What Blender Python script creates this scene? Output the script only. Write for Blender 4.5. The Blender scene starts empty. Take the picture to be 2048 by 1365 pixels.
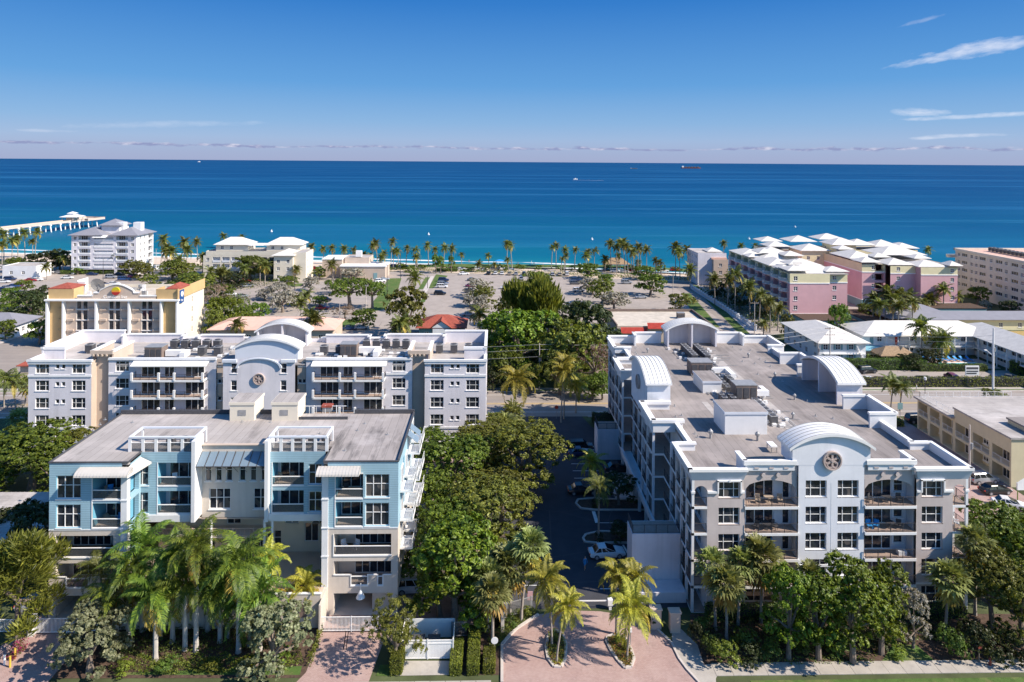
import bpy, math, random
import numpy as np
from mathutils import Matrix, Vector
random.seed(7); RNG = np.random.default_rng(7)
SC = bpy.context.scene
COL = SC.collection
PI = math.pi
# ------------------------------------------------------------ camera, sky, sun, exposure
F_PX, CAM_H = 1365.0, 51.0                      # focal length in pixels of a 2048 wide frame, height of the drone
YAW, ROLL, HOR = math.radians(1.43), math.radians(.39), 324.0
cam_d = bpy.data.cameras.new('camera'); cam = bpy.data.objects.new('camera', cam_d); COL.objects.link(cam)
cam_d.sensor_width = 36; cam_d.lens = 36*F_PX/2048
cam_d.shift_y = -(682.5-HOR)/2048
cam_d.clip_start = .5; cam_d.clip_end = 300000
_r = Vector((math.cos(YAW), -math.sin(YAW), 0)); _f = Vector((math.sin(YAW), math.cos(YAW), 0)); _u = Vector((0, 0, 1))
_r2 = _r*math.cos(ROLL)+_u*math.sin(ROLL); _u2 = -_r*math.sin(ROLL)+_u*math.cos(ROLL)
M = Matrix((_r2, _u2, -_f)).transposed().to_4x4(); M.translation = (0, 0, CAM_H)
cam.matrix_world = M; SC.camera = cam
SUN_EL, SUN_AZ = math.radians(40.5), math.radians(90+20)    # azimuth clockwise from +Y (out to sea)
sun_dir = Vector((math.sin(SUN_AZ)*math.cos(SUN_EL), math.cos(SUN_AZ)*math.cos(SUN_EL), math.sin(SUN_EL)))
sl = bpy.data.lights.new('sun', 'SUN'); sl.energy = 5.0; sl.angle = math.radians(.53); sl.color = (1, .89, .76)
so = bpy.data.objects.new('sun', sl); COL.objects.link(so); so.rotation_euler = sun_dir.to_track_quat('Z', 'Y').to_euler()
so.location = (60, -40, 120)
w = bpy.data.worlds.new('World'); SC.world = w; w.use_nodes = True
SC.view_settings.view_transform = 'Standard'; SC.view_settings.look = 'None'
SC.view_settings.exposure = 0.66; SC.view_settings.gamma = 1
try: SC.view_settings.use_curve_mapping = False
except Exception: pass

class NT:
    """tiny node-graph writer"""
    def __init__(s, tree): s.t = tree; s.n = tree.nodes; s.l = tree.links
    def new(s, typ, ins=None, **kw):
        nd = s.n.new(typ)
        for k, v in kw.items(): setattr(nd, k, v)
        for k, v in (ins or {}).items():
            sock = nd.inputs[k]
            if isinstance(v, bpy.types.NodeSocket): s.l.new(v, sock)
            else: sock.default_value = v
        return nd
    def math(s, op, a, b=0.0, clamp=False):
        nd = s.n.new('ShaderNodeMath'); nd.operation = op; nd.use_clamp = clamp
        for i, v in enumerate((a, b)):
            if isinstance(v, bpy.types.NodeSocket): s.l.new(v, nd.inputs[i])
            else: nd.inputs[i].default_value = v
        return nd.outputs[0]
    def mix(s, fac, a, b, mode='MIX'):
        nd = s.n.new('ShaderNodeMix'); nd.data_type = 'RGBA'; nd.blend_type = mode; nd.clamp_factor = True
        for i, v in ((0, fac), (6, a), (7, b)):
            if isinstance(v, bpy.types.NodeSocket): s.l.new(v, nd.inputs[i])
            else: nd.inputs[i].default_value = v if i == 0 else (*v[:3], 1)
        return nd.outputs[2]
    def ramp(s, fac, stops, interp='LINEAR'):
        nd = s.n.new('ShaderNodeValToRGB'); s.l.new(fac, nd.inputs[0]); cr = nd.color_ramp; cr.interpolation = interp
        while len(cr.elements) < len(stops): cr.elements.new(.5)
        for e, (p, c) in zip(cr.elements, stops):
            e.position = p; e.color = (*c, 1) if len(c) == 3 else c
        return nd.outputs[0]
    def mr(s, v, a, b, c=0.0, d=1.0):
        nd = s.n.new('ShaderNodeMapRange'); s.l.new(v, nd.inputs[0])
        for i, x in zip((1, 2, 3, 4), (a, b, c, d)): nd.inputs[i].default_value = x
        return nd.outputs[0]
    def noise(s, scale, detail=3, rough=.55, vec=None, out=0, dist=0):
        nd = s.n.new('ShaderNodeTexNoise'); nd.inputs['Scale'].default_value = scale
        nd.inputs['Detail'].default_value = detail; nd.inputs['Roughness'].default_value = rough; nd.inputs['Distortion'].default_value = dist
        if vec is not None: s.l.new(vec, nd.inputs['Vector'])
        return nd.outputs[out]
    def mapping(s, vec, scale=(1, 1, 1), loc=(0, 0, 0), rot=(0, 0, 0)):
        nd = s.n.new('ShaderNodeMapping'); s.l.new(vec, nd.inputs[0])
        nd.inputs['Scale'].default_value = scale; nd.inputs['Location'].default_value = loc; nd.inputs['Rotation'].default_value = rot
        return nd.outputs[0]

# world: Nishita sky with a deeper blue towards the zenith, a low bank of far cumulus and a few thin high clouds
g = NT(w.node_tree); g.n.clear()
sky = g.new('ShaderNodeTexSky', sky_type='NISHITA', sun_disc=False, sun_elevation=SUN_EL, sun_rotation=SUN_AZ,
            air_density=1.3, dust_density=.25, ozone_density=4.0, altitude=50)
tc = g.new('ShaderNodeTexCoord'); sep = g.new('ShaderNodeSeparateXYZ', {0: tc.outputs['Generated']})
dx, dy, dz = sep.outputs
az = g.math('ARCTAN2', dx, dy); elv = g.math('ARCSINE', dz)
skyc = g.new('ShaderNodeHueSaturation', {'Saturation': 1.28, 'Value': 1.0, 'Color': sky.outputs[0]}).outputs[0]
K = 8.0; cust = g.ramp(g.mr(elv, 0, PI/2), [(p, tuple(q*K/8 for q in c)) for p, c in ((0, (.35, .43, .65)), (.018, (.34, .48, .74)), (.036, (.235, .44, .75)), (.07, (.11, .34, .72)), (.146, (.026, .19, .59)), (.38, (.022, .14, .44)), (1, (.02, .12, .38)))])
cust = g.new('ShaderNodeVectorMath', {0: cust, 'Scale': 3.4}, operation='SCALE').outputs[0]
dt = g.new('ShaderNodeVectorMath', {0: tc.outputs['Generated'], 1: tuple(sun_dir)}, operation='DOT_PRODUCT').outputs['Value']
skyc = g.mix(g.mr(dt, .35, .95, .97, .3), skyc, cust)      # the real sky pales towards the sun
comb = g.new('ShaderNodeCombineXYZ', {0: az, 1: g.math('MULTIPLY', elv, 3.2), 2: 0.0}).outputs[0]
n1 = g.noise(38, 6, .6, comb); n2 = g.noise(9, 3, .5, comb)
# haze band and cumulus line above the horizon
hz = g.mr(elv, .0, .034, 1, 0)
skyc = g.mix(g.math('MULTIPLY', hz, .55, True), skyc, (1.28, 1.45, 2.2))
line = g.math('ADD', .0195, g.math('MULTIPLY', g.math('SUBTRACT', n2, .5), .012))
near = g.math('SUBTRACT', 1.0, g.math('DIVIDE', g.math('ABSOLUTE', g.math('SUBTRACT', elv, line)), .0075), True)
cm = g.mr(g.math('ADD', g.math('MULTIPLY', near, .55), g.math('MULTIPLY', n1, .8)), .78, .95)
cc = g.mix(g.mr(g.noise(46, 4, .6, comb), .46, .66), (.92, 1.02, 1.8), (2.6, 2.55, 3.0))
skyc = g.mix(g.math('MULTIPLY', cm, .75, True), skyc, cc)
def wisp(a0, e0, la, le, slope, amt, seed):
    """a soft streak of high cloud round azimuth a0, elevation e0 (radians)"""
    da = g.math('SUBTRACT', az, a0); de = g.math('SUBTRACT', elv, e0)
    de = g.math('SUBTRACT', de, g.math('MULTIPLY', da, slope))
    qa = g.math('DIVIDE', da, la); qe = g.math('DIVIDE', de, le)
    q = g.math('ADD', g.math('MULTIPLY', qa, qa), g.math('MULTIPLY', qe, qe))
    v = g.new('ShaderNodeCombineXYZ', {0: g.math('MULTIPLY', da, 22.0), 1: g.math('MULTIPLY', de, 70.0), 2: float(seed)}).outputs[0]
    nn = g.noise(1.0, 5, .62, v)
    return g.math('MULTIPLY', g.mr(g.math('ADD', g.math('SUBTRACT', 1.0, q), g.math('MULTIPLY', g.math('SUBTRACT', nn, .5), 4.2)), .0, 2.0), amt, True)
wp = [wisp(.620, .139, .085, .011, .13, .95, 1), wisp(.565, .066, .030, .006, -.05, .8, 2), wisp(.64, .060, .12, .0032, .03, .75, 3),
      wisp(.575, .034, .030, .0028, .04, .7, 4), wisp(.612, .036, .045, .0028, .02, .6, 5), wisp(.568, .180, .026, .003, .2, .35, 6),
      wisp(-.44, .046, .12, .005, .05, .28, 7), wisp(-.575, .034, .03, .0022, 0, .35, 8)]
acc = wp[0]
for q in wp[1:]: acc = g.math('MAXIMUM', acc, q)
skyc = g.mix(g.math('MULTIPLY', acc, .9, True), skyc, (3.5, 3.5, 3.75))
bg = g.new('ShaderNodeBackground', {'Color': skyc, 'Strength': .182})
out = g.new('ShaderNodeOutputWorld', {'Surface': bg.outputs[0]})

# ------------------------------------------------------------ surveying: where a sight line meets a plane of the site
def ray(px, py):
    sx = (px-1024)/F_PX; sy = -(py-HOR)/F_PX
    cx = sx*math.cos(ROLL)-sy*math.sin(ROLL); cy = sx*math.sin(ROLL)+sy*math.cos(ROLL)
    return (cx*math.cos(YAW)+math.sin(YAW), -cx*math.sin(YAW)+math.cos(YAW), cy)
def G(px, py, z=0.0):
    d = ray(px, py); t = (z-CAM_H)/d[2]; return (d[0]*t, d[1]*t)
def WX(px, Y, py=900.0): d = ray(px, py); return d[0]*Y/d[1]
def WZ(py, Y, px=1024.0): d = ray(px, py); return CAM_H+d[2]*Y/d[1]

# ------------------------------------------------------------ mesh writer
SPLIT = {'balcony_slab', 'balcony_floor', 'post', 'pier', 'gallery_post', 'band_course', 'corbel', 'column', 'parapet', 'gallery_slab', 'ochre_parapet', 'roof_edge', 'fin_wall', 'rail', 'podium', 'rim'}
class MB:
    def __init__(s): s.v = []; s.f = []; s.m = []
    def quad(s, a, b, c, d, m=0):
        i = len(s.v); s.v += [a, b, c, d]; s.f.append((i, i+1, i+2, i+3)); s.m.append(m); return s
    def poly(s, pts, m=0):
        i = len(s.v); s.v += list(pts); s.f.append(tuple(range(i, i+len(pts)))); s.m.append(m); return s
    def box(s, x0, y0, z0, x1, y1, z1, m=0, top=None, skip=''):
        if x0 > x1: x0, x1 = x1, x0
        if y0 > y1: y0, y1 = y1, y0
        i = len(s.v)
        s.v += [(x0, y0, z0), (x1, y0, z0), (x1, y1, z0), (x0, y1, z0), (x0, y0, z1), (x1, y0, z1), (x1, y1, z1), (x0, y1, z1)]
        for k, q in (('b', (3, 2, 1, 0)), ('t', (4, 5, 6, 7)), ('f', (0, 1, 5, 4)), ('r', (1, 2, 6, 5)), ('k', (2, 3, 7, 6)), ('l', (3, 0, 4, 7))):
            if k in skip: continue
            s.f.append(tuple(i+j for j in q)); s.m.append(top if (k == 't' and top is not None) else m)
        return s
    def prism(s, pts, z0, z1, m=0, top=None, bottom=False):
        n = len(pts); i = len(s.v)
        s.v += [(x, y, z0) for x, y in pts]+[(x, y, z1) for x, y in pts]
        for k in range(n):
            j = (k+1) % n; s.f.append((i+k, i+j, i+n+j, i+n+k)); s.m.append(m)
        s.f.append(tuple(i+n+k for k in range(n))); s.m.append(m if top is None else top)
        if bottom: s.f.append(tuple(i+n-1-k for k in range(n))); s.m.append(m)
        return s
    def tube(s, pts, rads, n=8, m=0, cap=True):
        rings = []
        for k, p in enumerate(pts):
            p = Vector(p); a = Vector(pts[max(k-1, 0)]); b = Vector(pts[min(k+1, len(pts)-1)])
            t = (b-a).normalized(); ux = t.cross(Vector((0, 1, 0.01)));
            if ux.length < .1: ux = t.cross(Vector((1, 0, 0)))
            ux.normalize(); uy = t.cross(ux); r = rads[k] if hasattr(rads, '__len__') else rads
            i = len(s.v); rings.append(i)
            for q in range(n):
                an = 2*PI*q/n; s.v.append(tuple(p+ux*(math.cos(an)*r)+uy*(math.sin(an)*r)))
        for a, b in zip(rings, rings[1:]):
            for q in range(n):
                s.f.append((a+q, a+(q+1) % n, b+(q+1) % n, b+q)); s.m.append(m)
        if cap:
            s.f.append(tuple(rings[-1]+q for q in range(n))); s.m.append(m)
            s.f.append(tuple(rings[0]+n-1-q for q in range(n))); s.m.append(m)
        return s
    def cyl(s, x, y, z0, z1, r, n=10, m=0, r2=None):
        return s.tube([(x, y, z0), (x, y, z1)], [r, r if r2 is None else r2], n, m)
    def hip(s, x0, y0, x1, y1, z, h, over=.5, m=0, ridge='x', u=None):
        x0 -= over; x1 += over; y0 -= over; y1 += over
        W, D = x1-x0, y1-y0; i = min(W, D)/2
        if W > D: r0, r1 = ((x0+i, (y0+y1)/2), (x1-i, (y0+y1)/2))
        else: r0, r1 = (((x0+x1)/2, y0+i), ((x0+x1)/2, y1-i))
        a, b, c, d = (x0, y0, z), (x1, y0, z), (x1, y1, z), (x0, y1, z); R0 = (*r0, z+h); R1 = (*r1, z+h)
        if W > D:
            s.quad(a, b, R1, R0, m); s.quad(c, d, R0, R1, m); s.poly([b, c, R1], m); s.poly([d, a, R0], m)
        else:
            s.poly([a, b, R0], m); s.quad(b, c, R1, R0, m); s.poly([c, d, R1], m); s.quad(d, a, R0, R1, m)
        s.box(x0, y0, z-.18, x1, y1, z-.005, m if u is None else u)
        return s
    def wall(s, o, U, L, z0, z1, holes=(), rev=.2, m=0, mr=None):
        """wall sheet from point o along unit U (length L), outward normal = U rotated -90 deg; holes = (u0,z0,u1,z1); rev = depth of the reveals"""
        us = sorted(set([0, L]+[min(max(q, 0), L) for h in holes for q in (h[0], h[2])]))
        zs = sorted(set([z0, z1]+[min(max(q, z0), z1) for h in holes for q in (h[1], h[3])]))
        N = (U[1], -U[0]); mr = m if mr is None else mr
        P = lambda u, z, d=0: (o[0]+U[0]*u-N[0]*d, o[1]+U[1]*u-N[1]*d, z)
        for a, b in zip(us, us[1:]):
            for c, d in zip(zs, zs[1:]):
                um, zm = (a+b)/2, (c+d)/2
                if any(h[0] < um < h[2] and h[1] < zm < h[3] for h in holes): continue
                s.quad(P(a, c), P(b, c), P(b, d), P(a, d), m)
        for h in holes:
            a, c, b, d = h[:4]; r = h[4] if len(h) > 4 else rev
            if r <= 0: continue
            s.quad(P(a, c), P(a, c, r), P(b, c, r), P(b, c), mr); s.quad(P(a, d), P(b, d), P(b, d, r), P(a, d, r), mr)
            s.quad(P(a, c), P(a, d), P(a, d, r), P(a, c, r), mr); s.quad(P(b, c), P(b, c, r), P(b, d, r), P(b, d), mr)
        return s
    def mesh(s, name, mats):
        me = bpy.data.meshes.new(name); me.from_pydata(s.v, [], s.f)
        for m_ in (mats if isinstance(mats, (list, tuple)) else [mats]): me.materials.append(m_)
        me.polygons.foreach_set('material_index', s.m); me.update(); return me
    def build(s, name, mats, parent=None, kind=None):
        if name in SPLIT and parent is not None:
            n = len(s.v); up = list(range(n))
            def fd(a):
                while up[a] != a: up[a] = up[up[a]]; a = up[a]
                return a
            for f in s.f:
                for q in f[1:]: up[fd(q)] = fd(f[0])
            grp = {}
            for f, m in zip(s.f, s.m): grp.setdefault(fd(f[0]), []).append((f, m))
            if 1 < len(grp) <= 130:
                for fs in grp.values():
                    b = MB(); ids = sorted({q for f, _ in fs for q in f}); ix = {q: i for i, q in enumerate(ids)}; b.v = [s.v[q] for q in ids]; b.f = [tuple(ix[q] for q in f) for f, _ in fs]; b.m = [m for _, m in fs]
                    o = link(name, b.mesh(name, mats), parent, kind)
                return o
        return link(name, s.mesh(name, mats), parent, kind)
def link(name, me, parent=None, kind=None, loc=None, rz=0):
    o = bpy.data.objects.new(name, me); COL.objects.link(o)
    if parent is not None:
        o.parent = parent
        if loc is None:
            q = parent; off = Vector((0, 0, 0))
            while q is not None: off += q.location; q = q.parent
            if parent.get('_w', True) and parent.rotation_euler.z == 0: o.location = -off
        else: o.location = loc; o.rotation_euler.z = rz
    elif loc is not None: o.location = loc; o.rotation_euler.z = rz
    if kind: o['kind'] = kind
    return o
def thing(name, label, cat, loc=(0, 0, 0), rz=0, group=None, local=False):
    o = bpy.data.objects.new(name, None); COL.objects.link(o); o.location = loc; o.rotation_euler.z = rz
    o.empty_display_size = .5
    tag(o, label, cat, group)
    return o
def tag(o, label, cat, group=None):
    o['label'] = label; o['category'] = cat
    if group: o['group'] = group
    return o
def put(name, me, parent, loc, rz=0):
    """one more piece sharing a mesh, given in world coordinates under an unrotated thing"""
    o = bpy.data.objects.new(name, me); COL.objects.link(o); o.parent = parent
    off = Vector((0, 0, 0)); q = parent
    while q is not None: off += q.location; q = q.parent
    o.location = Vector(loc)-off; o.rotation_euler.z = rz
    return o
def sub(name, me, parent, loc=(0, 0, 0), rz=0):
    o = bpy.data.objects.new(name, me); COL.objects.link(o); o.parent = parent; o.location = loc; o.rotation_euler.z = rz; return o
def copy_thing(o, loc, rz=0, label=None, group=None, scale=None):
    c = o.copy(); COL.objects.link(c); c.location = loc; c.rotation_euler.z = rz
    if scale is not None: c.scale = scale if hasattr(scale, '__len__') else (scale,)*3
    if label: c['label'] = label
    if group: c['group'] = group
    for ch in o.children:
        d = ch.copy(); COL.objects.link(d); d.parent = c
        for gc in ch.children:
            e = gc.copy(); COL.objects.link(e); e.parent = d
    return c
def structure(name, pts, z, mat):
    mb = MB(); mb.poly([(x, y, z) for x, y in pts]); return mb.build(name, mat, None, 'structure')

# ------------------------------------------------------------ materials
def mat(name, col, rough=.8, var=.12, scale=.6, bump=0.0, bscale=8.0, spec=.3, metal=0, stain=0.0, extra=None, coords='Object'):
    m = bpy.data.materials.new(name); m.use_nodes = True; t = NT(m.node_tree); b = t.n['Principled BSDF']
    tc = t.new('ShaderNodeTexCoord'); v = tc.outputs[coords]
    if coords == 'Object' : v = t.new('ShaderNodeNewGeometry').outputs['Position'] if scale > 0 else v
    n = t.noise(abs(scale), 4, .6, v)
    c = t.mix(t.mr(n, .3, .7), tuple(x*(1-var) for x in col), tuple(min(1, x*(1+var)) for x in col))
    if stain:
        ns = t.noise(.23, 5, .65, t.mapping(v, (1, 1, .35)))
        c = t.mix(t.math('MULTIPLY', t.mr(ns, .52, .75), stain), c, tuple(x*.45 for x in col))
        n3 = t.noise(3.1, 3, .6, v)
        c = t.mix(t.math('MULTIPLY', t.mr(n3, .55, .8), stain*.6), c, tuple(x*.7 for x in col))
        n4 = t.noise(1.3, 4, .6, t.mapping(v, (1, 1, .06)))
        c = t.mix(t.math('MULTIPLY', t.mr(n4, .50, .72), stain*1.1), c, tuple(x*.62 for x in col))
    if extra: c = extra(t, v, c) or c
    t.l.new(c, b.inputs['Base Color']); b.inputs['Roughness'].default_value = rough
    b.inputs['Specular IOR Level'].default_value = spec; b.inputs['Metallic'].default_value = metal
    if bump:
        bn = t.new('ShaderNodeBump', {'Strength': bump, 'Distance': .05, 'Height': t.noise(bscale, 4, .6, v)})
        t.l.new(bn.outputs[0], b.inputs['Normal'])
    return m
def glass_mat(name, col, rough=.05, spec=.7):
    m = bpy.data.materials.new(name); m.use_nodes = True; t = NT(m.node_tree); b = t.n['Principled BSDF']
    oi = t.new('ShaderNodeObjectInfo').outputs['Random']; v = t.new('ShaderNodeNewGeometry').outputs['Position']
    n = t.noise(1.3, 3, .6, v)
    c = t.mix(t.mr(n, .35, .7), col, tuple(x*2.2+.01 for x in col))
    cu = t.mix(t.math('GREATER_THAN', t.noise(.9, 0, .5, v), .53), c, (.16, .14, .13))     # drawn curtains and blinds behind some panes
    c = t.mix(t.math('MULTIPLY', t.math('GREATER_THAN', oi, .55), .6), c, cu)
    t.l.new(c, b.inputs['Base Color']); b.inputs['Roughness'].default_value = rough; b.inputs['Specular IOR Level'].default_value = spec
    bn = t.new('ShaderNodeBump', {'Strength': .12, 'Distance': .02, 'Height': t.noise(.8, 2, .5, v)}); t.l.new(bn.outputs[0], b.inputs['Normal'])
    return m
def clear_mat(name, col, alpha, rough=.08):
    m = bpy.data.materials.new(name); m.use_nodes = True; b = m.node_tree.nodes['Principled BSDF']
    b.inputs['Base Color'].default_value = (*col, 1); b.inputs['Alpha'].default_value = alpha; b.inputs['Roughness'].default_value = rough
    return m
def lines(axis, pitch, dark=.75, wid=.08):
    """thin joint lines every pitch metres across an axis (0 x, 1 y, 2 z)"""
    def f(t, v, c):
        s = t.new('ShaderNodeSeparateXYZ', {0: v}).outputs[axis]
        fr = t.math('FRACT', t.math('DIVIDE', s, pitch))
        k = t.math('LESS_THAN', fr, wid)
        return t.mix(t.math('MULTIPLY', k, 1-dark), c, (.01, .01, .01))
    return f
M_ = {}
def mk():
    M_['white'] = mat('white_paint', (.74, .74, .74), .6, .05, .8, stain=.10)
    M_['trim'] = mat('white_trim', (.80, .79, .77), .5, .04, 1.5)
    M_['bluegrey'] = mat('pale_blue_grey_stucco', (.74, .75, .78), .9, .06, .4, .25, 14, stain=.22)
    M_['lav'] = mat('lavender_grey_stucco', (.69, .66, .685), .9, .06, .4, .25, 14, stain=.24)
    M_['taupe'] = mat('taupe_stucco', (.54, .47, .44), .9, .07, .4, .3, 14, stain=.22)
    M_['cove'] = mat('pale_cove_stucco', (.62, .65, .70), .85, .04, .5)
    M_['beige'] = mat('beige_stucco', (.62, .55, .475), .9, .07, .4, .25, 12, stain=.25)
    M_['cream'] = mat('cream_stucco', (.70, .635, .52), .9, .06, .4, .1, 12, stain=.08)
    M_['siding'] = mat('blue_lap_siding', (.33, .50, .58), .6, .07, .5, stain=.18, extra=lines(2, .2, .62, .2))
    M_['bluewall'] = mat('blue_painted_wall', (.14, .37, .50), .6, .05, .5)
    def strips(axis, pitch, dirt, base):
        def f(t, v, c):
            s = t.new('ShaderNodeSeparateXYZ', {0: v}); a = s.outputs[axis]
            cell = t.math('FLOOR', t.math('DIVIDE', a, pitch))
            wn = t.new('ShaderNodeTexWhiteNoise', {'W': cell}, noise_dimensions='1D').outputs[0]
            c = t.mix(t.math('MULTIPLY', wn, .22), c, tuple(x*.45 for x in base))
            fr = t.math('FRACT', t.math('DIVIDE', a, pitch)); k = t.math('LESS_THAN', fr, .06)
            c = t.mix(t.math('MULTIPLY', k, .38), c, (.05, .05, .05))
            n = t.noise(.28, 5, .65, t.mapping(v, (1.6, .32, 1) if axis == 0 else (.32, 1.6, 1)))
            c = t.mix(t.math('MULTIPLY', t.mr(n, .54, .66), dirt), c, tuple(x*.28 for x in base))
            n = t.noise(7, 3, .7, v)
            c = t.mix(t.math('MULTIPLY', t.mr(n, .5, .7), .3), c, tuple(x*.6 for x in base))
            return t.mix(t.math('MULTIPLY', t.mr(t.noise(.16, 4, .7, v), .5, .7), .45), c, tuple(x*1.45 for x in base))
        return f
    M_['roofB'] = mat('granulated_roof_felt', (.27, .24, .225), .95, .10, .3, .3, 20, extra=strips(0, 1.0, .45, (.31, .27, .25)))
    M_['roofA'] = mat('pale_roof_felt', (.41, .375, .35), .95, .10, .3, .3, 20, stain=.3, extra=strips(1, 1.0, .30, (.45, .42, .40)))
    M_['roofC'] = mat('mineral_roof_strips', (.39, .355, .33), .95, .08, .3, .3, 20, extra=strips(0, .95, .5, (.42, .38, .36)))
    M_['roofCd'] = mat('stained_roof_strips', (.34, .305, .285), .95, .08, .3, .3, 20, extra=strips(0, .95, .85, (.38, .35, .34)))
    M_['seam'] = mat('white_standing_seam', (.78, .77, .74), .45, .04, .4, stain=.06)
    M_['beige_awn'] = mat('off_white_awning', (.52, .49, .45), .7, .05, .8)
    M_['roofw'] = mat('white_shingle_roof', (.64, .61, .56), .7, .10, .8, .3, 5, extra=lines(2, .11, .8, .15))
    M_['roofg'] = mat('grey_shingle_roof', (.22, .22, .25), .8, .07, .5, .3, 5)
    M_['roofr'] = mat('red_barrel_tile', (.30, .075, .05), .8, .2, 1.5, .6, 5)
    M_['roofp'] = mat('pink_flat_roof', (.62, .40, .32), .85, .08, .5, .2, 5)
    M_['gravel'] = mat('tan_gravel_roof', (.52, .46, .38), .95, .15, .5, .4, 12, stain=.2)
    M_['concrete'] = mat('sidewalk_concrete', (.39, .36, .32), .9, .10, .5, .2, 18, stain=.35)
    M_['curb'] = mat('kerb_concrete', (.52, .47, .43), .9, .10, .8, .2, 18, stain=.3)
    def speck(t, v, c):
        a = t.noise(.07, 4, .7, t.mapping(v, (1, .25, 1)))
        c = t.mix(t.math('MULTIPLY', t.mr(a, .5, .72), .25), c, (.14, .13, .12))
        vo = t.new('ShaderNodeTexVoronoi', {'Vector': v, 'Scale': .12}, feature='DISTANCE_TO_EDGE').outputs[0]
        return t.mix(t.math('MULTIPLY', t.math('LESS_THAN', vo, .006), .45), c, (.10, .09, .09))
    M_['lot'] = mat('sun_bleached_asphalt', (.34, .295, .26), .92, .10, .25, .25, 16, extra=speck)
    M_['road'] = mat('worn_road_asphalt', (.29, .25, .22), .92, .08, .25, .2, 16, extra=lambda t, v, c: t.mix(t.math('MULTIPLY', t.mr(t.noise(.5, 3, .6, t.mapping(v, (.03, 1.2, 1))), .42, .6), .3), c, (.17, .155, .15)))
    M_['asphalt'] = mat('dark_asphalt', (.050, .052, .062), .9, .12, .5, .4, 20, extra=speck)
    def paver(t, v, c):
        b = t.new('ShaderNodeTexBrick', {'Vector': v, 'Scale': 1.0, 'Mortar Size': .012, 'Brick Width': .24, 'Row Height': .12,
                                       'Color1': (.35, .23, .205, 1), 'Color2': (.42, .29, .26, 1), 'Mortar': (.25, .18, .16, 1)}).outputs[0]
        n = t.noise(.35, 4, .6, v)
        b = t.mix(t.mr(n, .4, .7, 0, .35), b, (.50, .39, .35))
        b = t.mix(t.mr(t.noise(.9, 5, .75, t.mapping(v, (1, .35, 1))), .55, .78, 0, .5), b, (.16, .11, .10))
        return t.mix(t.mr(t.noise(6, 2, .6, v), .66, .72, 0, .6), b, (.12, .09, .06))
    M_['paver'] = mat('rose_brick_pavers', (.44, .30, .27), .9, .1, .5, .2, 12, extra=paver)
    M_['paint'] = mat('road_marking_white', (.70, .70, .68), .7, .15, 2)
    M_['yellow'] = mat('road_marking_yellow', (.62, .40, .06), .7, .12, 2)
    M_['sand'] = mat('pale_beach_sand', (.58, .47, .37), .95, .10, .06, .3, 2)
    def grassx(t, v, c):
        n = t.noise(.35, 5, .7, v)
        return t.mix(t.mr(n, .48, .75), c, (.19, .17, .07))
    M_['grass'] = mat('mown_lawn', (.070, .125, .026), .95, .25, 1.1, .8, 9, extra=grassx)
    M_['mulch'] = mat('leaf_mulch', (.085, .055, .04), .95, .4, 2.5, .8, 9)
    M_['earth'] = mat('planted_ground', (.07, .085, .035), .95, .4, .15, .6, 3)
    M_['glass'] = glass_mat('dark_window_glass', (.014, .017, .024))
    M_['carglass'] = mat('car_window_glass', (.012, .014, .018), .06, .1, 3, spec=.8)
    M_['railglass'] = clear_mat('grey_railing_glass', (.10, .11, .12), .45)
    M_['louvre'] = clear_mat('blue_grey_louvre_panel', (.20, .27, .33), .8, .3)
    M_['rail'] = mat('dark_bronze_railing', (.09, .085, .09), .5, .1, 2, metal=.4)
    M_['tilefloor'] = mat('terracotta_balcony_tile', (.36, .27, .22), .8, .12, 2)
    M_['room'] = mat('shaded_balcony_wall', (.66, .66, .68), .9, .05, 1)
    M_['metal'] = mat('galvanised_unit_metal', (.34, .34, .34), .5, .15, 2, metal=.3)
    M_['acdark'] = mat('dark_condenser_grille', (.075, .075, .082), .6, .2, 3)
    M_['rust'] = mat('brown_unit_panel', (.20, .15, .125), .7, .15, 1.5, stain=.2)
    M_['wood'] = mat('weathered_wood', (.33, .26, .20), .85, .15, 2, .3, 8)
    M_['pole'] = mat('concrete_pole', (.50, .45, .40), .85, .12, 1.5)
    M_['rose'] = mat('rose_medallion_stone', (.46, .37, .33), .85, .12, 2)
    M_['hole'] = mat('dark_recess', (.03, .03, .035), .9, .1, 1)
    M_['pool'] = mat('pool_water', (.02, .42, .44), .08, .1, .8, spec=.5)
    M_['teal'] = mat('teal_stucco', (.20, .34, .36), .9, .06, .5, .2, 10)
    M_['pink'] = mat('pink_stucco', (.62, .37, .39), .9, .05, .4, .2, 10)
    M_['yellowst'] = mat('pale_yellow_stucco', (.70, .63, .40), .9, .05, .4, .2, 10)
    M_['ochre'] = mat('ochre_stucco', (.54, .37, .18), .9, .07, .5, .2, 10)
    M_['tan'] = mat('tan_stucco', (.52, .42, .34), .9, .07, .5, .2, 10)
    M_['yellowm'] = mat('yellow_motel_stucco', (.62, .54, .36), .9, .07, .5, .2, 10, stain=.12)
    M_['thatch'] = mat('palm_thatch', (.30, .21, .13), .95, .3, 3, .8, 8)
    M_['red'] = mat('red_awning', (.50, .06, .04), .7, .1, 2)
    M_['blueplastic'] = mat('blue_plastic', (.03, .24, .55), .5, .1, 2)
    M_['person_top'] = mat('swimwear_cloth', (.30, .10, .12), .9, .3, 3)
    M_['skin'] = mat('skin', (.50, .30, .21), .7, .1, 3)
    M_['bark'] = mat('grey_brown_bark', (.20, .16, .13), .95, .25, 3, .7, 6)
    M_['palmbark'] = mat('ringed_palm_bark', (.33, .29, .25), .9, .18, 3, .5, 6, extra=lines(2, .16, .75, .2))
    M_['royal'] = mat('smooth_grey_palm_bark', (.45, .42, .38), .85, .14, 2, .3, 6)
    M_['shaft'] = mat('green_crownshaft', (.20, .26, .06), .5, .15, 3)
mk()
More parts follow.
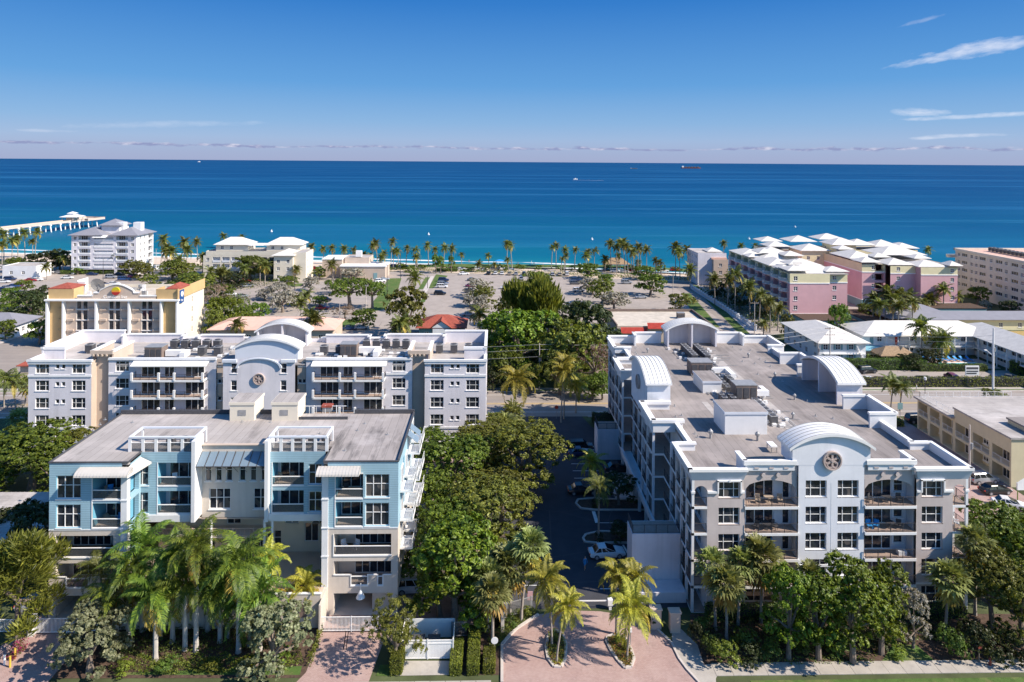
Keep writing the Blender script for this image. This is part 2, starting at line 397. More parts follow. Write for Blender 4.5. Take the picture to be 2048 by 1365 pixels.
def leafmat(name, c1, c2, rough=.5, tr=.34, obj=.25):
    m = bpy.data.materials.new(name); m.use_nodes = True; t = NT(m.node_tree); b = t.n['Principled BSDF']
    ge = t.new('ShaderNodeNewGeometry'); oi = t.new('ShaderNodeObjectInfo')
    c = t.mix(ge.outputs['Random Per Island'], c1, c2)
    n = t.noise(.55, 3, .6, ge.outputs['Position'])
    c = t.mix(t.mr(n, .40, .62, 0, .55), c, tuple(x*.5 for x in c1))
    h = t.new('ShaderNodeHueSaturation', {'Hue': t.mr(oi.outputs['Random'], 0, 1, .5-.02*obj*4, .5+.02*obj*4), 'Saturation': 1.0, 'Value': t.mr(oi.outputs['Random'], 0, 1, 1-obj, 1+obj), 'Color': c}).outputs[0]
    t.l.new(h, b.inputs['Base Color']); b.inputs['Roughness'].default_value = rough; b.inputs['Specular IOR Level'].default_value = .4
    tb = t.new('ShaderNodeBsdfTranslucent', {'Color': t.mix(1.0, h, (1.15, 1.1, .55), 'MULTIPLY')})
    mx = t.new('ShaderNodeMixShader', {0: tr, 1: b.outputs[0], 2: tb.outputs[0]})
    t.l.new(mx.outputs[0], t.n['Material Output'].inputs['Surface'])
    return m
L_ = dict(
    green=leafmat('broad_leaf_green', (.055, .105, .012), (.26, .33, .038)),
    bright=leafmat('fresh_leaf_green', (.060, .115, .010), (.30, .38, .032)),
    olive=leafmat('olive_leaf', (.070, .090, .015), (.32, .33, .05)),
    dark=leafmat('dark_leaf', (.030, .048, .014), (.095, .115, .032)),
    silver=leafmat('silver_green_leaf', (.30, .285, .24), (.52, .48, .42)),
    sage=leafmat('sage_leaf', (.17, .21, .10), (.42, .44, .26)),
    sepia=leafmat('bare_twig_foliage', (.20, .13, .10), (.36, .25, .19)),
    palm=leafmat('coconut_frond', (.065, .090, .018), (.23, .24, .05)),
    goldpalm=leafmat('golden_frond', (.20, .21, .022), (.52, .47, .065)),
    royalp=leafmat('royal_frond', (.050, .105, .016), (.26, .34, .04)),
    fan=leafmat('fan_palm_leaf', (.15, .18, .050), (.44, .47, .18)),
    dead=leafmat('dry_yellow_frond', (.40, .28, .04), (.60, .45, .10)),
    hedge=leafmat('hedge_leaf', (.110, .150, .020), (.31, .35, .045)),
    shrub=leafmat('shrub_leaf', (.070, .120, .022), (.20, .27, .045)),
    flower=leafmat('orange_yellow_bloom', (.42, .22, .03), (.55, .38, .05)),
    magenta=leafmat('magenta_bloom', (.42, .03, .10), (.55, .10, .18)))
# ------------------------------------------------------------ vegetation
def np_mesh(name, V, Fq, mats, mi=None, tris=None):
    """V (n,3), Fq (m,4) quads -> mesh"""
    me = bpy.data.meshes.new(name); V = np.asarray(V, dtype=np.float32); Fq = np.asarray(Fq, dtype=np.int32)
    me.vertices.add(len(V)); me.vertices.foreach_set('co', V.ravel())
    me.loops.add(Fq.size); me.loops.foreach_set('vertex_index', Fq.ravel())
    me.polygons.add(len(Fq)); me.polygons.foreach_set('loop_start', np.arange(len(Fq), dtype=np.int32)*Fq.shape[1])
    try: me.polygons.foreach_set('loop_total', np.full(len(Fq), Fq.shape[1], dtype=np.int32))
    except Exception: pass
    for m_ in (mats if isinstance(mats, (list, tuple)) else [mats]): me.materials.append(m_)
    if mi is not None: me.polygons.foreach_set('material_index', np.asarray(mi, dtype=np.int32))
    me.update(calc_edges=True); me.validate(); return me
def leaves(C, Nrm, size, rng, aspect=.55, jit=.9, droop=0.0):
    """rhombic leaves at centres C, roughly facing Nrm -> verts, quads"""
    n = len(C); N = Nrm+rng.normal(0, jit, (n, 3)); N /= np.linalg.norm(N, axis=1)[:, None]+1e-9
    A = np.cross(N, rng.normal(0, 1, (n, 3))); A[:, 2] -= droop; A /= np.linalg.norm(A, axis=1)[:, None]+1e-9
    B = np.cross(N, A); B /= np.linalg.norm(B, axis=1)[:, None]+1e-9
    s = size*rng.uniform(.6, 1.35, (n, 1))
    V = np.stack([C-A*s*.5, C+B*s*aspect*.5, C+A*s*.5, C-B*s*aspect*.5], 1).reshape(-1, 3)
    return V, np.arange(4*n).reshape(-1, 4)
def crown_pts(lobes, n, rng, inner=.62):
    """leaf centres in the shells of lobes (x,y,z,rx,ry,rz)"""
    L = np.array(lobes); w = (L[:, 3]*L[:, 4]+L[:, 3]*L[:, 5]); w = w/w.sum()
    k = rng.choice(len(L), n, p=w); d = rng.normal(0, 1, (n, 3)); d /= np.linalg.norm(d, axis=1)[:, None]
    d[:, 2] = np.where(d[:, 2] < -.35, -d[:, 2]*.6, d[:, 2])
    r = inner+(1-inner)*rng.random(n)**.6; r *= 1+.13*np.sin(d[:, 0]*9+k)*np.sin(d[:, 1]*8+2*k)
    P = L[k, :3]+d*L[k, 3:6]*r[:, None]
    return P, d
def make_lobes(rng, R, Hc, n, z0, flat=.7, spread=.62, lr=.42):
    out = [(0, 0, z0+Hc*.5, R*.62, R*.62, Hc*.42)]
    for i in range(n):
        a = 2*PI*(i+rng.random()*.7)/n*1.618*2; rr = R*spread*rng.uniform(.35, 1.0); zz = z0+Hc*rng.uniform(.22, .86)
        zz = z0+Hc*(.22+.62*(1-(rr/R)**1.6)*rng.uniform(.6, 1.1)+.08)
        if i % 3 == 0: zz = z0+Hc*rng.uniform(.10, .30); rr = R*rng.uniform(.35, .68)
        q = R*lr*rng.uniform(.6, 1.15); out.append((math.cos(a)*rr, math.sin(a)*rr, zz, q, q, q*flat))
    return out
def limb_mb(rng, lobes, h0, r, lean=0, mb=None, nfork=7):
    mb = mb or MB(); top = (lean, 0, h0)
    mb.tube([(0, 0, -.3), (lean*.3, 0, h0*.4), top], [r*1.35, r, r*.8], 8)
    for l in lobes[1:nfork+1]:
        tx, ty, tz = l[0], l[1], l[2]
        mb.tube([top, (top[0]+(tx-top[0])*.5, ty*.45, h0+(tz-h0)*.62), (tx*.92, ty*.92, tz)], [r*.6, r*.38, r*.12], 5)
    return mb
TREES = {}
def tree_mesh(key, R, H, trunk, n, leaf, lm, seed, nl=11, flat=.75, aspect=.55, bark='bark', inner=.6, lr=.42, tr=None, spread=.62, jit=.5):
    rng = np.random.default_rng(seed); lb = make_lobes(rng, R, H-trunk, nl, trunk, flat, spread, lr)
    P, d = crown_pts(lb, n, rng, inner)
    # clumps: pull leaves to random twig ends so the crown breaks into bunches
    nc = max(22, n//(70 if n > 10000 else 55)); ci = rng.choice(n, nc, replace=False); cid = rng.integers(0, nc, n)
    D2 = None
    K = P[ci]; pick = np.array([np.argmin(((K-p)**2).sum(1)) for p in P]) if n <= 6000 else None
    if pick is None:
        pick = np.empty(n, dtype=int)
        for a in range(0, n, 2000):
            pick[a:a+2000] = ((P[a:a+2000, None, :]-K[None])**2).sum(2).argmin(1)
    P = P+(K[pick]-P)*rng.uniform(.3, .72, (n, 1))
    V, Fq = leaves(P, d*1.0+np.array([0, 0, .2]), leaf, rng, aspect, jit)
    crown = np_mesh(key+'_crown', V, Fq, L_[lm])
    trunkm = limb_mb(rng, lb, trunk+(H-trunk)*.18, tr or R*.065, R*.05).mesh(key+'_trunk', M_[bark])
    TREES[key] = (crown, trunkm, H, R)
def feather_mesh(key, R, H, trunk, n, lm, seed, up=.6, L=.55, taper=.6):
    """fine upward or drooping needle-like foliage (bottlebrush, sea pine)"""
    rng = np.random.default_rng(seed); lb = make_lobes(rng, R, H-trunk, 12, trunk, 1.25, .6, .38)
    P, d = crown_pts(lb, n, rng, .45)
    A = d*.6+np.array([0, 0, up])+rng.normal(0, .28, (n, 3)); A /= np.linalg.norm(A, axis=1)[:, None]
    B = np.cross(A, rng.normal(0, 1, (n, 3))); B /= np.linalg.norm(B, axis=1)[:, None]
    s = L*rng.uniform(.6, 1.5, (n, 1)); wd = s*.16
    V = np.stack([P-A*s*.5, P+B*wd*.5, P+A*s*.5, P-B*wd*.5], 1).reshape(-1, 3)
    TREES[key] = (np_mesh(key+'_crown', V, np.arange(4*n).reshape(-1, 4), L_[lm]), limb_mb(rng, lb, trunk+(H-trunk)*.3, R*.05).mesh(key+'_trunk', M_['bark']), H, R)
def frond(V, Fq, base, az, el, Ln, droop, nl, ll, rng, twist=.0, lw=.09, vee=.35):
    """one feather frond; appends to V, Fq lists"""
    t = np.linspace(0, 1, nl+1); ang = el-droop*t**1.35*1.0
    seg = Ln/nl; x = np.concatenate([[0], np.cumsum(np.cos(ang[:-1])*seg)]); z = np.concatenate([[0], np.cumsum(np.sin(ang[:-1])*seg)])
    side = twist*np.sin(t*2.0)*Ln*.25
    ca, sa = math.cos(az), math.sin(az)
    P = np.stack([base[0]+x*ca-side*sa, base[1]+x*sa+side*ca, base[2]+z], 1)
    T = np.gradient(P, axis=0); T /= np.linalg.norm(T, axis=1)[:, None]
    S = np.cross(T, np.array([0, 0, 1.0])); S /= np.linalg.norm(S, axis=1)[:, None]+1e-9; U = np.cross(S, T)
    k0 = len(V)*0
    # rachis
    w0 = lw*.5
    for i in range(0, nl, 2):
        j = min(i+2, nl); b = sum(len(q) for q in V)
        V.append(np.array([P[i]-S[i]*w0*(1-t[i]*.8), P[i]+S[i]*w0*(1-t[i]*.8), P[j]+S[j]*w0*(1-t[j]*.8), P[j]-S[j]*w0*(1-t[j]*.8)])); Fq.append(np.array([[b, b+1, b+2, b+3]]))
    idx = np.arange(max(1, int(nl*.12)), nl+1)
    for sg in (-1, 1):
        m = len(idx); tt = t[idx]; l = ll*np.sin(np.clip(.25+tt*.80, 0, 1)*PI*.93+.12)**.8*rng.uniform(.85, 1.12, m)
        l = np.maximum(l, ll*.25)
        D = S[idx]*sg*np.cos(vee)+T[idx]*(.45+.5*tt)[:, None]+U[idx]*(vee-.05)+rng.normal(0, .07, (m, 3)); D /= np.linalg.norm(D, axis=1)[:, None]
        D2 = D+np.array([0, 0, -.75]); D2 /= np.linalg.norm(D2, axis=1)[:, None]
        a = P[idx]; mid = a+D*l[:, None]*.5; end = mid+D2*l[:, None]*.5; wv = T[idx]*(lw*.55)
        b = sum(len(q) for q in V)
        V.append(np.stack([a-wv*.5, a+wv*.5, mid+wv, mid-wv], 1).reshape(-1, 3)); Fq.append(b+np.arange(4*m).reshape(-1, 4))
        b += 4*m
        V.append(np.stack([mid-wv, mid+wv, end+wv*.15, end-wv*.15], 1).reshape(-1, 3)); Fq.append(b+np.arange(4*m).reshape(-1, 4))
def palm_mesh(key, nf, Ln, nl, ll, lm, seed, spread=(1.25, -.45), droop=(1.0, 1.7), lw=.09, dead=0, shaft=0, fl=None, coco=False):
    rng = np.random.default_rng(seed); V, Fq = [], []; nd = 0; cnt_live = 0
    for i in range(nf):
        f = i/(nf-1); az = i*2.399+rng.normal(0, .15); el = spread[0]+(spread[1]-spread[0])*f+rng.normal(0, .08)
        if i == nf-dead: cnt_live = sum(len(q) for q in Fq)
        frond(V, Fq, (math.cos(az)*.12, math.sin(az)*.12, shaft), az, el, Ln*rng.uniform(.88, 1.1)*(1-.12*(1-f)), droop[0]+(droop[1]-droop[0])*rng.random(), nl, ll, rng, rng.normal(0, .4), lw)
    Vn = np.concatenate(V); Fn = np.concatenate(Fq); mi = np.zeros(len(Fn), dtype=np.int32)
    if dead: mi[cnt_live:] = 1
    me = np_mesh(key+'_fronds', Vn, Fn, [L_[lm], L_['dead']], mi)
    TREES[key] = me
def fan_mesh(key, n, R, pet, lm, seed, skirt=6, segs=11):
    rng = np.random.default_rng(seed); V, Fq = [], []; mi = []
    for i in range(n+skirt):
        f = i/(n-1) if i < n else 1.0; az = i*2.399+rng.normal(0, .2); el = 1.35-1.75*f+rng.normal(0, .1) if i < n else -1.15+rng.normal(0, .12)
        d = np.array([math.cos(az)*math.cos(el), math.sin(az)*math.cos(el), math.sin(el)]); pl = pet*rng.uniform(.8, 1.15)
        c = d*pl; c[2] -= .12*pl; s = np.cross(d, [0, 0, 1.0]); s /= np.linalg.norm(s)+1e-9; u = np.cross(s, d)
        b = len(V)*4; V.append([s*-.025, s*.025, c+s*.02, c-s*.02]); Fq.append([b, b+1, b+2, b+3]); mi.append(0 if i < n else 1)
        for k in range(segs):
            a = (k/(segs-1)-.5)*3.9+rng.normal(0, .04); D = d*math.cos(a)+s*math.sin(a)+u*rng.uniform(-.12, .28); D /= np.linalg.norm(D)
            l = R*rng.uniform(.8, 1.1)*(1-.18*abs(a)/2); wv = np.cross(D, u); wv /= np.linalg.norm(wv)+1e-9; wv *= R*.10
            mid = c+D*l*.55; end = c+D*l+np.array([0, 0, -.28*l])
            b = len(V)*4; V.append([c, mid-wv, end, mid+wv]); Fq.append([b, b+1, b+2, b+3]); mi.append(0 if i < n else 1)
    TREES[key] = np_mesh(key+'_fronds', np.array(V).reshape(-1, 3), np.array(Fq), [L_[lm], L_['dead']], mi)
# kinds: near crowns have leaf-sized faces, far ones fewer and larger
tree_mesh('oakA', 3.9, 9.5, 1.2, 22000, .22, 'green', 1, 19, lr=.36)
tree_mesh('oakB', 4.6, 10.5, 1.6, 23000, .23, 'olive', 2, 21, lr=.35)
tree_mesh('ficusA', 3.4, 9.0, .8, 18000, .24, 'bright', 3, 20, .95, lr=.36)
tree_mesh('clusia', 3.0, 8.0, 1.3, 18000, .20, 'bright', 4, 17, .9, lr=.36)
tree_mesh('seagrape', 3.9, 6.8, .5, 11000, .26, 'sage', 5, 18, .85, .8, lr=.36)
tree_mesh('finetree', 3.2, 6.4, .9, 12000, .16, 'olive', 6, 11, .7, .45)
tree_mesh('shadetree', 4.0, 8.0, 1.0, 8000, .36, 'dark', 7, 12)
tree_mesh('farA', 5.5, 8.0, .7, 8000, .40, 'green', 8, 13)
tree_mesh('farB', 5.0, 8.0, .7, 8000, .40, 'bright', 9, 13)
tree_mesh('farD', 5.0, 8.5, .7, 8000, .42, 'dark', 10, 13)
tree_mesh('farO', 4.5, 6.0, .6, 7000, .36, 'olive', 11, 12, .7)
tree_mesh('farS', 4.6, 5.8, .9, 5500, .36, 'silver', 12, 16, .6, .7, lr=.34)
tree_mesh('sepia', 3.6, 5.0, 1.0, 2400, .30, 'sepia', 13, 12, .7, .3, lr=.36)
tree_mesh('umbrella', 6.0, 7.2, 2.8, 8500, .36, 'green', 14, 14, .5, .5, lr=.40, spread=.72)
tree_mesh('shrubN', 1.5, 1.9, .15, 3200, .15, 'shrub', 15, 9, .85, .6, lr=.5, spread=.5)
tree_mesh('shrubL', 1.6, 1.9, .15, 3000, .16, 'hedge', 16, 9, .85, .6, lr=.5, spread=.5)
tree_mesh('shrubD', 2.2, 2.4, .15, 4200, .17, 'dark', 17, 10, .8, .6, lr=.5, spread=.5)
tree_mesh('silverbush', 2.1, 5.2, .5, 3600, .26, 'silver', 18, 12, 1.1, .35, lr=.36)
tree_mesh('bush', 2.4, 2.8, .2, 1100, .36, 'green', 19, 8, .8, lr=.5, spread=.5)
tree_mesh('buttonround', 2.6, 5.0, 1.7, 2200, .38, 'green', 20, 8, .95, .5, lr=.5, spread=.4)
feather_mesh('bottlebrush', 4.2, 9.5, 1.5, 10000, 'olive', 21, .35, .6)
feather_mesh('seapine', 6.5, 13.0, 1.5, 9500, 'olive', 22, 1.3, 1.5)
palm_mesh('royalA', 22, 4.4, 30, 1.05, 'royalp', 31, (1.35, -.8), (1.1, 1.8), .125, 2, 1.4)
palm_mesh('royalB', 19, 4.0, 30, 1.0, 'royalp', 32, (1.3, -1.0), (1.1, 1.8), .125, 3, 1.4)
palm_mesh('cocoN', 21, 3.6, 27, .95, 'goldpalm', 33, (1.4, -.5), (1.1, 1.9), .13, 1)
palm_mesh('cocoN2', 19, 3.4, 27, .9, 'goldpalm', 34, (1.4, -.6), (1.1, 2.0), .13, 0)
palm_mesh('archN', 17, 3.0, 30, .75, 'palm', 35, (1.2, -.3), (1.2, 1.8), .08, 0)
palm_mesh('cocoM', 22, 3.9, 18, 1.1, 'palm', 36, (1.3, -.7), (.9, 1.6), .20, 2)
palm_mesh('cocoM2', 20, 3.7, 18, 1.05, 'palm', 37, (1.3, -.6), (.9, 1.6), .16, 1)
palm_mesh('cocoF', 20, 3.7, 8, 1.25, 'palm', 38, (1.35, -.8), (.8, 1.5), .42, 2)
palm_mesh('cocoF2', 18, 3.5, 8, 1.2, 'palm', 39, (1.35, -.9), (.8, 1.5), .42, 3)
palm_mesh('cocoG', 17, 3.4, 8, 1.15, 'palm', 40, (1.25, -.7), (.9, 1.5), .42, 2)
fan_mesh('sabalA', 46, 1.15, 1.15, 'fan', 41, 8)
fan_mesh('sabalB', 40, 1.05, 1.1, 'fan', 42, 10)
fan_mesh('fanF', 30, 1.3, 1.0, 'fan', 43, 4, 7)
def trunk_mesh(h, r0, r1, lean, seed, matn='palmbark', bulge=0):
    rng = np.random.default_rng(seed); n = 6; pts = []; rad = []
    for i in range(n+1):
        t = i/n; pts.append((lean*t**1.6, 0, -.2+(h+.2)*t)); rad.append(r0+(r1-r0)*t+bulge*math.sin(t*PI)*r0+(.35*r0 if i == 0 else 0))
    return MB().tube(pts, rad, 8).mesh('palm_trunk', M_[matn])
TRUNKS = {}
def palm(crown, x, y, h, label, scale=1.0, lean=None, r=.16, group=None, kind='palm', bark='palmbark', rz=None, z=0.0, name='palm_tree'):
    """palm_tree > trunk, crown (crown = a shared set of fronds)"""
    hq = max(1.0, round(h)); lq = round((random.uniform(-.10, .10)*h if lean is None else lean)*2)/2
    key = (hq, lq, r, bark)
    if key not in TRUNKS: TRUNKS[key] = trunk_mesh(hq, r, r*.72, lq, len(TRUNKS), bark, .18 if bark == 'royal' else 0)
    t = thing(name, label, 'palm tree', (x, y, z), 0 if rz is None else rz, group)
    a = sub('trunk', TRUNKS[key], t); a.scale = (1, 1, h/hq)
    c = sub('crown', TREES[crown], t, (lq, 0, h), random.uniform(0, 6.28)); q = scale*random.uniform(.86, 1.12); c.scale = (q*random.uniform(.94, 1.06), q, q*random.uniform(.88, 1.15)); c.rotation_euler.x = random.uniform(-.12, .12)
    if bark == 'royal':
        if 'shaft' not in TRUNKS: TRUNKS['shaft'] = MB().tube([(0, 0, 0), (0, 0, .5), (0, 0, 1.5)], [.17, .15, .09], 8).mesh('crownshaft', M_['shaft'])
        s = sub('crownshaft', TRUNKS['shaft'], t, (lq, 0, h-.05))
    return t
def tree(key, x, y, label, h=None, wd=None, cat='tree', group=None, z=0.0, name='tree', trunk=True, rz=None):
    cr, tk, H, R = TREES[key]; sz = (h/H) if h else 1; sx = (wd/2/R) if wd else sz
    t = thing(name, label, cat, (x, y, z), 0, group)
    a = random.uniform(0, 6.28) if rz is None else rz
    c = sub('crown', cr, t, (0, 0, 0), a); c.scale = (sx, sx, sz)
    if trunk: b = sub('trunk', tk, t, (0, 0, 0), a); b.scale = (sx, sx, sz)
    return t
def hedge(x0, y0, x1, y1, h, label, lm='hedge', z=0.0, dens=90, leaf=.15, group=None):
    """clipped hedge: box of leaves over a dark twiggy core"""
    rng = np.random.default_rng(int(abs(x0*7+y0*3))+1); W, D = abs(x1-x0), abs(y1-y0); cx, cy = (x0+x1)/2, (y0+y1)/2
    A = [W*D, W*h*2, D*h*2]; n = int(min(14000, sum(A)*dens)); k = rng.choice(3, n, p=np.array(A)/sum(A)); P = np.empty((n, 3)); Nn = np.zeros((n, 3))
    u, v, s = rng.random(n), rng.random(n), rng.choice([-1, 1], n)
    P[:, 0] = (u-.5)*W; P[:, 1] = (v-.5)*D; P[:, 2] = h; Nn[:, 2] = 1
    q = k == 1; P[q, 1] = s[q]*D/2; P[q, 2] = v[q]*h; Nn[q] = 0; Nn[q, 1] = s[q]
    q = k == 2; P[q, 0] = s[q]*W/2; P[q, 1] = (u[q]-.5)*D; P[q, 2] = v[q]*h; Nn[q] = 0; Nn[q, 0] = s[q]
    P += rng.normal(0, .05, (n, 3)); P[:, 2] += .07*np.sin(P[:, 0]*2.1)+.05*np.sin(P[:, 1]*1.7)
    V, Fq = leaves(P, Nn*1.2, leaf, rng, .6, .7)
    t = thing('hedge', label, 'hedge', (cx, cy, z), 0, group)
    sub('foliage', np_mesh('hedge_foliage', V, Fq, L_[lm]), t)
    MB().box(-W/2+.08, -D/2+.08, -.05, W/2-.08, D/2-.08, h-.1).build('twigs', M_['hole'], None).parent = t
    return t
def bed(x, y, rx, ry, h, n, lm, label, leaf=.16, name='ground_cover', z=0.0, extra=None, poly=None):
    """low planting nobody could count: one leafy mass with kind stuff"""
    rng = np.random.default_rng(int(abs(x*13+y*5))+3)
    if poly is not None:
        xs = [p[0] for p in poly]; ys = [p[1] for p in poly]; pts = []
        def ins(px, py):
            c = False; j = len(poly)-1
            for i in range(len(poly)):
                if (poly[i][1] > py) != (poly[j][1] > py) and px < (poly[j][0]-poly[i][0])*(py-poly[i][1])/(poly[j][1]-poly[i][1])+poly[i][0]: c = not c
                j = i
            return c
        while len(pts) < n:
            a, b = rng.uniform(min(xs), max(xs)), rng.uniform(min(ys), max(ys))
            if ins(a, b): pts.append((a, b))
        XY = np.array(pts); hh = h*(.45+.55*np.sin(XY[:, 0]*2.3+XY[:, 1])*np.sin(XY[:, 1]*2.9)+.25)
        P = np.column_stack([XY, z+np.clip(hh, .05*h, 2*h)*rng.random(n)**.5])
    else:
        a = rng.random(n)*2*PI; r = np.sqrt(rng.random(n)); P = np.column_stack([x+np.cos(a)*r*rx, y+np.sin(a)*r*ry, z+h*(1.05-r**2*.8)*rng.random(n)**.5])
    V, Fq = leaves(P, np.tile([0, 0, 1.0], (n, 1)), leaf, rng, .5, .8)
    mats = [L_[lm]]; mi = np.zeros(n, dtype=np.int32)
    if extra: mats.append(L_[extra]); mi[rng.random(n) < .3] = 1
    o = link(name, np_mesh(name, V, Fq, mats, mi)); o['label'] = label; o['category'] = 'ground cover'; o['kind'] = 'stuff'
    return o
# ------------------------------------------------------------ ground, sea, beach, roads
SHORE = [(-3500, 620), (-900, 455), (-280, 391), (-120, 367), (28, 343), (120, 319), (350, 272), (900, 140), (3500, -500)]
def sea():
    ds = [-6, 0, 3, 7, 14, 30, 60, 120, 300, 800, 2500, 9000, 40000, 150000]
    me = bpy.data.meshes.new('sea'); V = []; F = []; n = len(SHORE)
    pts = []
    for (a, b), (c, d) in zip(SHORE, SHORE[1:]):
        k = 14 if max(abs(a), abs(c)) < 1000 else 2
        pts += [(a+(c-a)*q/k, b+(d-b)*q/k) for q in range(k)]
    pts.append(SHORE[-1]); n = len(pts); uv = []
    for d in ds:
        for x, y in pts:
            f = 1 if d < 3000 else (1+d/3000)
            V.append((x*f, y+d+1.2*math.sin(x*.05)*(1 if d < 50 else 0)+.7*math.sin(x*.13), -2.0)); uv.append((d, x*.001))
    for r in range(len(ds)-1):
        for i in range(n-1): F.append((r*n+i, r*n+i+1, (r+1)*n+i+1, (r+1)*n+i))
    me.from_pydata(V, [], F); ul = me.uv_layers.new(name='shore')
    for l in me.loops: ul.data[l.index].uv = uv[l.vertex_index]
    m = bpy.data.materials.new('sea_water'); m.use_nodes = True; t = NT(m.node_tree); b = t.n['Principled BSDF']
    d = t.new('ShaderNodeSeparateXYZ', {0: t.new('ShaderNodeUVMap', uv_map='shore').outputs[0]}).outputs[0]
    pos = t.new('ShaderNodeNewGeometry').outputs['Position']
    n1 = t.noise(.010, 5, .6, t.mapping(pos, (.25, 1, 1))); d2 = t.math('MULTIPLY', d, t.mr(n1, .25, .75, .55, 1.6))
    lg = t.math('DIVIDE', t.math('LOGARITHM', t.math('MAXIMUM', d2, 1.0), 10.0), 4.5)
    c = t.ramp(lg, [(0, (.20, .38, .36)), (.20, (.02, .20, .25)), (.36, (.0, .122, .178)), (.48, (.0, .088, .168)), (.60, (.0, .058, .152)), (.74, (.0, .039, .132)), (1, (.0, .029, .106))])
    # long wind streaks and swell bands
    st = t.noise(.0035, 6, .62, t.mapping(pos, (.10, 1.0, 1))); c = t.mix(t.mr(st, .50, .72, 0, .6), c, (.03, .17, .34))
    st2 = t.noise(.05, 4, .65, t.mapping(pos, (.12, 1.0, 1))); c = t.mix(t.mr(st2, .40, .70, .30, 0), c, (.0, .07, .17))
    st4 = t.noise(.022, 5, .7, t.mapping(pos, (.06, 1.0, 1))); c = t.mix(t.mr(st4, .56, .74, 0, .55), c, (.05, .22, .37))
    patch = t.noise(.006, 3, .5, t.mapping(pos, (.3, 1, 1))); c = t.mix(t.math('MULTIPLY', t.mr(patch, .5, .62), t.mr(d, 60, 700, .30, 0)), c, (.003, .12, .17))
    # breaking foam
    fn = t.noise(.16, 5, .7, t.mapping(pos, (.25, 1, 1))); band = t.math('MAXIMUM', t.mr(d, 0, 5, 1, 0), t.math('SUBTRACT', 1.0, t.math('DIVIDE', t.math('ABSOLUTE', t.math('SUBTRACT', d, 13.0)), 4.0), True))
    fo = t.mr(t.math('ADD', t.math('MULTIPLY', band, .42), fn), .72, .86)
    c = t.mix(fo, c, (.80, .80, .78))
    t.l.new(c, b.inputs['Base Color']); b.inputs['Roughness'].default_value = .45; b.inputs['Specular IOR Level'].default_value = .04
    bn = t.new('ShaderNodeBump', {'Strength': .5, 'Distance': .6, 'Height': t.noise(.25, 6, .7, t.mapping(pos, (.35, 1, 1)))}); t.l.new(bn.outputs[0], b.inputs['Normal'])
    me.materials.append(m); o = link('sea', me, None, 'structure'); return o
sea()
def off_shore(d): return [(x, y+d) for x, y in SHORE]
mb = MB(); A0, A1, A2, A3 = off_shore(-38), off_shore(-26), off_shore(-8), off_shore(8)
for i in range(len(SHORE)-1):
    mb.quad((*A0[i], .02), (*A0[i+1], .02), (*A1[i+1], .2), (*A1[i], .2)); mb.quad((*A1[i], .2), (*A1[i+1], .2), (*A2[i+1], -1.2), (*A2[i], -1.2))
    mb.quad((*A2[i], -1.2), (*A2[i+1], -1.2), (*A3[i+1], -3.2), (*A3[i], -3.2))
mb.build('beach', M_['sand'], None, 'structure')
structure('ground', [(-3500, -900), (3500, -900)]+list(reversed(off_shore(-37))), -.03, M_['earth'])
S = structure
S('park_pavement', [(-420, 196), (62, 196), (95, 205), (155, 262), (118, 286), (60, 297), (0, 309), (-60, 318), (-420, 352)], -.018, M_['lot'])
S('coast_road', [(-420, 151.2), (620, 151.2), (620, 136.6), (-420, 136.6)], -.012, M_['road'])
for yy, col_, ww in ((143.6, 'yellow', .14), (144.1, 'yellow', .14), (139.0, 'paint', .12), (149.2, 'paint', .12)):
    mb = MB(); mb.box(-420, yy, -.011, 620, yy+ww, -.006); mb.build('lane_line', M_[col_], None, 'structure')
mb = MB(); mb.box(-420, 151.2, -.02, 620, 151.5, .13); mb.box(-420, 136.2, -.02, 4.5, 136.5, .13); mb.box(19, 136.2, -.02, 620, 136.5, .13); mb.build('road_kerb', M_['curb'], None, 'structure')
S('grass_verge', [(-420, 151.5), (620, 151.5), (620, 152.5), (-420, 152.5)], .0, M_['grass'])
S('road_sidewalk', [(-420, 152.5), (620, 152.5), (620, 153.9), (-420, 153.9)], .006, M_['concrete'])
S('motel_forecourt', [(52, 156.6), (260, 156.6), (260, 166.5), (58, 166.5)], -.008, M_['lot'])
# condo yard between the two near buildings
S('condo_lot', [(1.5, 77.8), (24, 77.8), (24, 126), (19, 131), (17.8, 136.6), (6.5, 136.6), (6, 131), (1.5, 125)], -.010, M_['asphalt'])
S('brick_yard', [(-50.5, 74.4), (-1.5, 74.4), (-1.5, 118), (-11, 118), (-11, 92.5), (-50.5, 92.5)], -.013, M_['paver'])
def gp(pts, z=0): return [G(x, y, z) for x, y in pts]
S('entrance_apron', [G(1003, 1290), G(1003, 1366), (1.5, 60), (23, 60), G(1398, 1366), G(1374, 1340), G(1358, 1318), G(1343, 1287), G(1312, 1257), G(1275, 1239), G(1240, 1229), G(1200, 1223), G(1130, 1221), G(1078, 1229), G(1055, 1245), G(1030, 1261), G(1010, 1283)], -.004, M_['paver'])
S('brick_driveway', [G(643, 1262), G(775, 1262), (-12.5, 62), (-21.5, 62), G(612, 1345)], -.004, M_['paver'])
S('west_driveway', [G(72, 1262), G(150, 1262), G(150, 1300), G(95, 1366), (-51, 60), (-62, 60), G(-60, 1330), G(5, 1290)], -.004, M_['paver'])
S('shell_path', [G(905, 1250), G(1000, 1250), G(1001, 1350), G(905, 1350)], -.009, M_['mulch'])
S('front_beds', [G(150, 1240), G(640, 1240), G(612, 1345), G(600, 1356), G(95, 1357)], -.009, M_['mulch'])
S('front_lawn', [G(215, 1350), G(600, 1350), G(604, 1332), G(560, 1335), G(260, 1345)], -.002, M_['grass'])
S('small_lawn', [G(752, 1352), G(790, 1352), G(792, 1330), G(760, 1330)], -.002, M_['grass'])
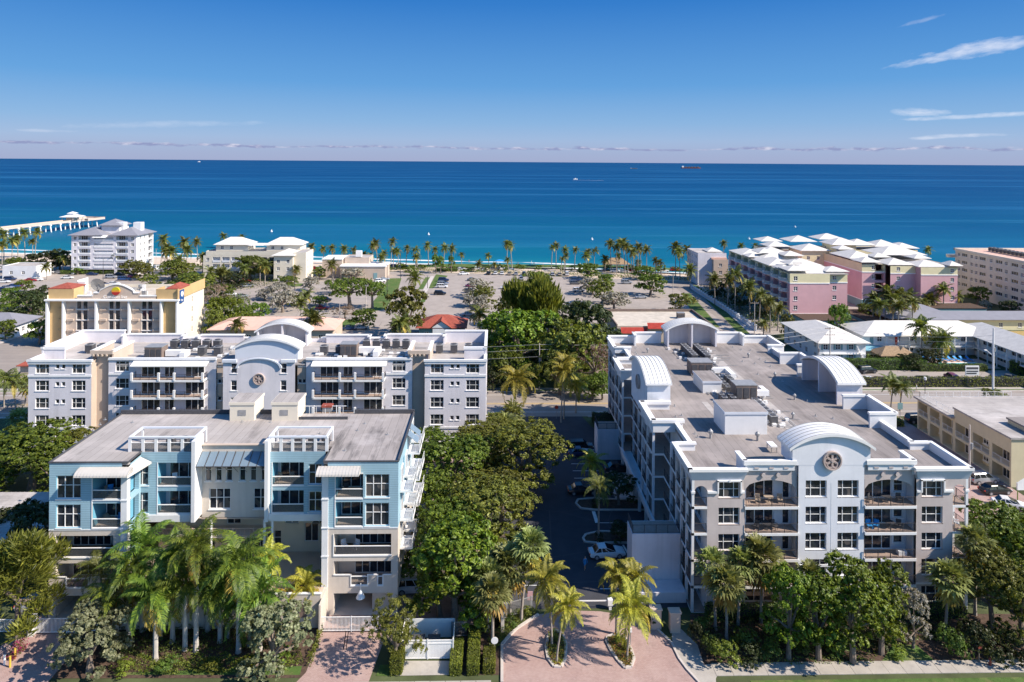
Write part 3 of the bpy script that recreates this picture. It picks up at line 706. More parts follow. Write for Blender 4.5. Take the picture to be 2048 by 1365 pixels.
S('trash_pad', [G(800, 1322), G(905, 1322), G(905, 1350), G(790, 1352)], -.002, M_['concrete'])
S('right_bed', [G(1380, 1228), G(2048, 1228), (64, 74), (64, 69.4), G(1400, 1330), G(1385, 1290)], -.009, M_['mulch'])
S('right_lawn', [G(1755, 1336), G(1785, 1290), G(1832, 1290), G(1870, 1322), G(2060, 1330), G(2060, 1341), G(1400, 1341), G(1400, 1334)], -.002, M_['grass'])
S('corner_lawn', [(25.5, 66.7), (64, 66.7), (64, 62), (25.5, 62)], -.002, M_['grass'])
S('footpath', [G(1343, 1262), G(1362, 1258), G(1395, 1290), G(1408, 1330), (23.6, 69.1), (22.2, 67), (21, 63), G(1376, 1340), G(1358, 1312), G(1345, 1287)], .0, M_['concrete'])
# sidewalk slabs: each slab its own piece
sw = bpy.data.objects.new('sidewalk', None); COL.objects.link(sw); sw['kind'] = 'structure'; sw['label'] = 'pale concrete sidewalk of square slabs along the bottom of the view'
slab = MB().box(0, 0, -.06, 1.72, 1.72, .03).mesh('slab', M_['concrete'])
slab2 = MB().box(0, 0, -.06, 1.46, 1.9, .03).mesh('slab', M_['concrete'])
for i in range(24): o = sub('slab', slab, sw, (22.4+i*1.75, 67.35+random.uniform(-.01, .01), random.uniform(-.008, .008)))
for i in range(40):
    x = -60+i*1.5
    o = sub('slab', slab2, sw, (x, 65.2+(0 if x < -9 else .0), random.uniform(-.008, .008)))
# kerbs of the entrance: curved raised stones
def kerb(name, pts, wd=.22, h=.14, parent=None):
    mb = MB()
    for (a, b), (c, d) in zip(pts, pts[1:]):
        dx_, dy_ = c-a, d-b; L = math.hypot(dx_, dy_) or 1; nx, ny = -dy_/L*wd/2, dx_/L*wd/2; e = .01/L
        mb.prism([(a+nx, b+ny), (a-nx, b-ny), (c-nx, d-ny), (c+nx, d+ny)], -.05, h)
    return mb.build(name, M_['curb'], parent, 'structure')
kerb('kerb', gp([(1004, 1366), (1004, 1290), (1019, 1272), (1034, 1258), (1055, 1244), (1077, 1230)]), .28)
kerb('kerb', gp([(1398, 1366), (1374, 1340), (1358, 1318), (1343, 1287), (1312, 1257), (1275, 1239), (1240, 1229)]))
def island(pxs, name='planter_island', fill='mulch'):
    pts = gp(pxs); kerb('island_kerb', pts+[pts[0]], .3, .16); S(name, pts, .05, M_[fill]); return pts
ISL_L = island([(1096, 1318), (1092, 1295), (1097, 1272), (1110, 1262), (1124, 1268), (1132, 1290), (1131, 1318), (1122, 1335), (1108, 1334)])
ISL_R = island([(1213, 1283), (1216, 1275), (1232, 1270), (1250, 1278), (1262, 1300), (1268, 1318), (1262, 1335), (1250, 1337), (1236, 1322), (1222, 1302)])
ISL_1 = island([(1152, 1008), (1156, 1000), (1185, 998), (1290, 1002), (1290, 1021), (1190, 1021), (1162, 1018)])
ISL_2 = island([(1166, 1078), (1172, 1070), (1200, 1064), (1270, 1066), (1270, 1087), (1190, 1087), (1170, 1085)])
# parking bay lines of the shaded lot
def pline(a, b, wd=.12, name='bay_line', z=-.004, m='paint'):
    (ax, ay), (bx, by) = a, b; L = math.hypot(bx-ax, by-ay); nx, ny = -(by-ay)/L*wd/2, (bx-ax)/L*wd/2
    mb = MB(); mb.quad((ax-nx, ay-ny, z), (bx-nx, by-ny, z), (bx+nx, by+ny, z), (ax+nx, ay+ny, z))
    return mb.build(name, M_[m], None, 'structure')
for y in (914, 928, 942, 956.6, 971.6):
    pline(G(1137+(y-900)*.2, y), G(1190+(y-900)*.2, y))
for y in (957, 975, 993): pline(G(1226, y), G(1262+(y-957)*.3, y), z=-.003)
pline(G(1187, 1023), G(1194, 1046), .5); pline(G(1197, 1046), G(1275, 1046)); pline(G(1245, 1020), G(1275, 1020)); pline(G(1246, 1090), G(1262, 1118), .25)
pline(G(1040, 1171), G(1085, 1171), .12); pline(G(1200, 1178), G(1238, 1178), .12)
pline(G(1265, 1085), G(1272, 1105), .12)
for a in ((1213, 857, 1222, 877), (1205, 860, 1205, 868)): pline(G(a[0], a[1]), G(a[2], a[3]), .2)
for a, b in (((692, 1262), (687, 1300)), ((697, 1262), (692, 1300))): pline(G(*a), G(*b), .09, m='yellow')
S('bay_concrete', [G(1212, 945), G(1262, 945), G(1285, 1001), G(1232, 1001)], -.005, M_['curb'])
S('side_walkway', [G(1190, 835), G(1245, 835), G(1260, 920), G(1205, 880)], -.005, M_['concrete'])
S('front_step_strip', [(-7, 119.0), (2, 119.0), (2, 136.2), (-1, 136.2), (-1, 120.5), (-7, 120.5)], -.005, M_['concrete'])
# far parking lot: grass islands, walk, side street and its verge
def gpatch(name, pxs, m, z=-.006): return S(name, gp(pxs), z, M_[m])
gpatch('park_lawn', [(776, 557), (803, 557), (797, 578), (789, 592), (771, 618), (741, 625), (744, 606), (762, 585)], 'grass')
gpatch('park_lawn', [(846, 579), (860, 555), (851, 555), (836, 579)], 'grass')
gpatch('park_lawn', [(856, 577), (866, 577), (896, 552), (872, 549), (866, 560)], 'grass')
gpatch('park_lawn', [(843, 588), (856, 588), (850, 604), (840, 610)], 'grass', -.005)
gpatch('park_walk', [(861, 553), (868, 553), (856, 580), (842, 600), (834, 600), (848, 578)], 'curb', -.004)
gpatch('dune_grass', [(772, 538), (900, 535), (1240, 538), (1420, 548), (1420, 542), (1240, 532), (900, 529), (772, 532)], 'grass', .25)
gpatch('lawn_strip', [(553, 575), (602, 573), (606, 567), (560, 570)], 'grass')
gpatch('lawn_strip', [(1363, 587), (1380, 587), (1440, 655), (1400, 655)], 'grass')
gpatch('lawn_strip', [(1240, 546), (1295, 548), (1290, 556), (1245, 556)], 'grass')
gpatch('lawn_strip', [(0, 668), (55, 650), (60, 656), (0, 682)], 'grass', -.004)
gpatch('lawn_strip', [(600, 640), (720, 640), (700, 660), (620, 668)], 'grass', -.004)
gpatch('side_street', [(1330, 560), (1400, 566), (1545, 668), (1480, 668), (1372, 592)], 'road', -.010)
gpatch('street_verge', [(1384, 570), (1396, 572), (1500, 668), (1478, 668)], 'grass', -.004)
gpatch('street_walk', [(1396, 572), (1404, 572), (1530, 668), (1500, 668)], 'curb', -.003)
for i in range(9):
    y = 575+i*7
    pline(G(982, y), G(1018, y), .16, z=-.012)
for i in range(12):
    for x0, x1 in ((1008, 1032),): pline(G(960-(i*1.0), 566+i*7), G(985, 566+i*7), .14, z=-.0125)
S('flagged_path', gp([(0, 680), (60, 662), (62, 666), (0, 688)]), .0, M_['curb'])
S('inner_street', [(-300, 158), (-95, 158), (-92, 196), (-88, 260), (-140, 262), (-150, 200), (-300, 196)], -.011, M_['road'])
S('shop_forecourt', [(-78, 200), (-30, 200), (-30, 230), (-78, 230)], -.010, M_['lot'])
S('grove_ground', [(-4, 156), (62, 156), (48, 205), (-8, 205)], -.009, M_['earth'])
# ------------------------------------------------------------ building kit
ORD = ['first', 'second', 'third', 'fourth', 'fifth', 'sixth', 'seventh', 'eighth', 'ninth', 'tenth', 'eleventh', 'twelfth', 'thirteenth', 'fourteenth', 'fifteenth', 'sixteenth', 'seventeenth', 'eighteenth', 'nineteenth', 'twentieth']+['twenty-'+q for q in ('first', 'second', 'third', 'fourth', 'fifth', 'sixth', 'seventh', 'eighth', 'ninth')]+['thirtieth']+['thirty-'+q for q in ('first', 'second', 'third', 'fourth', 'fifth', 'sixth', 'seventh', 'eighth', 'ninth')]
def win_spec(wd, h, cols, rows, fr=.07, split=True, mat_='trim', sill=True, gm='glass'):
    """frame mesh and pane meshes of one window; cols, rows = relative widths and heights"""
    sc, sr = sum(cols), sum(rows); f = MB(); d0, d1 = -.02, .09
    f.box(0, d0, 0, wd, d1, fr); f.box(0, d0, h-fr, wd, d1, h); f.box(0, d0, fr, fr, d1, h-fr); f.box(wd-fr, d0, fr, wd, d1, h-fr)
    xs = [0]; zs = [0]
    for c in cols: xs.append(xs[-1]+wd*c/sc)
    for r in rows: zs.append(zs[-1]+h*r/sr)
    for x in xs[1:-1]: f.box(x-fr*.45, d0+.01, fr, x+fr*.45, d1-.01, h-fr)
    for z in zs[1:-1]: f.box(fr, d0+.02, z-fr*.35, wd-fr, d1-.02, z+fr*.35)
    if sill: f.box(-.08, -.2, -.1, wd+.08, .02, -.003)
    panes = []
    if split:
        for x0, x1 in zip(xs, xs[1:]):
            for z0, z1 in zip(zs, zs[1:]):
                panes.append((MB().quad((0, 0, 0), (x1-x0, 0, 0), (x1-x0, 0, z1-z0), (0, 0, z1-z0)).mesh('pane', M_[gm]), (x0, .05, z0)))
    else: panes.append((MB().quad((0, 0, 0), (wd, 0, 0), (wd, 0, h), (0, 0, h)).mesh('pane', M_[gm]), (0, .05, 0)))
    return (wd, h, f.mesh('window', M_[mat_]), panes)
def win_at(parent, o, U, u, z, sp, rev=.16, name='window'):
    N = (U[1], -U[0]); p = (o[0]+U[0]*u-N[0]*rev, o[1]+U[1]*u-N[1]*rev, z); rz = math.atan2(U[1], U[0])
    w_ = put(name, sp[2], parent, p, rz) if not parent.get('_rot') else sub(name, sp[2], parent, p, rz)
    for me, l in sp[3]: sub('pane', me, w_, l)
    return w_
def facade(parent, o, U, L, z0, z1, wins, m, extra=(), rev=.16, name='wall', mr=None):
    holes = [(u, z, u+sp[0], z+sp[1]) for u, z, sp in wins]+list(extra)
    mb = MB(); mb.wall(o, U, L, z0, z1, holes, rev+.06, 0, 1)
    w_ = mb.build(name, [M_[m], M_[mr or m]], parent)
    for u, z, sp in wins: win_at(parent, o, U, u, z, sp, rev)
    return w_
def railing(mb, o, U, u0, u1, z, h=1.05, step=.13, out=0.0, post=1.6, m=0):
    N = (U[1], -U[0])
    def bx(a, b, z0, z1, d=.04):
        x0, y0 = o[0]+U[0]*a+N[0]*out, o[1]+U[1]*a+N[1]*out; x1, y1 = o[0]+U[0]*b+N[0]*out, o[1]+U[1]*b+N[1]*out
        mb.box(min(x0, x1)-abs(N[0])*d/2, min(y0, y1)-abs(N[1])*d/2, z0, max(x0, x1)+abs(N[0])*d/2, max(y0, y1)+abs(N[1])*d/2, z1, m)
    bx(u0, u1, z+h-.05, z+h); bx(u0, u1, z+.08, z+.12)
    n = max(1, int((u1-u0)/step))
    for i in range(n+1):
        a = u0+(u1-u0)*i/n; q = .016; bx(a-q/2, a+q/2, z+.1, z+h-.05, q)
    n = max(1, round((u1-u0)/post))
    for i in range(n+1): a = u0+(u1-u0)*i/n; bx(a-.03, a+.03, z, z+h, .06)
def bars(x0, y0, x1, y1, z, h, m, parent, step=.14, name='railing', post=2.4, thick=.03, kind='stuff'):
    L = math.hypot(x1-x0, y1-y0); ux, uy = (x1-x0)/L, (y1-y0)/L; mb = MB()
    def bar(a, b, z0, z1, t):
        ax, ay, bx_, by = x0+ux*a, y0+uy*a, x0+ux*b, y0+uy*b; nx, ny = -uy*t/2, ux*t/2
        mb.prism([(ax+nx, ay+ny), (ax-nx, ay-ny), (bx_-nx, by-ny), (bx_+nx, by+ny)], z0, z1)
    bar(0, L, z+h-.06, z+h, thick*1.6); bar(0, L, z+.1, z+.16, thick*1.6)
    for i in range(int(L/step)+1): bar(i*step, i*step+thick, z+.16, z+h-.06, thick)
    for i in range(int(L/post)+1): a = min(i*post, L-.1); bar(a, a+.09, z, z+h+.06, .09)
    return mb.build(name, M_[m], parent)
def par(mb, x0, y0, x1, y1, z0, z1, th=.3, cap=.14, ch=.22, m=0, mc=1, inner=None):
    """parapet run with a wider white coping, axis aligned"""
    if abs(x1-x0) > abs(y1-y0): mb.box(x0, y0-th/2, z0, x1, y0+th/2, z1-ch, m); mb.box(x0-cap, y0-th/2-cap, z1-ch, x1+cap, y0+th/2+cap, z1, mc)
    else: mb.box(x0-th/2, y0, z0, x0+th/2, y1, z1-ch, m); mb.box(x0-th/2-cap, y0-cap, z1-ch, x0+th/2+cap, y1+cap, z1, mc)
def vault(T, Wd, D, z0, zs, rise, parent, gable='bluegrey', over=.45, th=.32, fins=True, front=True, depth_over=.35):
    """barrel roof piece: arc across width Wd, depth D, walls from z0 to the springing zs"""
    zs += rise*.2; rise *= .76; R = (Wd*Wd/4+rise*rise)/(2*rise); n = 22
    def arc(u, extra=0.0): return zs+math.sqrt(max(0, (R+extra)**2-u*u))-(R-rise)
    W2 = Wd/2+over; us = [-W2+2*W2*i/n for i in range(n+1)]
    def zt(u): return zs+math.sqrt(max(.01, R*R-min(abs(u), R*.999)**2))-(R-rise)
    mb = MB()
    for a, b in zip(us, us[1:]):
        za, zb = zt(a), zt(b); q = [T(a, -depth_over, za+th), T(b, -depth_over, zb+th), T(b, D+.15, zb+th), T(a, D+.15, za+th)]; mb.quad(*q, 0)
        q = [T(a, -depth_over, za), T(b, -depth_over, zb), T(b, D+.15, zb), T(a, D+.15, za)]; mb.quad(*reversed(q), 1)
        mb.quad(T(a, -depth_over, za), T(b, -depth_over, zb), T(b, -depth_over, zb+th), T(a, -depth_over, za+th), 1)
        mb.quad(T(a, D+.15, za+th), T(b, D+.15, zb+th), T(b, D+.15, zb), T(a, D+.15, za), 1)
    for a in (-W2, W2):
        z = zt(a); mb.quad(T(a, -depth_over, z), T(a, D+.15, z), T(a, D+.15, z+th), T(a, -depth_over, z+th), 1)
    mb.build('vault_roof', [M_['seam'], M_['trim']], parent)
    # raised seams
    sm = MB(); k = max(3, int(D/.55))
    for i in range(k+1):
        d = -depth_over+.1+(D+.3)*i/k
        for a, b in zip(us, us[1:]):
            za, zb = zt(a)+th, zt(b)+th; sm.quad(T(a, d, za+.05), T(b, d, zb+.05), T(b, d+.05, zb+.05), T(a, d+.05, za+.05)); sm.quad(T(a, d, za), T(b, d, zb), T(b, d, zb+.05), T(a, d, za+.05)); sm.quad(T(a, d+.05, za+.05), T(b, d+.05, zb+.05), T(b, d+.05, zb), T(a, d+.05, za))
    o_ = sm.build('roof_seams', M_['metal'], parent); o_['kind'] = 'stuff'
    wb = MB(); n2 = 18; us2 = [-Wd/2+Wd*i/n2 for i in range(n2+1)]
    if front:
        for a, b in zip(us2, us2[1:]):
            wb.quad(T(a, 0, z0), T(b, 0, z0), T(b, 0, zt(b)+.02), T(a, 0, zt(a)+.02)); wb.quad(T(b, .25, z0), T(a, .25, z0), T(a, .25, zt(a)+.02), T(b, .25, zt(b)+.02))
    if fins:
        for a in ([-Wd/2, -.15, Wd/2-.3]):
            zz = min(zt(a+.01), zt(a+.29))+.02; P = [T(a, .25, z0), T(a+.3, .25, z0), T(a+.3, D, z0), T(a, D, z0)]; Q = [(p[0], p[1], zz) for p in P]
            for i in range(4): j = (i+1) % 4; wb.quad(P[i], P[j], Q[j], Q[i])
        for a in (-Wd/2, Wd/2):
            wb.quad(T(a, 0, z0), T(a, .26, z0), T(a, .26, zt(a)), T(a, 0, zt(a)))
    wb.build('gable_wall', M_[gable], parent)
def annulus(mb, cx, cz, r0, r1, y0, y1, n=20, m=0, T=None):
    T = T or (lambda u, d, z: (u, d, z))
    for i in range(n):
        a, b = 2*PI*i/n, 2*PI*(i+1)/n; P = lambda r, t, y: T(cx+r*math.cos(t), y, cz+r*math.sin(t))
        mb.quad(P(r0, a, y0), P(r1, a, y0), P(r1, b, y0), P(r0, b, y0), m)
        mb.quad(P(r1, a, y0), P(r1, a, y1), P(r1, b, y1), P(r1, b, y0), m)
        if r0 > 0: mb.quad(P(r0, a, y1), P(r0, a, y0), P(r0, b, y0), P(r0, b, y1), m)
def medallion(parent, T, cx, cz, R):
    mb = MB(); annulus(mb, cx, cz, 0, R*.97, -.03, .0, 24, 1, T); annulus(mb, cx, cz, R*.86, R, -.30, 0, 28, 0, T)
    for k in range(6):
        a = k*PI/3; annulus(mb, cx+R*.48*math.cos(a), cz+R*.48*math.sin(a), R*.24, R*.36, -.20-.004*k, 0, 14, 0, T)
        a += PI/6; annulus(mb, cx+R*.66*math.cos(a), cz+R*.66*math.sin(a), R*.08, R*.18, -.16-.003*k, 0, 10, 0, T)
    annulus(mb, cx, cz, R*.18, R*.27, -.17, 0, 14, 0, T)
    annulus(mb, cx, cz, 0, R*.15, -.26, 0, 12, 0, T)
    return mb.build('rose_medallion', [M_['rose'], M_['rust']], parent)
# garden furniture
def chair_mesh(m):
    b = MB(); b.box(-.28, -.28, .38, .28, .28, .46); b.box(-.28, .22, .46, .28, .30, .95)
    for x in (-.26, .22):
        for y in (-.26, .24): b.box(x, y, 0, x+.05, y+.05, .38)
        b.box(x, -.26, .62, x+.05, .24, .67)
    return b.mesh('chair', M_[m])
def table_mesh(m): return MB().cyl(0, 0, .68, .73, .55, 14).cyl(0, 0, 0, .68, .05, 6).cyl(0, 0, 0, .04, .28, 10).mesh('table', M_[m])
def lounger_mesh(m):
    b = MB(); b.box(-.33, -.9, .28, .33, .35, .36); b.quad((-.33, .35, .36), (.33, .35, .36), (.33, .95, .8), (-.33, .95, .8)); b.quad((-.33, .35, .28), (-.33, .95, .74), (.33, .95, .74), (.33, .35, .28))
    for x in (-.3, .25):
        for y in (-.8, .2): b.box(x, y, 0, x+.05, y+.05, .28)
    return b.mesh('lounger', M_[m])
CH = {k: chair_mesh(k) for k in ('rail', 'white', 'blueplastic', 'wood')}; TB = {k: table_mesh(k) for k in ('rail', 'white', 'wood')}
def chair(x, y, z, rz, m, label): o = link('patio_chair', CH[m], None, None, (x, y, z), rz); return tag(o, label, 'chair', 'chairs on the balconies')
def tabl(x, y, z, m, label): o = link('patio_table', TB[m], None, None, (x, y, z)); return tag(o, label, 'table', 'tables on the balconies')
# roof-top machines
AC = MB(); AC.box(-.42, -.42, 0, .42, .42, .82, 0); AC.box(-.46, -.46, .82, .46, .46, .88, 1); annulus(AC, 0, 0, 0, .1, 0, 0, 6)
AC.v = AC.v[:16]; AC.f = AC.f[:12]; AC.m = AC.m[:12]
AC.cyl(0, 0, .88, .95, .34, 12, 0)
AC_ME = AC.mesh('condenser', [M_['acdark'], M_['metal']])
def condenser(x, y, z, label, group, s=1.0, st=.0):
    o = link('condenser_unit', AC_ME, None, None, (x, y, z+st), random.uniform(-.05, .05)); o.scale = (s, s, s); tag(o, label, 'air conditioner', group)
    return o
VENT = MB().cyl(0, 0, 0, .55, .12, 8).cyl(0, 0, .55, .75, .26, 10).cyl(0, 0, .75, .95, .2, 10, 0, .05).mesh('vent', M_['metal'])
STUB = MB().cyl(0, 0, 0, .32, .06, 6).cyl(0, 0, 0, .03, .22, 8).mesh('vent', M_['metal'])
def vent(x, y, z, label, group, big=False, s=1.0):
    o = link('roof_vent', VENT if big else STUB, None, None, (x, y, z)); o.scale = (s,)*3; tag(o, label, 'vent', group); return o

W_B = win_spec(2.42, 1.92, (1, 1.75, 1), (1, 1)); W_A = win_spec(2.3, 1.8, (1, 1.7, 1), (1, 1), split=False); W_As = win_spec(.65, .75, (1,), (1,), split=False)
W_side = win_spec(1.1, 1.7, (1,), (1, 1), split=False)
D3 = win_spec(3.3, 2.3, (1, 1, 1), (1,), .09, sill=False); D4 = win_spec(3.6, 2.35, (1, 1, 1, 1), (1,), .08, sill=False); D2 = win_spec(1.7, 2.3, (1, 1), (1,), .08, sill=False); DK = win_spec(.85, 2.1, (1,), (1,), .08, sill=False)

# ============================================================ BUILDING B: the grey condominium at the right
B = thing('condominium', 'grey and taupe five-storey condominium at right with a front rose medallion and vaulted parapets', 'apartment building', (38.5, 105.5, 0))
FL = [0, 3, 6, 9, 12]; RB = 15.4
XL, XR, YF, YB = 22.6, 54.5, 77.0, 134.0
S_U = (1, 0); E_U = (0, 1); W_U = (0, -1)
# corner blocks
cw = [(1.35, k+.95, W_B) for k in FL[1:]]+[(1.35, .75, W_B)]
for nm, x0, wu in (('left', 24.35, 1.3), ('right', 48.45, .65)):
    wn = [(wu, (k+.95 if k else .85), W_B) for k in FL]
    holes = []
    facade(B, (x0, 76.9), S_U, 4.25, 0, 15.0, wn, 'taupe', rev=.2)
    lo = MB(); # pale base storey and sill band, hood over the top window
    lo.box(x0-.02, 76.84, 3.0, x0+4.27, 76.897, 3.18)
    for u0, u1 in ((0, wu-.05), (wu+2.47, 4.25)): lo.box(x0+u0, 76.72, 13.55, x0+u1, 76.897, 13.8)
    for u in (wu-.18, wu+2.45): lo.box(x0+u, 76.70, 13.55, x0+u+.16, 76.897, 15.0)
    lo.box(x0+wu-.18, 76.70, 14.86, x0+wu+2.61, 76.895, 15.02); lo.box(x0+wu+1.1, 76.66, 14.84, x0+wu+1.35, 76.699, 15.1)
    lo.build('band_course', M_['trim'], B)
# corner loggias: slabs, post, arch, rails, glazed doors set back
for sgn, xa, xb in ((-1, 22.6, 24.35), (1, 52.7, 54.5)):
    sl_ = MB(); fl_ = MB(); rl = MB(); dk = MB()
    for k in FL:
        sl_.box(xa, 76.9, k-.28, xb, 84, k); fl_.box(xa+.05, 76.95, k+.002, xb-.05, 83.9, k+.02)
        if k: railing(rl, (xa, 76.98), S_U, .25, xb-xa-.1, k)
        xo = xa if sgn < 0 else xb
        if k: railing(rl, (xo+(-sgn)*.06, 77.1), E_U, .1, 6.8, k)
    sl_.box(xa, 76.9, 15.0, xb, 84, 15.2)
    sl_.build('balcony_slab', M_['trim'], B); fl_.build('balcony_floor', M_['tilefloor'], B); rl.build('railing', M_['rail'], B)
    po = MB(); xc = xa if sgn < 0 else xb-.28
    for yy in (76.9, 79.2, 81.5, 83.72): po.box(xc, yy, 0, xc+.28, yy+.28, 15.0)
    po.box(xc-.08, 76.82, 13.5, xc+.36, 77.26, 13.75)
    po.build('post', M_['white'], B)
    # arched head over the top opening (front) and side
    ar = MB(); u0, u1 = (xa+.28, xb) if sgn < 0 else (xa, xb-.28); cxm = (u0+u1)/2; rr = (u1-u0)/2; n = 10
    for i in range(n):
        a, b = PI-PI*i/n, PI-PI*(i+1)/n; xa1, xb1 = cxm+rr*math.cos(a), cxm+rr*math.cos(b); za1, zb1 = 13.65+rr*.95*math.sin(a), 13.65+rr*.95*math.sin(b)
        ar.quad((xa1, 76.9, za1), (xb1, 76.9, zb1), (xb1, 76.9, 15.0), (xa1, 76.9, 15.0)); ar.quad((xa1, 76.9, za1), (xa1, 77.15, za1), (xb1, 77.15, zb1), (xb1, 76.9, zb1))
    for yy in (77.18, 79.5, 81.8):
        for i in range(n):
            a, b = PI-PI*i/n, PI-PI*(i+1)/n; rq = 1.0; ya1, yb1 = yy+1+rq*math.cos(a), yy+1+rq*math.cos(b); za1, zb1 = 13.9+.8*math.sin(a), 13.9+.8*math.sin(b)
            xo = xa if sgn < 0 else xb
            ar.quad((xo, ya1, za1), (xo, yb1, zb1), (xo, yb1, 15.0), (xo, ya1, 15.0))
    ar.build('arch_head', M_['taupe'], B)
    wl = facade(B, (xb, 84), W_U, 7.1, 0, 15.0, [(1.2, k+.1, D4) for k in FL], 'room') if sgn < 0 else facade(B, (xa, 76.9), E_U, 7.1, 0, 15.0, [(1.2, k+.1, D4) for k in FL], 'room')
# light centre bay with flush windows
cwins = [(u, k+.95, W_B) for k in FL for u in (.85, 4.55)]
facade(B, (34.85, 77.0), S_U, 7.6, 0, 16.6, cwins, 'bluegrey', rev=.2)
cb = MB(); cb.box(34.8, 76.90, 5.05, 42.5, 76.997, 5.3); cb.box(38.63, 76.985, 5.3, 38.67, 76.998, 14.6); cb.box(34.8, 76.93, 11.7, 42.5, 76.998, 11.78) if False else None
cb.build('band_course', M_['white'], B)
# balcony bays
for x0, x1, dside in ((28.62, 34.85, 1), (42.45, 48.45, 0)):
    L = x1-x0; holes = [(.18, k+.02, L-.12, k+2.75, 1.35) for k in FL[:-1]]+[(.18, 12.02, L-.12, 14.88, 1.35)]
    mb = MB(); mb.wall((x0, 77.25), S_U, L, 0, 16.7, holes, .2, 0, 1); mb.build('wall', [M_['taupe'], M_['room']], B)
    sb = MB(); fb = MB(); rb = MB(); bw = MB()
    # shallow arch head of the top opening
    for i in range(12):
        ua, ub = .18+(L-.3)*i/12, .18+(L-.3)*(i+1)/12
        def zz(u): q = (u-.18)/(L-.3)*2-1; return 14.1+.72*(1-q*q) if abs(q) < .86 else 13.98+ (0 if abs(q) < .93 else -.25)
        sb_top = 14.9; bw.quad((x0+ua, 77.24, zz(ua)), (x0+ub, 77.24, zz(ub)), (x0+ub, 77.24, sb_top), (x0+ua, 77.24, sb_top))
    bw.build('arch_head', M_['taupe'], B)
    for k in FL:
        sb.box(x0+.02, 76.75, k-.3, x1-.02, 77.24, k); fb.box(x0+.2, 76.8, k+.002, x1-.14, 78.57, k+.03)
        if k: railing(rb, (x0, 76.82), S_U, .15, L-.15, k)
    sb.build('balcony_slab', M_['trim'], B); fb.build('balcony_floor', M_['tilefloor'], B); rb.build('railing', M_['rail'], B)
    ws = [(.75 if dside else .85, k+.05, D3) for k in FL]+[((L-1.15) if dside else L-1.6, k+(.05 if dside else .75), DK if dside else W_side) for k in FL]
    facade(B, (x0, 78.62), S_U, L, 0, 15.0, ws, 'room', name='balcony_back_wall', rev=.1)
    # corbels and bosses
    for q in (1.4, 3.1, 4.8):
        c_ = MB(); c_.box(x0+q-.26, 76.95, 16.2, x0+q+.26, 77.249, 16.4); c_.box(x0+q-.15, 77.05, 16.0, x0+q+.15, 77.248, 16.199); c_.build('corbel', M_['taupe'], B)
    for q in (2.25, 3.95):
        c_ = MB(); annulus(c_, x0+q, 15.45, 0, .24, 77.05, 77.25, 14); c_.build('boss', M_['taupe'], B)
# parapets and coved cornices
pm = MB()
for x0, x1 in ((22.5, 28.6), (48.5, 54.6)):
    # cove: sloping pale band
    a, b = x0, x1
    pm.quad((a+.1, 76.9, 15.0), (b-.1, 76.9, 15.0), (b+.25, 76.55, 16.1), (a-.25, 76.55, 16.1), 2)
    pm.box(a-.35, 76.45, 16.1, b+.3, 76.95, 16.4, 1); pm.box(a, 76.95, 15.0, b, 77.2, 16.35, 0)
for xs, xd in ((22.5, -1), (54.6, 1)):
    pm.quad((xs+(.1 if xd < 0 else -.1), 76.9, 15.0), (xs+(.1 if xd < 0 else -.1), 84, 15.0), (xs+xd*.25, 84, 16.1), (xs+xd*.25, 76.55, 16.1), 2)
    pm.box(xs-.1 if xd > 0 else xs-.35, 76.5, 16.1, xs+.35 if xd > 0 else xs+.1, 84.2, 16.4, 1)
    pm.box(xs-(.2 if xd > 0 else -.05), 77.0, 15.0, xs-(.0 if xd > 0 else -.25), 84, 16.3, 0)
for x0, x1 in ((28.75, 34.4), (42.9, 48.3)):
    pm.box(x0, 77.0, 16.0, x1, 77.25, 16.95, 0); pm.box(x0-.2, 76.85, 16.7, x1+.2, 77.4, 17.15, 1); pm.box(x0-.1, 76.98, 16.55, x1+.1, 77.26, 16.7, 1)
    xs = x0 if x0 < 38 else x1; par(pm, xs, 77.2, xs, 79.6, RB, 17.15)
par(pm, 22.7, 84.0, 25.0, 84.0, RB, 16.4); par(pm, 52.0, 84.0, 54.4, 84.0, RB, 16.4); par(pm, 24.4, 84.0, 26.3, 84.0, RB, 17.0) if False else None
par(pm, 24.6, 84.1, 24.6, 91.0, RB, 16.2); par(pm, 52.4, 84.1, 52.4, 91.0, RB, 16.4)
for y0, y1 in ((91, 98), (113, 120)):
    ya, yb = y0, y1
    par(pm, 21.4, ya, 21.4, yb, 14.9, 16.6, .3, .25, .4); par(pm, 21.4, ya, 25.4, ya, 14.9, 16.6, .3, .2, .4); par(pm, 21.4, yb, 25.4, yb, 14.9, 16.6, .3, .2, .4)
    par(pm, 54.4, ya, 54.4, yb, 14.9, 17.5, .3, .15, .3); par(pm, 50.8, ya, 54.4, ya, RB, 17.5, .3, .1, .3); par(pm, 50.8, yb, 54.4, yb, RB, 17.5, .3, .1, .3)
par(pm, 24.6, 98, 24.6, 99.5, RB, 16.2); par(pm, 24.6, 111.5, 24.6, 113, RB, 16.2); par(pm, 24.6, 120, 24.6, 127, RB, 16.2); par(pm, 52.4, 120, 52.4, 127, RB, 16.4)
par(pm, 53.6, 98, 53.6, 99.5, RB, 16.4); par(pm, 53.6, 111.5, 53.6, 113, RB, 16.4)
par(pm, 22.6, 127, 22.6, 134, 14.9, 16.6, .3, .2, .35); par(pm, 22.6, 127, 25.6, 127, RB, 16.6); par(pm, 54.4, 127, 54.4, 134, 14.9, 17.0); par(pm, 51.5, 127, 54.4, 127, RB, 17.0)
par(pm, 22.6, 134, 27.5, 134, 14.9, 16.9); par(pm, 27.5, 134, 33.0, 134, 14.9, 17.6); par(pm, 43.2, 134, 48.7, 134, 14.9, 17.6); par(pm, 48.7, 134, 54.4, 134, 14.9, 16.9)
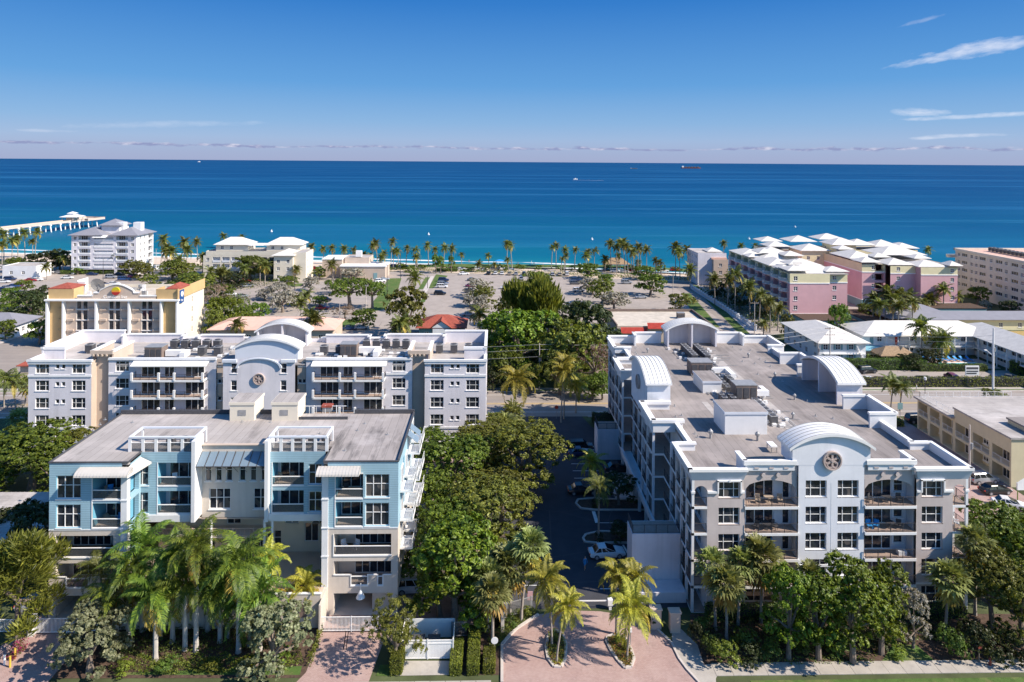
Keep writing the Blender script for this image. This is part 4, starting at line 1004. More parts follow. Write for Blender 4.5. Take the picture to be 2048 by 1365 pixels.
par(pm, 27.5, 132.0, 27.5, 134, RB, 17.6); par(pm, 48.7, 132.0, 48.7, 134, RB, 17.6)
pm.build('parapet', [M_['white'], M_['trim'], M_['cove']], B)
# vaults
vault(lambda u, d, z: (38.65+u, 76.985+d, z), 9.0, 3.1, 16.6, 18.3, 1.75, B)
medallion(B, lambda u, d, z: (u, 76.96+d, z), 38.65, 17.2, 1.08)
vault(lambda u, d, z: (38.4-u, 134.3-d, z), 9.6, 3.1, RB, 18.3, 1.75, B, gable='lav')
vault(lambda u, d, z: (22.6+d, 105.5-u, z), 11.6, 3.4, 13.0, 18.3, 2.0, B)
medallion(B, lambda u, d, z: (22.57+d, 105.5-u, z), 0, 17.0, 1.1)
vault(lambda u, d, z: (54.6-d, 105.5+u, z), 11.6, 3.8, RB, 18.3, 2.0, B, gable='lav')
# roof deck
rb = MB(); rb.box(24.4, 84.0, 15.1, 53.6, 134.0, RB); rb.box(22.8, 77.45, 15.1, 54.4, 83.99, RB); rb.box(21.5, 91, 15.1, 24.39, 98, RB); rb.box(21.5, 113, 15.1, 24.39, 120, RB); rb.box(22.7, 127, 15.1, 24.39, 134, RB); rb.box(53.61, 91, 15.1, 54.3, 98, RB); rb.box(53.61, 113, 15.1, 54.3, 120, RB)
rb.build('roof', M_['roofB'], B)
wk = MB(); wk.box(39.3, 80.5, RB+.004, 41.3, 126, RB+.03); wk.box(31.0, 92, RB+.004, 31.9, 101, RB+.02); wk.build('roof_walkway', M_['roofA'], B)
# west side: stacked balconies with white slabs and posts
ws = []; st = MB(); ff = MB(); rl = MB(); po = MB()
for k in FL[1:]:
    for ya, yb, xo in ((84, 91, 22.9), (91, 98, 21.4), (98, 113, 22.9), (113, 120, 21.4), (120, 127, 22.9), (127, 134, 22.7)):
        st.box(xo, ya+.01, k-.26, 24.6, yb-.01, k); ff.box(xo+.05, ya+.05, k+.003, 24.55, yb-.05, k+.03)
        railing(rl, (xo+.06, ya), E_U, .1, yb-ya-.1, k, step=.16)
for yy, xo in ((84.1, 22.9), (87.5, 22.9), (91.05, 21.4), (94.4, 21.4), (97.65, 21.4), (99.6, 22.9), (103.5, 22.9), (107.4, 22.9), (111.2, 22.9), (113.05, 21.4), (116.4, 21.4), (119.65, 21.4), (123.5, 22.9), (127.05, 22.7), (130.5, 22.7), (133.7, 22.7)):
    po.box(xo, yy, 2.6, xo+.3, yy+.3, 14.9)
st.build('balcony_slab', M_['trim'], B); ff.build('balcony_floor', M_['tilefloor'], B); rl.build('railing', M_['rail'], B); po.build('post', M_['white'], B)
wins = [(u, k+.08, D4) for k in FL[1:] for u in (1.5, 8.2, 15.5, 22.0, 29.0, 36.5, 44.0)]
facade(B, (24.6, 134), W_U, 50, 2.7, 15.1, wins, 'room')
gb = MB(); gb.box(25.5, 84.2, 0, 26, 134, 2.7); gb.box(24.0, 84.1, 2.45, 53, 133.9, 2.74); 
gb.build('garage_wall', M_['room'], B)
# sloped white planter wall along the lot
pw = MB(); pw.box(21.2, 84.3, 2.7, 21.5, 113, 3.7); pw.box(21.5, 84.3, 2.6, 22.9, 113, 2.8); pw.build('planter_wall', M_['white'], B)
for i in range(7): MB().box(21.3, 86+i*4.4, 0, 21.7, 86.4+i*4.4, 2.6).build('pier', M_['white'], B)
for x0, x1, y0, y1, zt in ((16.7, 22.5, 81.2, 84.2, 6.6), (17.9, 22.6, 116.6, 120.2, 5.2)):
    st_ = MB(); st_.box(x0, y0, 0, x1, y1, zt); st_.build('garage_stair_block', M_['lav'], B)
    MB().box(x0+.2, y0+.2, zt+.004, x1-.1, y1-.2, zt+.06).build('deck_floor', M_['tilefloor'], B)
    rr_ = MB(); railing(rr_, (x0+.1, y0+.1), S_U, 0, x1-x0-.2, zt); railing(rr_, (x0+.1, y0+.1), E_U, 0, y1-y0-.2, zt); rr_.build('railing', M_['rail'], B)
MB().box(16.0, 78.6, 0, 22.5, 81.15, 1.2).build('ramp_wall', M_['lav'], B)
# east and north walls
facade(B, (53.6, 84), E_U, 50, 0, 15.1, [(u, k+.9, W_B) for k in FL for u in (1.5, 8.5, 15.5, 21.5, 31, 38, 45)], 'taupe')
facade(B, (54.4, 134), (-1, 0), 31.8, 0, 15.1, [(u, k+.9, W_B) for k in FL for u in (2, 8, 14.5, 20, 27)], 'bluegrey')
# roof boxes
def roofbox(x0, y0, x1, y1, zt, label, m='white', z=RB, top='roofB'):
    t = thing('stair_housing', label, 'roof housing', ((x0+x1)/2, (y0+y1)/2, z))
    MB().box(x0, y0, z, x1, y1, zt-.35).build('wall', M_[m], t); MB().box(x0-.1, y0-.1, zt-.35, x1+.1, y1+.1, zt-.02).build('fascia', M_[m if m != 'white' else 'cove'], t)
    MB().box(x0-.04, y0-.04, zt-.019, x1+.04, y1+.04, zt).build('roof', M_[top], t); return t
roofbox(30.4, 88.8, 36.0, 93.4, 18.4, 'larger white stair housing on the grey condominium roof, behind the front vault')
roofbox(32.4, 104.8, 35.3, 110.0, 17.3, 'smaller white housing on the grey condominium roof, beside the left vault')
def bigunit(x, y, wd, dp, h, z, label, rails=True):
    t = thing('rooftop_chiller', label, 'air handler', (x, y, z)); MB().box(x, y, z+.3, x+wd, y+dp, z+h).build('casing', M_['rust'], t)
    MB().box(x-.05, y-.05, z+h, x+wd+.05, y+dp+.05, z+h+.12).build('lid', M_['metal'], t); g_ = MB()
    for i in range(3): g_.box(x+wd*(i+.12)/3, y-.06, z+.55, x+wd*(i+.88)/3, y-.004, z+h-.3)
    g_.build('grille', M_['acdark'], t); f_ = MB()
    for q in (0, wd-.15):
        for p in (0, dp-.15): f_.box(x+q, y+p, z, x+q+.15, y+p+.15, z+.3)
    f_.build('frame', M_['metal'], t); return t
bigunit(33.0, 113.2, 3.6, 2.6, 2.2, RB, 'brown box-shaped chiller near the middle of the grey roof, farther of two')
bigunit(36.2, 101.0, 3.2, 2.4, 2.4, RB, 'brown box-shaped chiller near the middle of the grey roof, nearer of two')
def duct(pts, z, r, label, m='metal', sq=True):
    t = MB()
    for i, ((a, b), (c, d)) in enumerate(zip(pts, pts[1:])): e = .02*i; t.box(min(a, c)-r+e, min(b, d)-r+e, z+e, max(a, c)+r-e, max(b, d)+r-e, z+2*r-e)
    o = t.build('roof_duct', M_[m]); return tag(o, label, 'duct')
duct([(36.8, 113.5), (39.0, 113.5), (39.0, 110.5)], RB+.5, .42, 'pale square duct beside the farther brown chiller on the grey roof', 'trim')
duct([(39.4, 101.8), (41.0, 101.8), (41.0, 103.6)], RB+.7, .38, 'pale square duct beside the nearer brown chiller on the grey roof', 'trim')
def rackrow(p0, p1, n, label, z=RB, cols=1, gap=1.15, s=1.0, dirn=(1, 0), rack='metal'):
    (x0, y0), (x1, y1) = p0, p1
    for c in range(cols):
        for i in range(n):
            f = i/(max(1, n-1)); condenser(x0+(x1-x0)*f+dirn[0]*gap*c, y0+(y1-y0)*f+dirn[1]*gap*c, z, ORD[i]+(' from the left in ' if abs(x1-x0) > abs(y1-y0) else ' from the front in ')+('' if cols < 2 else ('left file of ' if c == 0 else 'right file of '))+label, label, s, .32)
    f_ = MB(); a, b = min(x0, x1)-.5, max(x0, x1)+.5+gap*(cols-1)*dirn[0]; c, d = min(y0, y1)-.5, max(y0, y1)+.5+gap*(cols-1)*dirn[1]
    for yy in (c, d-.1): f_.box(a, yy, z+.18, b, yy+.1, z+.31)
    for xx in (a+.1, b-.2):
        for yy in (c, (c+d)/2, d-.1): f_.box(xx, yy, z, xx+.1, yy+.1, z+.18)
    o = f_.build('unit_rack', M_[rack]); tag(o, 'steel rack carrying the '+label, 'rack')
rackrow((36.0, 121.5), (36.0, 128.5), 7, 'far left row of black condensers by the back vault', s=1.15)
rackrow((38.3, 121.5), (38.3, 128.5), 7, 'far right row of black condensers by the back vault', s=1.15)
rackrow((36.2, 112.5), (36.2, 119.0), 6, 'left row of condensers behind the farther chiller', s=.9)
rackrow((37.8, 114.5), (37.8, 119.5), 5, 'right row of condensers behind the farther chiller', s=.9)
rackrow((38.0, 104.6), (38.0, 110.0), 5, 'row of condensers between the two chillers')
rackrow((36.4, 104.8), (36.4, 110.2), 5, 'inner row of condensers between the two chillers', s=.85)
rackrow((38.2, 92.2), (38.2, 98.5), 6, 'front row of grey condensers right of the large stair housing', s=1.1)
rackrow((34.2, 96.0), (34.2, 101.5), 5, 'scattered condensers left of the nearer chiller', s=.85, cols=2, gap=1.3)
# tangle of refrigerant lines and small platforms, many pipes too small to pick apart
tp = MB(); rp = np.random.default_rng(5)
for i in range(170):
    x, y = rp.uniform(33, 41), rp.uniform(91, 129); L = rp.uniform(.8, 3)
    if rp.random() < .5: tp.box(x, y, RB+.1, x+L, y+.06, RB+.17)
    else: tp.box(x, y, RB+.12, x+.06, y+L, RB+.19)
    if rp.random() < .4: tp.box(x, y, RB+.004, x+.5, y+.35, RB+.4, 1)
o = tp.build('roof_pipework', [M_['metal'], M_['trim']]); tag(o, 'tangle of small pipes and pads among the rooftop condensers', 'pipes'); o['kind'] = 'stuff'
for i, (px, py) in enumerate([(1421, 877), (1515, 882)]):
    x, y = G(px, py, RB); vent(x, y, RB, ['white cowl vent in the shadow of the large stair housing', 'white cowl vent in front of the large stair housing'][i], 'cowl vents on the grey roof', True, 1.3)
for i, (px, py) in enumerate([(1497, 716), (1550, 756), (1589, 800), (1586, 838), (1295, 706), (1357, 707)]):
    x, y = G(px, py, RB); vent(x, y, RB, 'silver turbine vent on the grey roof, '+['behind the chillers', 'right of the walkway at mid roof', 'in the shade of the right vault', 'nearest the right vault opening', 'by the back left parapet', 'between left vault and back vault'][i], 'turbine vents on the grey roof', True, 1.0)
for i in range(34):
    x, y = rp.uniform(25.5, 51), rp.uniform(80.5, 131)
    if 30 < x < 41.5 and y > 87: x = 26.5 if rp.random() < .5 else 45+rp.uniform(-2, 4)
    vent(x, y, RB, 'small stub vent poking through the grey roof felt', 'stub vents on the grey roof')
x, y = G(1545, 905, RB)
t = thing('unit_stand', 'white equipment stand on the grey roof left of the front vault', 'equipment stand', (x, y, RB)); MB().box(x-.3, y-.3, RB+.7, x+.5, y+1.2, RB+.85).build('top', M_['trim'], t)
for q in ((-.25, -.25), (.4, -.25), (-.25, 1.1), (.4, 1.1)): MB().box(x+q[0], y+q[1], RB, x+q[0]+.08, y+q[1]+.08, RB+.7).build('leg', M_['metal'], t)
# balcony furniture on the front
for k, x, m, lb in ((12, 30.4, 'wood', 'brown wicker chair at left of the top left front balcony'), (12, 33.0, 'wood', 'brown wicker chair at right of the top left front balcony'), (9, 30.3, 'rail', 'dark chair at left on the fourth-floor left balcony'), (9, 32.4, 'rail', 'dark chair at right on the fourth-floor left balcony'),
                   (12, 43.6, 'rail', 'dark chair at left on the top right front balcony'), (12, 46.9, 'rail', 'dark chair at right on the top right front balcony'), (9, 43.4, 'blueplastic', 'bright blue chair at left on the right front balcony'), (9, 44.2, 'blueplastic', 'bright blue chair nearer the rail on the right front balcony'), (9, 46.8, 'rail', 'dark chair on the right front balcony beside the long table')):
    chair(x, 77.6, k+.03, random.uniform(-.8, .8), m, lb)
tabl(31.4, 77.6, 9.03, 'rail', 'round dark table on the fourth-floor left balcony'); tabl(31.7, 77.7, 12.03, 'wood', 'low round table on the top left front balcony'); tabl(45.4, 77.7, 12.03, 'rail', 'dark round table on the top right front balcony'); tabl(45.8, 77.7, 9.03, 'rail', 'dark table on the right front balcony with blue chairs')
tabl(53.3, 79.0, 9.03, 'white', 'white table on the right corner balcony, fourth floor'); chair(53.9, 78.0, 9.03, 1.0, 'white', 'white chair on the right corner balcony, fourth floor')
o = tag(MB().box(-.5, -.3, 0, .5, .3, .5).build('storage_box', M_['white']), 'white storage box on the right front balcony, third floor', 'box'); o.location = (47.2, 77.6, 6.03)
o = tag(MB().cyl(0, 0, 0, 1.9, .11, 8).cyl(0, 0, .5, 1.7, .16, 8, 0, .05).build('folded_parasol', M_['blueplastic']), 'folded blue parasol on the left front balcony, third floor', 'parasol'); o.location = (32.1, 77.8, 6.03)
# ============================================================ BUILDING A: long lavender condominium behind the blue one
A = thing('condominium', 'long lavender-grey five-storey condominium with two white arched roofs at its centre, behind the blue building', 'apartment building', (-40.7, 127, 0))
AX = -40.7; AF = [1, 4, 7, 10, 13]; RA = 15.3; hw = 39.4
for sg in (-1, 1):
    def X(u): return AX+sg*u
    def ivl(a, b): return (min(X(a), X(b)), max(X(a), X(b)))
    # end block
    x0, x1 = ivl(28.7, hw); wn = []
    for k in AF:
        for a, b in ((29.7, 32.0), (35.9, 38.2)):
            p, q = ivl(a, b); wn.append((p-x0, k+.95, W_A))
        for a in (33.15, 34.15):
            p, q = ivl(a, a+.65); wn.append((p-x0, k+1.75, W_As))
    facade(A, (x0, 119.6), S_U, x1-x0, 0, 16.0, wn, 'lav', rev=.12)
    bc = MB(); bc.box(x0-.05, 119.48, 13.35, x1+.05, 119.598, 13.7); bc.box(x0-.05, 119.48, 4.3, x1+.05, 119.598, 4.6); bc.box(x0-.05, 119.4, 15.6, x1+.05, 119.597, 15.99); bc.box(x0-.2, 119.3, 16.0, x1+.2, 119.8, 16.35)
    bc.build('band_course', M_['white'], A)
    # beige shaft recess
    x0, x1 = ivl(26.4, 28.7); MB().box(x0, 121.2, 0, x1, 122, 17.0).build('shaft_wall', M_['tan'], A)
    # side return faces of the recess
    sr = MB(); a = X(28.7); sr.box(a, 119.62, 0, a+.01*sg, 121.2, 16.0); sr.build('return_wall', M_['tan'], A)
    cap = MB(); cap.box(x0-.8, 120.5, 17.0, x1+.8, 121.0, 17.6); par(cap, x0-.6, 120.9, x0-.6, 127.5, RA, 17.6, .3, .15, .3); par(cap, x1+.6, 120.9, x1+.6, 127.5, RA, 17.6, .3, .15, .3)
    for q in range(4): cap.box(x0-.3+q*.75, 120.3, 16.7, x0-.05+q*.75, 121.19, 17.0)
    cap.build('parapet', [M_['tan'], M_['trim']], A)
    # mid wing
    x0, x1 = ivl(7.8, 26.4); wn = []
    for k in AF:
        p, q = ivl(22.9, 25.2); wn.append((p-x0, k+.95, W_A))
    ex = []
    facade(A, (x0, 120.7), S_U, x1-x0, 0, 16.0, wn, 'lav', rev=.12)
    bc = MB(); bc.box(x0, 120.5, 16.0, x1, 120.95, 16.35)
    p, q = ivl(21.8, 26.35); bc.box(p, 120.58, 13.35, q, 120.698, 13.7); bc.box(p, 120.58, 4.3, q, 120.698, 4.6)
    bc.build('band_course', M_['white'], A)
    # balconies: projecting slabs with piers, sliding doors
    b0, b1 = ivl(9.3, 21.7); sb = MB(); fb = MB(); rb = MB(); pr = MB()
    for k in AF[1:]:
        if k < 13 or True: pass
        sb.box(b0, 118.9, k-.35, b1, 120.69, k); fb.box(b0+.1, 119.0, k+.003, b1-.1, 120.68, k+.03); railing(rb, (b0, 118.98), S_U, .1, b1-b0-.1, k, 1.0, .2)
        railing(rb, (b0+.05, 119.0), E_U, .1, 1.6, k, 1.0, .2); railing(rb, (b1-.05, 119.0), E_U, .1, 1.6, k, 1.0, .2)
        for f in (0, .38, .6, 1): xx = b0+(b1-b0-.35)*f; pr.box(xx, 118.82, k-.1, xx+.35, 119.12, k+1.25)
        for u, sp in ((1.0, D3), (5.0, D2), (8.6, D3)): win_at(A, (b0, 120.68), S_U, u, k+.04, sp, -.1)
    sb.build('balcony_slab', M_['trim'], A); fb.build('balcony_floor', M_['tilefloor'], A); rb.build('railing', M_['rail'], A); pr.build('pier', M_['white'], A)
    aw = MB(); aw.quad((b0-.3, 119.2, 15.35), (b1+.3, 119.2, 15.35), (b1+.3, 120.69, 15.85), (b0-.3, 120.69, 15.85)); aw.quad((b0-.3, 120.69, 15.75), (b1+.3, 120.69, 15.75), (b1+.3, 119.2, 15.2), (b0-.3, 119.2, 15.2)); aw.quad((b0-.3, 119.2, 15.2), (b1+.3, 119.2, 15.2), (b1+.3, 119.2, 15.35), (b0-.3, 119.2, 15.35)); aw.build('canopy', M_['seam'], A)
    # dark slot strip beside the centre bay
    x0, x1 = ivl(6.2, 7.8); wn = []
    for k in AF:
        for u in (.12, .85): wn.append((u, k+1.75, W_As))
    facade(A, (x0, 121.0), S_U, x1-x0, 0, 16.0, wn, 'tan', rev=.12)
# centre bay
wn = []
for k in AF:
    wn += [(1.35, k+.95, (1.0, 1.8, W_side[2], W_side[3])), (9.9, k+.95, (1.0, 1.8, W_side[2], W_side[3]))]
facade(A, (AX-6.2, 119.6), S_U, 12.4, 0, 16.4, wn, 'lav', rev=.12)
cb = MB()
for xa, xb in ((AX-6.3, AX-3.8), (AX+3.8, AX+6.3)): cb.box(xa, 119.3, 15.9, xb, 119.9, 16.35); cb.box(xa+.8, 119.45, 0, xa+1.0, 119.598, 15.9) if False else None
n = 16
for i in range(n):      # moulded arch over the medallion
    a, b = PI-PI*i/n, PI-PI*(i+1)/n; f = lambda t, r, y: (AX+r*3.9*math.cos(t), y, 14.9+r*1.75*math.sin(t))
    cb.quad(f(a, .92, 119.3), f(a, 1.02, 119.3), f(b, 1.02, 119.3), f(b, .92, 119.3)); cb.quad(f(a, 1.02, 119.3), f(a, 1.02, 119.6), f(b, 1.02, 119.6), f(b, 1.02, 119.3)); cb.quad(f(a, .92, 119.6), f(a, .92, 119.3), f(b, .92, 119.3), f(b, .92, 119.6))
    cb.quad((AX+3.6*math.cos(a), 119.58, 16.3), (AX+3.6*math.cos(b), 119.58, 16.3), (AX+3.6*math.cos(b), 119.58, 14.9+1.65*math.sin(b)), (AX+3.6*math.cos(a), 119.58, 14.9+1.65*math.sin(a))) if 14.9+1.65*math.sin(b) > 16.3 else None
cb.build('arch_moulding', M_['cove'], A)
medallion(A, lambda u, d, z: (u, 119.62+d, z), AX, 13.0, 1.0)
vault(lambda u, d, z: (AX+.6+u, 121.6+d, z), 11.0, 3.0, RA, 17.4, 1.9, A, gable='cove')
vault(lambda u, d, z: (AX-u, 135.2-d, z), 9.6, 3.0, RA, 17.7, 1.9, A, gable='lav')
# side and rear walls, roof
facade(A, (AX+hw, 119.6), E_U, 15.6, 0, 16.0, [(u, k+.95, W_side) for k in AF for u in (4, 10)], 'lav'); facade(A, (AX-hw, 135.2), W_U, 15.6, 0, 16.0, [(u, k+.95, W_side) for k in AF for u in (4, 10)], 'tan')
facade(A, (AX+hw, 135.2), (-1, 0), 2*hw, 0, 16.0, [(u, k+.95, W_A) for k in AF for u in range(3, 76, 8)], 'lav')
rb = MB(); rb.box(AX-hw+.2, 121.3, 15.0, AX+hw-.2, 135.1, RA); rb.box(AX-hw+.2, 119.8, 15.0, AX-28.8, 121.29, RA); rb.box(AX+28.8, 119.8, 15.0, AX+hw-.2, 121.29, RA); rb.box(AX-26.3, 120.8, 15.0, AX+26.3, 121.29, RA); rb.build('roof', M_['roofA'], A)
pm = MB()
for sg in (-1, 1):
    xe = AX+sg*hw; a = min(xe, xe-sg*.1)
    par(pm, xe-sg*.15, 119.7, xe-sg*.15, 123, RA, 16.35); par(pm, xe-sg*.15, 123, xe-sg*.15, 135, RA, 17.6, .3, .12, .25)
    x0, x1 = sorted((xe, xe-sg*4)); par(pm, x0, 123.2, x1, 123.2, RA, 17.6, .3, .1, .45)
    x0, x1 = sorted((xe, xe-sg*8.2)); par(pm, x0, 135, x1, 135, RA, 17.7, .3, .1, .25)
    x0, x1 = sorted((AX+sg*31, AX+sg*19.5)); par(pm, x0, 135, x1, 135, RA, 17.0, .3, .12, .25); par(pm, AX+sg*19.5, 133.6, AX+sg*19.5, 135, RA, 17.0); par(pm, AX+sg*31, 133.6, AX+sg*31, 135, RA, 17.0)
    x0, x1 = sorted((AX+sg*19.2, AX+sg*7)); par(pm, x0, 135, x1, 135, RA, 16.3)
    x0, x1 = sorted((AX+sg*16.5, AX+sg*8)); par(pm, x0, 134.4, x1, 134.4, RA, 17.0); par(pm, AX+sg*16.5, 133, AX+sg*16.5, 134.4, RA, 17.0)
pm.build('parapet', [M_['lav'], M_['trim']], A)
# machines on roof A
bigunit(AX-21.2, 122.6, 3.0, 2.4, 2.3, RA, 'brown chiller on the lavender building roof, left of its front vault')
bigunit(AX+12.9, 124.2, 3.0, 2.2, 2.4, RA, 'brown chiller on the lavender building roof, right of its front vault')
duct([(AX-17.5, 124), (AX-14.5, 124), (AX-14.5, 122.8)], RA+.5, .5, 'white duct run left of the front vault on the lavender roof', 'trim')
duct([(AX+16.5, 126), (AX+19.5, 126), (AX+19.5, 123.5)], RA+.5, .5, 'white duct run right of the front vault on the lavender roof', 'trim')
for x0, x1, n, yy, lb in ((-19.5, -11.5, 5, 130.5, 'five condensers left of the vaults on the lavender roof'), (16.5, 24.0, 5, 130.5, 'five condensers right of the vaults on the lavender roof'), (9.5, 12.3, 2, 126.5, 'condenser pair right of the lavender building rear vault'), (30.6, 36.0, 3, 127.5, 'three condensers at the right end of the lavender roof'), (-33.5, -31.3, 2, 127.5, 'pair of condensers at the left end of the lavender roof'), (-12.5, -9.6, 2, 126, 'condenser pair left of the lavender building front vault')):
    rackrow((AX+x0, yy), (AX+x1, yy), n, lb, z=RA, s=1.5)
for i in range(14): vent(AX+rp.uniform(-37, 37), rp.uniform(122, 132), RA, 'small stub vent on the pale lavender-building roof', 'stub vents on the lavender roof')
tp = MB()
for i in range(120):
    x, y = AX+rp.choice([-1, 1])*rp.uniform(8, 26), rp.uniform(122.5, 131); L = rp.uniform(1, 4)
    if rp.random() < .7: tp.box(x, y, RA+.1, x+L, y+.07, RA+.2)
    else: tp.box(x, y, RA+.12, x+.07, y+L*.6, RA+.2)
    if rp.random() < .3: tp.box(x, y, RA+.004, x+.7, y+.5, RA+.5, 1)
o = tp.build('roof_pipework', [M_['metal'], M_['trim']]); tag(o, 'tangle of small pipes and pads on the lavender condominium roof', 'pipes'); o['kind'] = 'stuff'

# ============================================================ BUILDING C: blue and beige apartments at the left front
C = thing('apartment_building', 'blue-sided and beige apartment building with flat grey roof and rooftop pergolas, at left front', 'apartment building', (-30, 84, 0))
YC = 77.0; RC = 17.2
zc = lambda py, Y=YC: WZ(py, Y, 400); xc = lambda px, Y=YC: WX(px, Y)
W3 = win_spec(2.7, 2.6, (1, 1, 1), (1.35, 1), .09, sill=True); W2c = win_spec(1.55, 2.4, (1, 1), (1.35, 1), .09, sill=True); W3c = win_spec(2.5, 2.45, (1, 1, 1), (1.2, 1), .09); W1c = win_spec(.72, 2.3, (1,), (1.35, 1), .07, split=False)
DC = win_spec(4.3, 2.4, (1, 1, 1, 1, 1), (1, .6), .07, sill=False)
def glassrail(parent, x0, x1, y, z, h=1.0, out=True):
    MB().box(x0, y, z, x1, y+.03, z+h-.08).build('railing_glass', M_['railglass'], parent); MB().box(x0-.02, y-.04, z+h-.08, x1+.02, y+.06, z+h).box(x0, y-.02, z, x1, y+.03, z+.04).build('handrail', M_['trim'], parent)
def wing(x0, x1, flip):
    """one of the two front wings; flip: balcony at the inner (left) side"""
    L = x1-x0
    wu = L-3.7 if flip else .75; b0, b1 = (.9, 3.95) if flip else (4.75, L)
    # blue upper part, storeys at z 10 and 13
    extra = [(b0, 13.15, b1, 15.85, 2.6), (b0, 9.95, b1, 12.7, 2.6)]
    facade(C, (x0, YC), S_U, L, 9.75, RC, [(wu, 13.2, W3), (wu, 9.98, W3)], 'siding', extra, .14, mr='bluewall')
    tr = MB()
    for z in (13.0, 9.85): tr.box(x0+b0-.08, YC-.06, z, x0+b1, YC+.1, z+.14)
    tr.box(x0+b0-.1, YC-.05, 9.85, x0+b0, YC+.05, 15.9); tr.box(x0+b0-.1, YC-.05, 15.86, x0+b1, YC+.05, 15.98); tr.box(x0-.03, YC-.03, 9.72, x0+L+.02, YC-.001, 9.84)
    tr.build('trim', M_['trim'], C)
    for z, zf in ((13.18, 13.2), (9.98, 10.0)):
        glassrail(C, x0+b0, x0+b1, YC+.06, z, 1.0)
        MB().box(x0+b0, YC+.02, z-.03, x0+b1, YC+2.55, z).build('balcony_floor', M_['tan'], C)
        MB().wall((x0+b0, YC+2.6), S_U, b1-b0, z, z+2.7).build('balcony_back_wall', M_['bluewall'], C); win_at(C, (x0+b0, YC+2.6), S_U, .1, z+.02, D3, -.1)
    # beige lower storeys
    p0, p1 = (.75, L-.75) if flip else (.75, L-.9)
    extra = [(p0, 6.75, p1, 9.1, 2.4), (p0, 4.6, p1, 6.05, 0), (p0+(1.9 if flip else 1.15), 3.35, p0+(3.8 if flip else 3.6), 4.6, 0), (p0+4.9, 3.35, p1-.2 if not flip else p1-.9, 4.6, 0), (.75, 0, L-.75, 2.45, 14.0)]
    facade(C, (x0, YC+.02), S_U, L, 0, 9.75, [], 'beige', extra)
    tr = MB(); tr.box(x0+p0-.1, YC-.05, 6.6, x0+p1+.1, YC+.06, 6.74); tr.box(x0+p0-.1, YC-.05, 6.74, x0+p0, YC+.06, 9.1)
    MB().box(x0+p0, YC+.03, 6.06, x0+p1, YC+2.4, 6.2).box(x0+p0-.12, YC+.03, 3.3, x0+p0-.01, YC+2.4, 6.05).box(x0+p1+.01, YC+.03, 3.3, x0+p1+.12, YC+2.4, 6.05).build('balcony_lining', M_['beige'], C)
    q = [p0, p0+(1.9 if flip else 1.15), p0+(3.8 if flip else 3.6), p0+4.9, (p1-.2 if not flip else p1-.9), p1]; zz_ = [4.6, 3.35, 4.6, 3.35, 4.6]
    for a, b, z in zip(q, q[1:], zz_): tr.box(x0+a-.05, YC-.05, z-.12, x0+b+.05, YC+.06, z)
    for a in q[1:-1]: tr.box(x0+a-.06, YC-.04, 3.36, x0+a+.06, YC+.05, 4.6)
    tr.build('trim', M_['trim'], C)
    for z, zt in ((6.75, 1), (3.35, 1)):
        glassrail(C, x0+p0, x0+p1, YC+.08, z, 1.0)
        MB().box(x0+p0, YC+.1, z-.04, x0+p1, YC+2.4, z).build('balcony_floor', M_['tan'], C)
        MB().wall((x0+p0, YC+2.42), S_U, p1-p0, z, z+2.7).build('balcony_back_wall', M_['beige'], C)
        win_at(C, (x0+p0, YC+2.42), S_U, (p1-p0-4.5) if flip else .5, z+.02, DC, -.1)
    MB().box(x0+.75, YC+13.8, 0, x0+L-.75, YC+14, 2.5).build('garage_back_wall', M_['tan'], C)
xw0, xw1 = xc(99), xc(257); xr0, xr1 = xc(645), xc(797)
wing(xw0, xw1-.7, False); wing(xr0+.6, xr1, True)
# light piers at the inner corners of the wings
for xa in (xw1-.75, xr0): 
    p_ = MB(); p_.box(xa, YC-.12, 0, xa+.68, YC+.5, 15.95)
    for z in (6.6, 9.8, 13.0): p_.box(xa-.06, YC-.18, z, xa+.74, YC+.56, z+.14)
    p_.build('pier', M_['white'], C)
# wing inner returns with open loggia ends
for xi, U, o in ((xw1-.05, E_U, (xw1-.05, YC+.5)), (xr0+.05, W_U, (xr0+.05, YC+2.8))):
    facade(C, o, U, 2.3, 0, RC, [], 'siding', [(.1, 13.15, 1.9, 15.85, .5), (.1, 9.95, 1.9, 12.7, .5), (.1, 6.75, 1.9, 9.1, .5), (.1, 3.4, 1.9, 6.05, .5)])
# curved white awnings under the wing eaves
def awning(x0, x1, y, z, dp=1.25, h=.62, side=0):
    mb = MB(); n = 5
    for i in range(n):
        a, b = PI/2*i/n, PI/2*(i+1)/n; P = lambda t, x: (x, y-dp*math.sin(t), z+h*math.cos(t)-h)
        Q = lambda t, x: (x, y-dp*math.sin(t)*.96, z+h*math.cos(t)*.96-h-.04)
        mb.quad(P(b, x0), P(b, x1), P(a, x1), P(a, x0)); mb.quad(Q(a, x0), Q(a, x1), Q(b, x1), Q(b, x0))
        mb.quad(P(a, x0), (x0, y, P(a, x0)[2]-.05), (x0, y, P(b, x0)[2]-.1), P(b, x0)); mb.quad(P(b, x1), (x1, y, P(b, x0)[2]-.1), (x1, y, P(a, x0)[2]-.05), P(a, x1))
    k = int((x1-x0)/.35)
    for j in range(k+1):
        xx = x0+(x1-x0)*j/k
        for i in range(n):
            a, b = PI/2*i/n, PI/2*(i+1)/n; P = lambda t, x, e=0: (x, y-(dp+e)*math.sin(t), z+(h+e)*math.cos(t)-h)
            mb.quad(P(b, xx-.02, .05), P(b, xx+.02, .05), P(a, xx+.02, .05), P(a, xx-.02, .05))
    return mb.build('awning', M_['beige_awn'], C)
awning(xw0+3.4, xw1+.5, YC-.01, 16.75); awning(xr0-.4, xr0+4.3, YC-.01, 16.75)
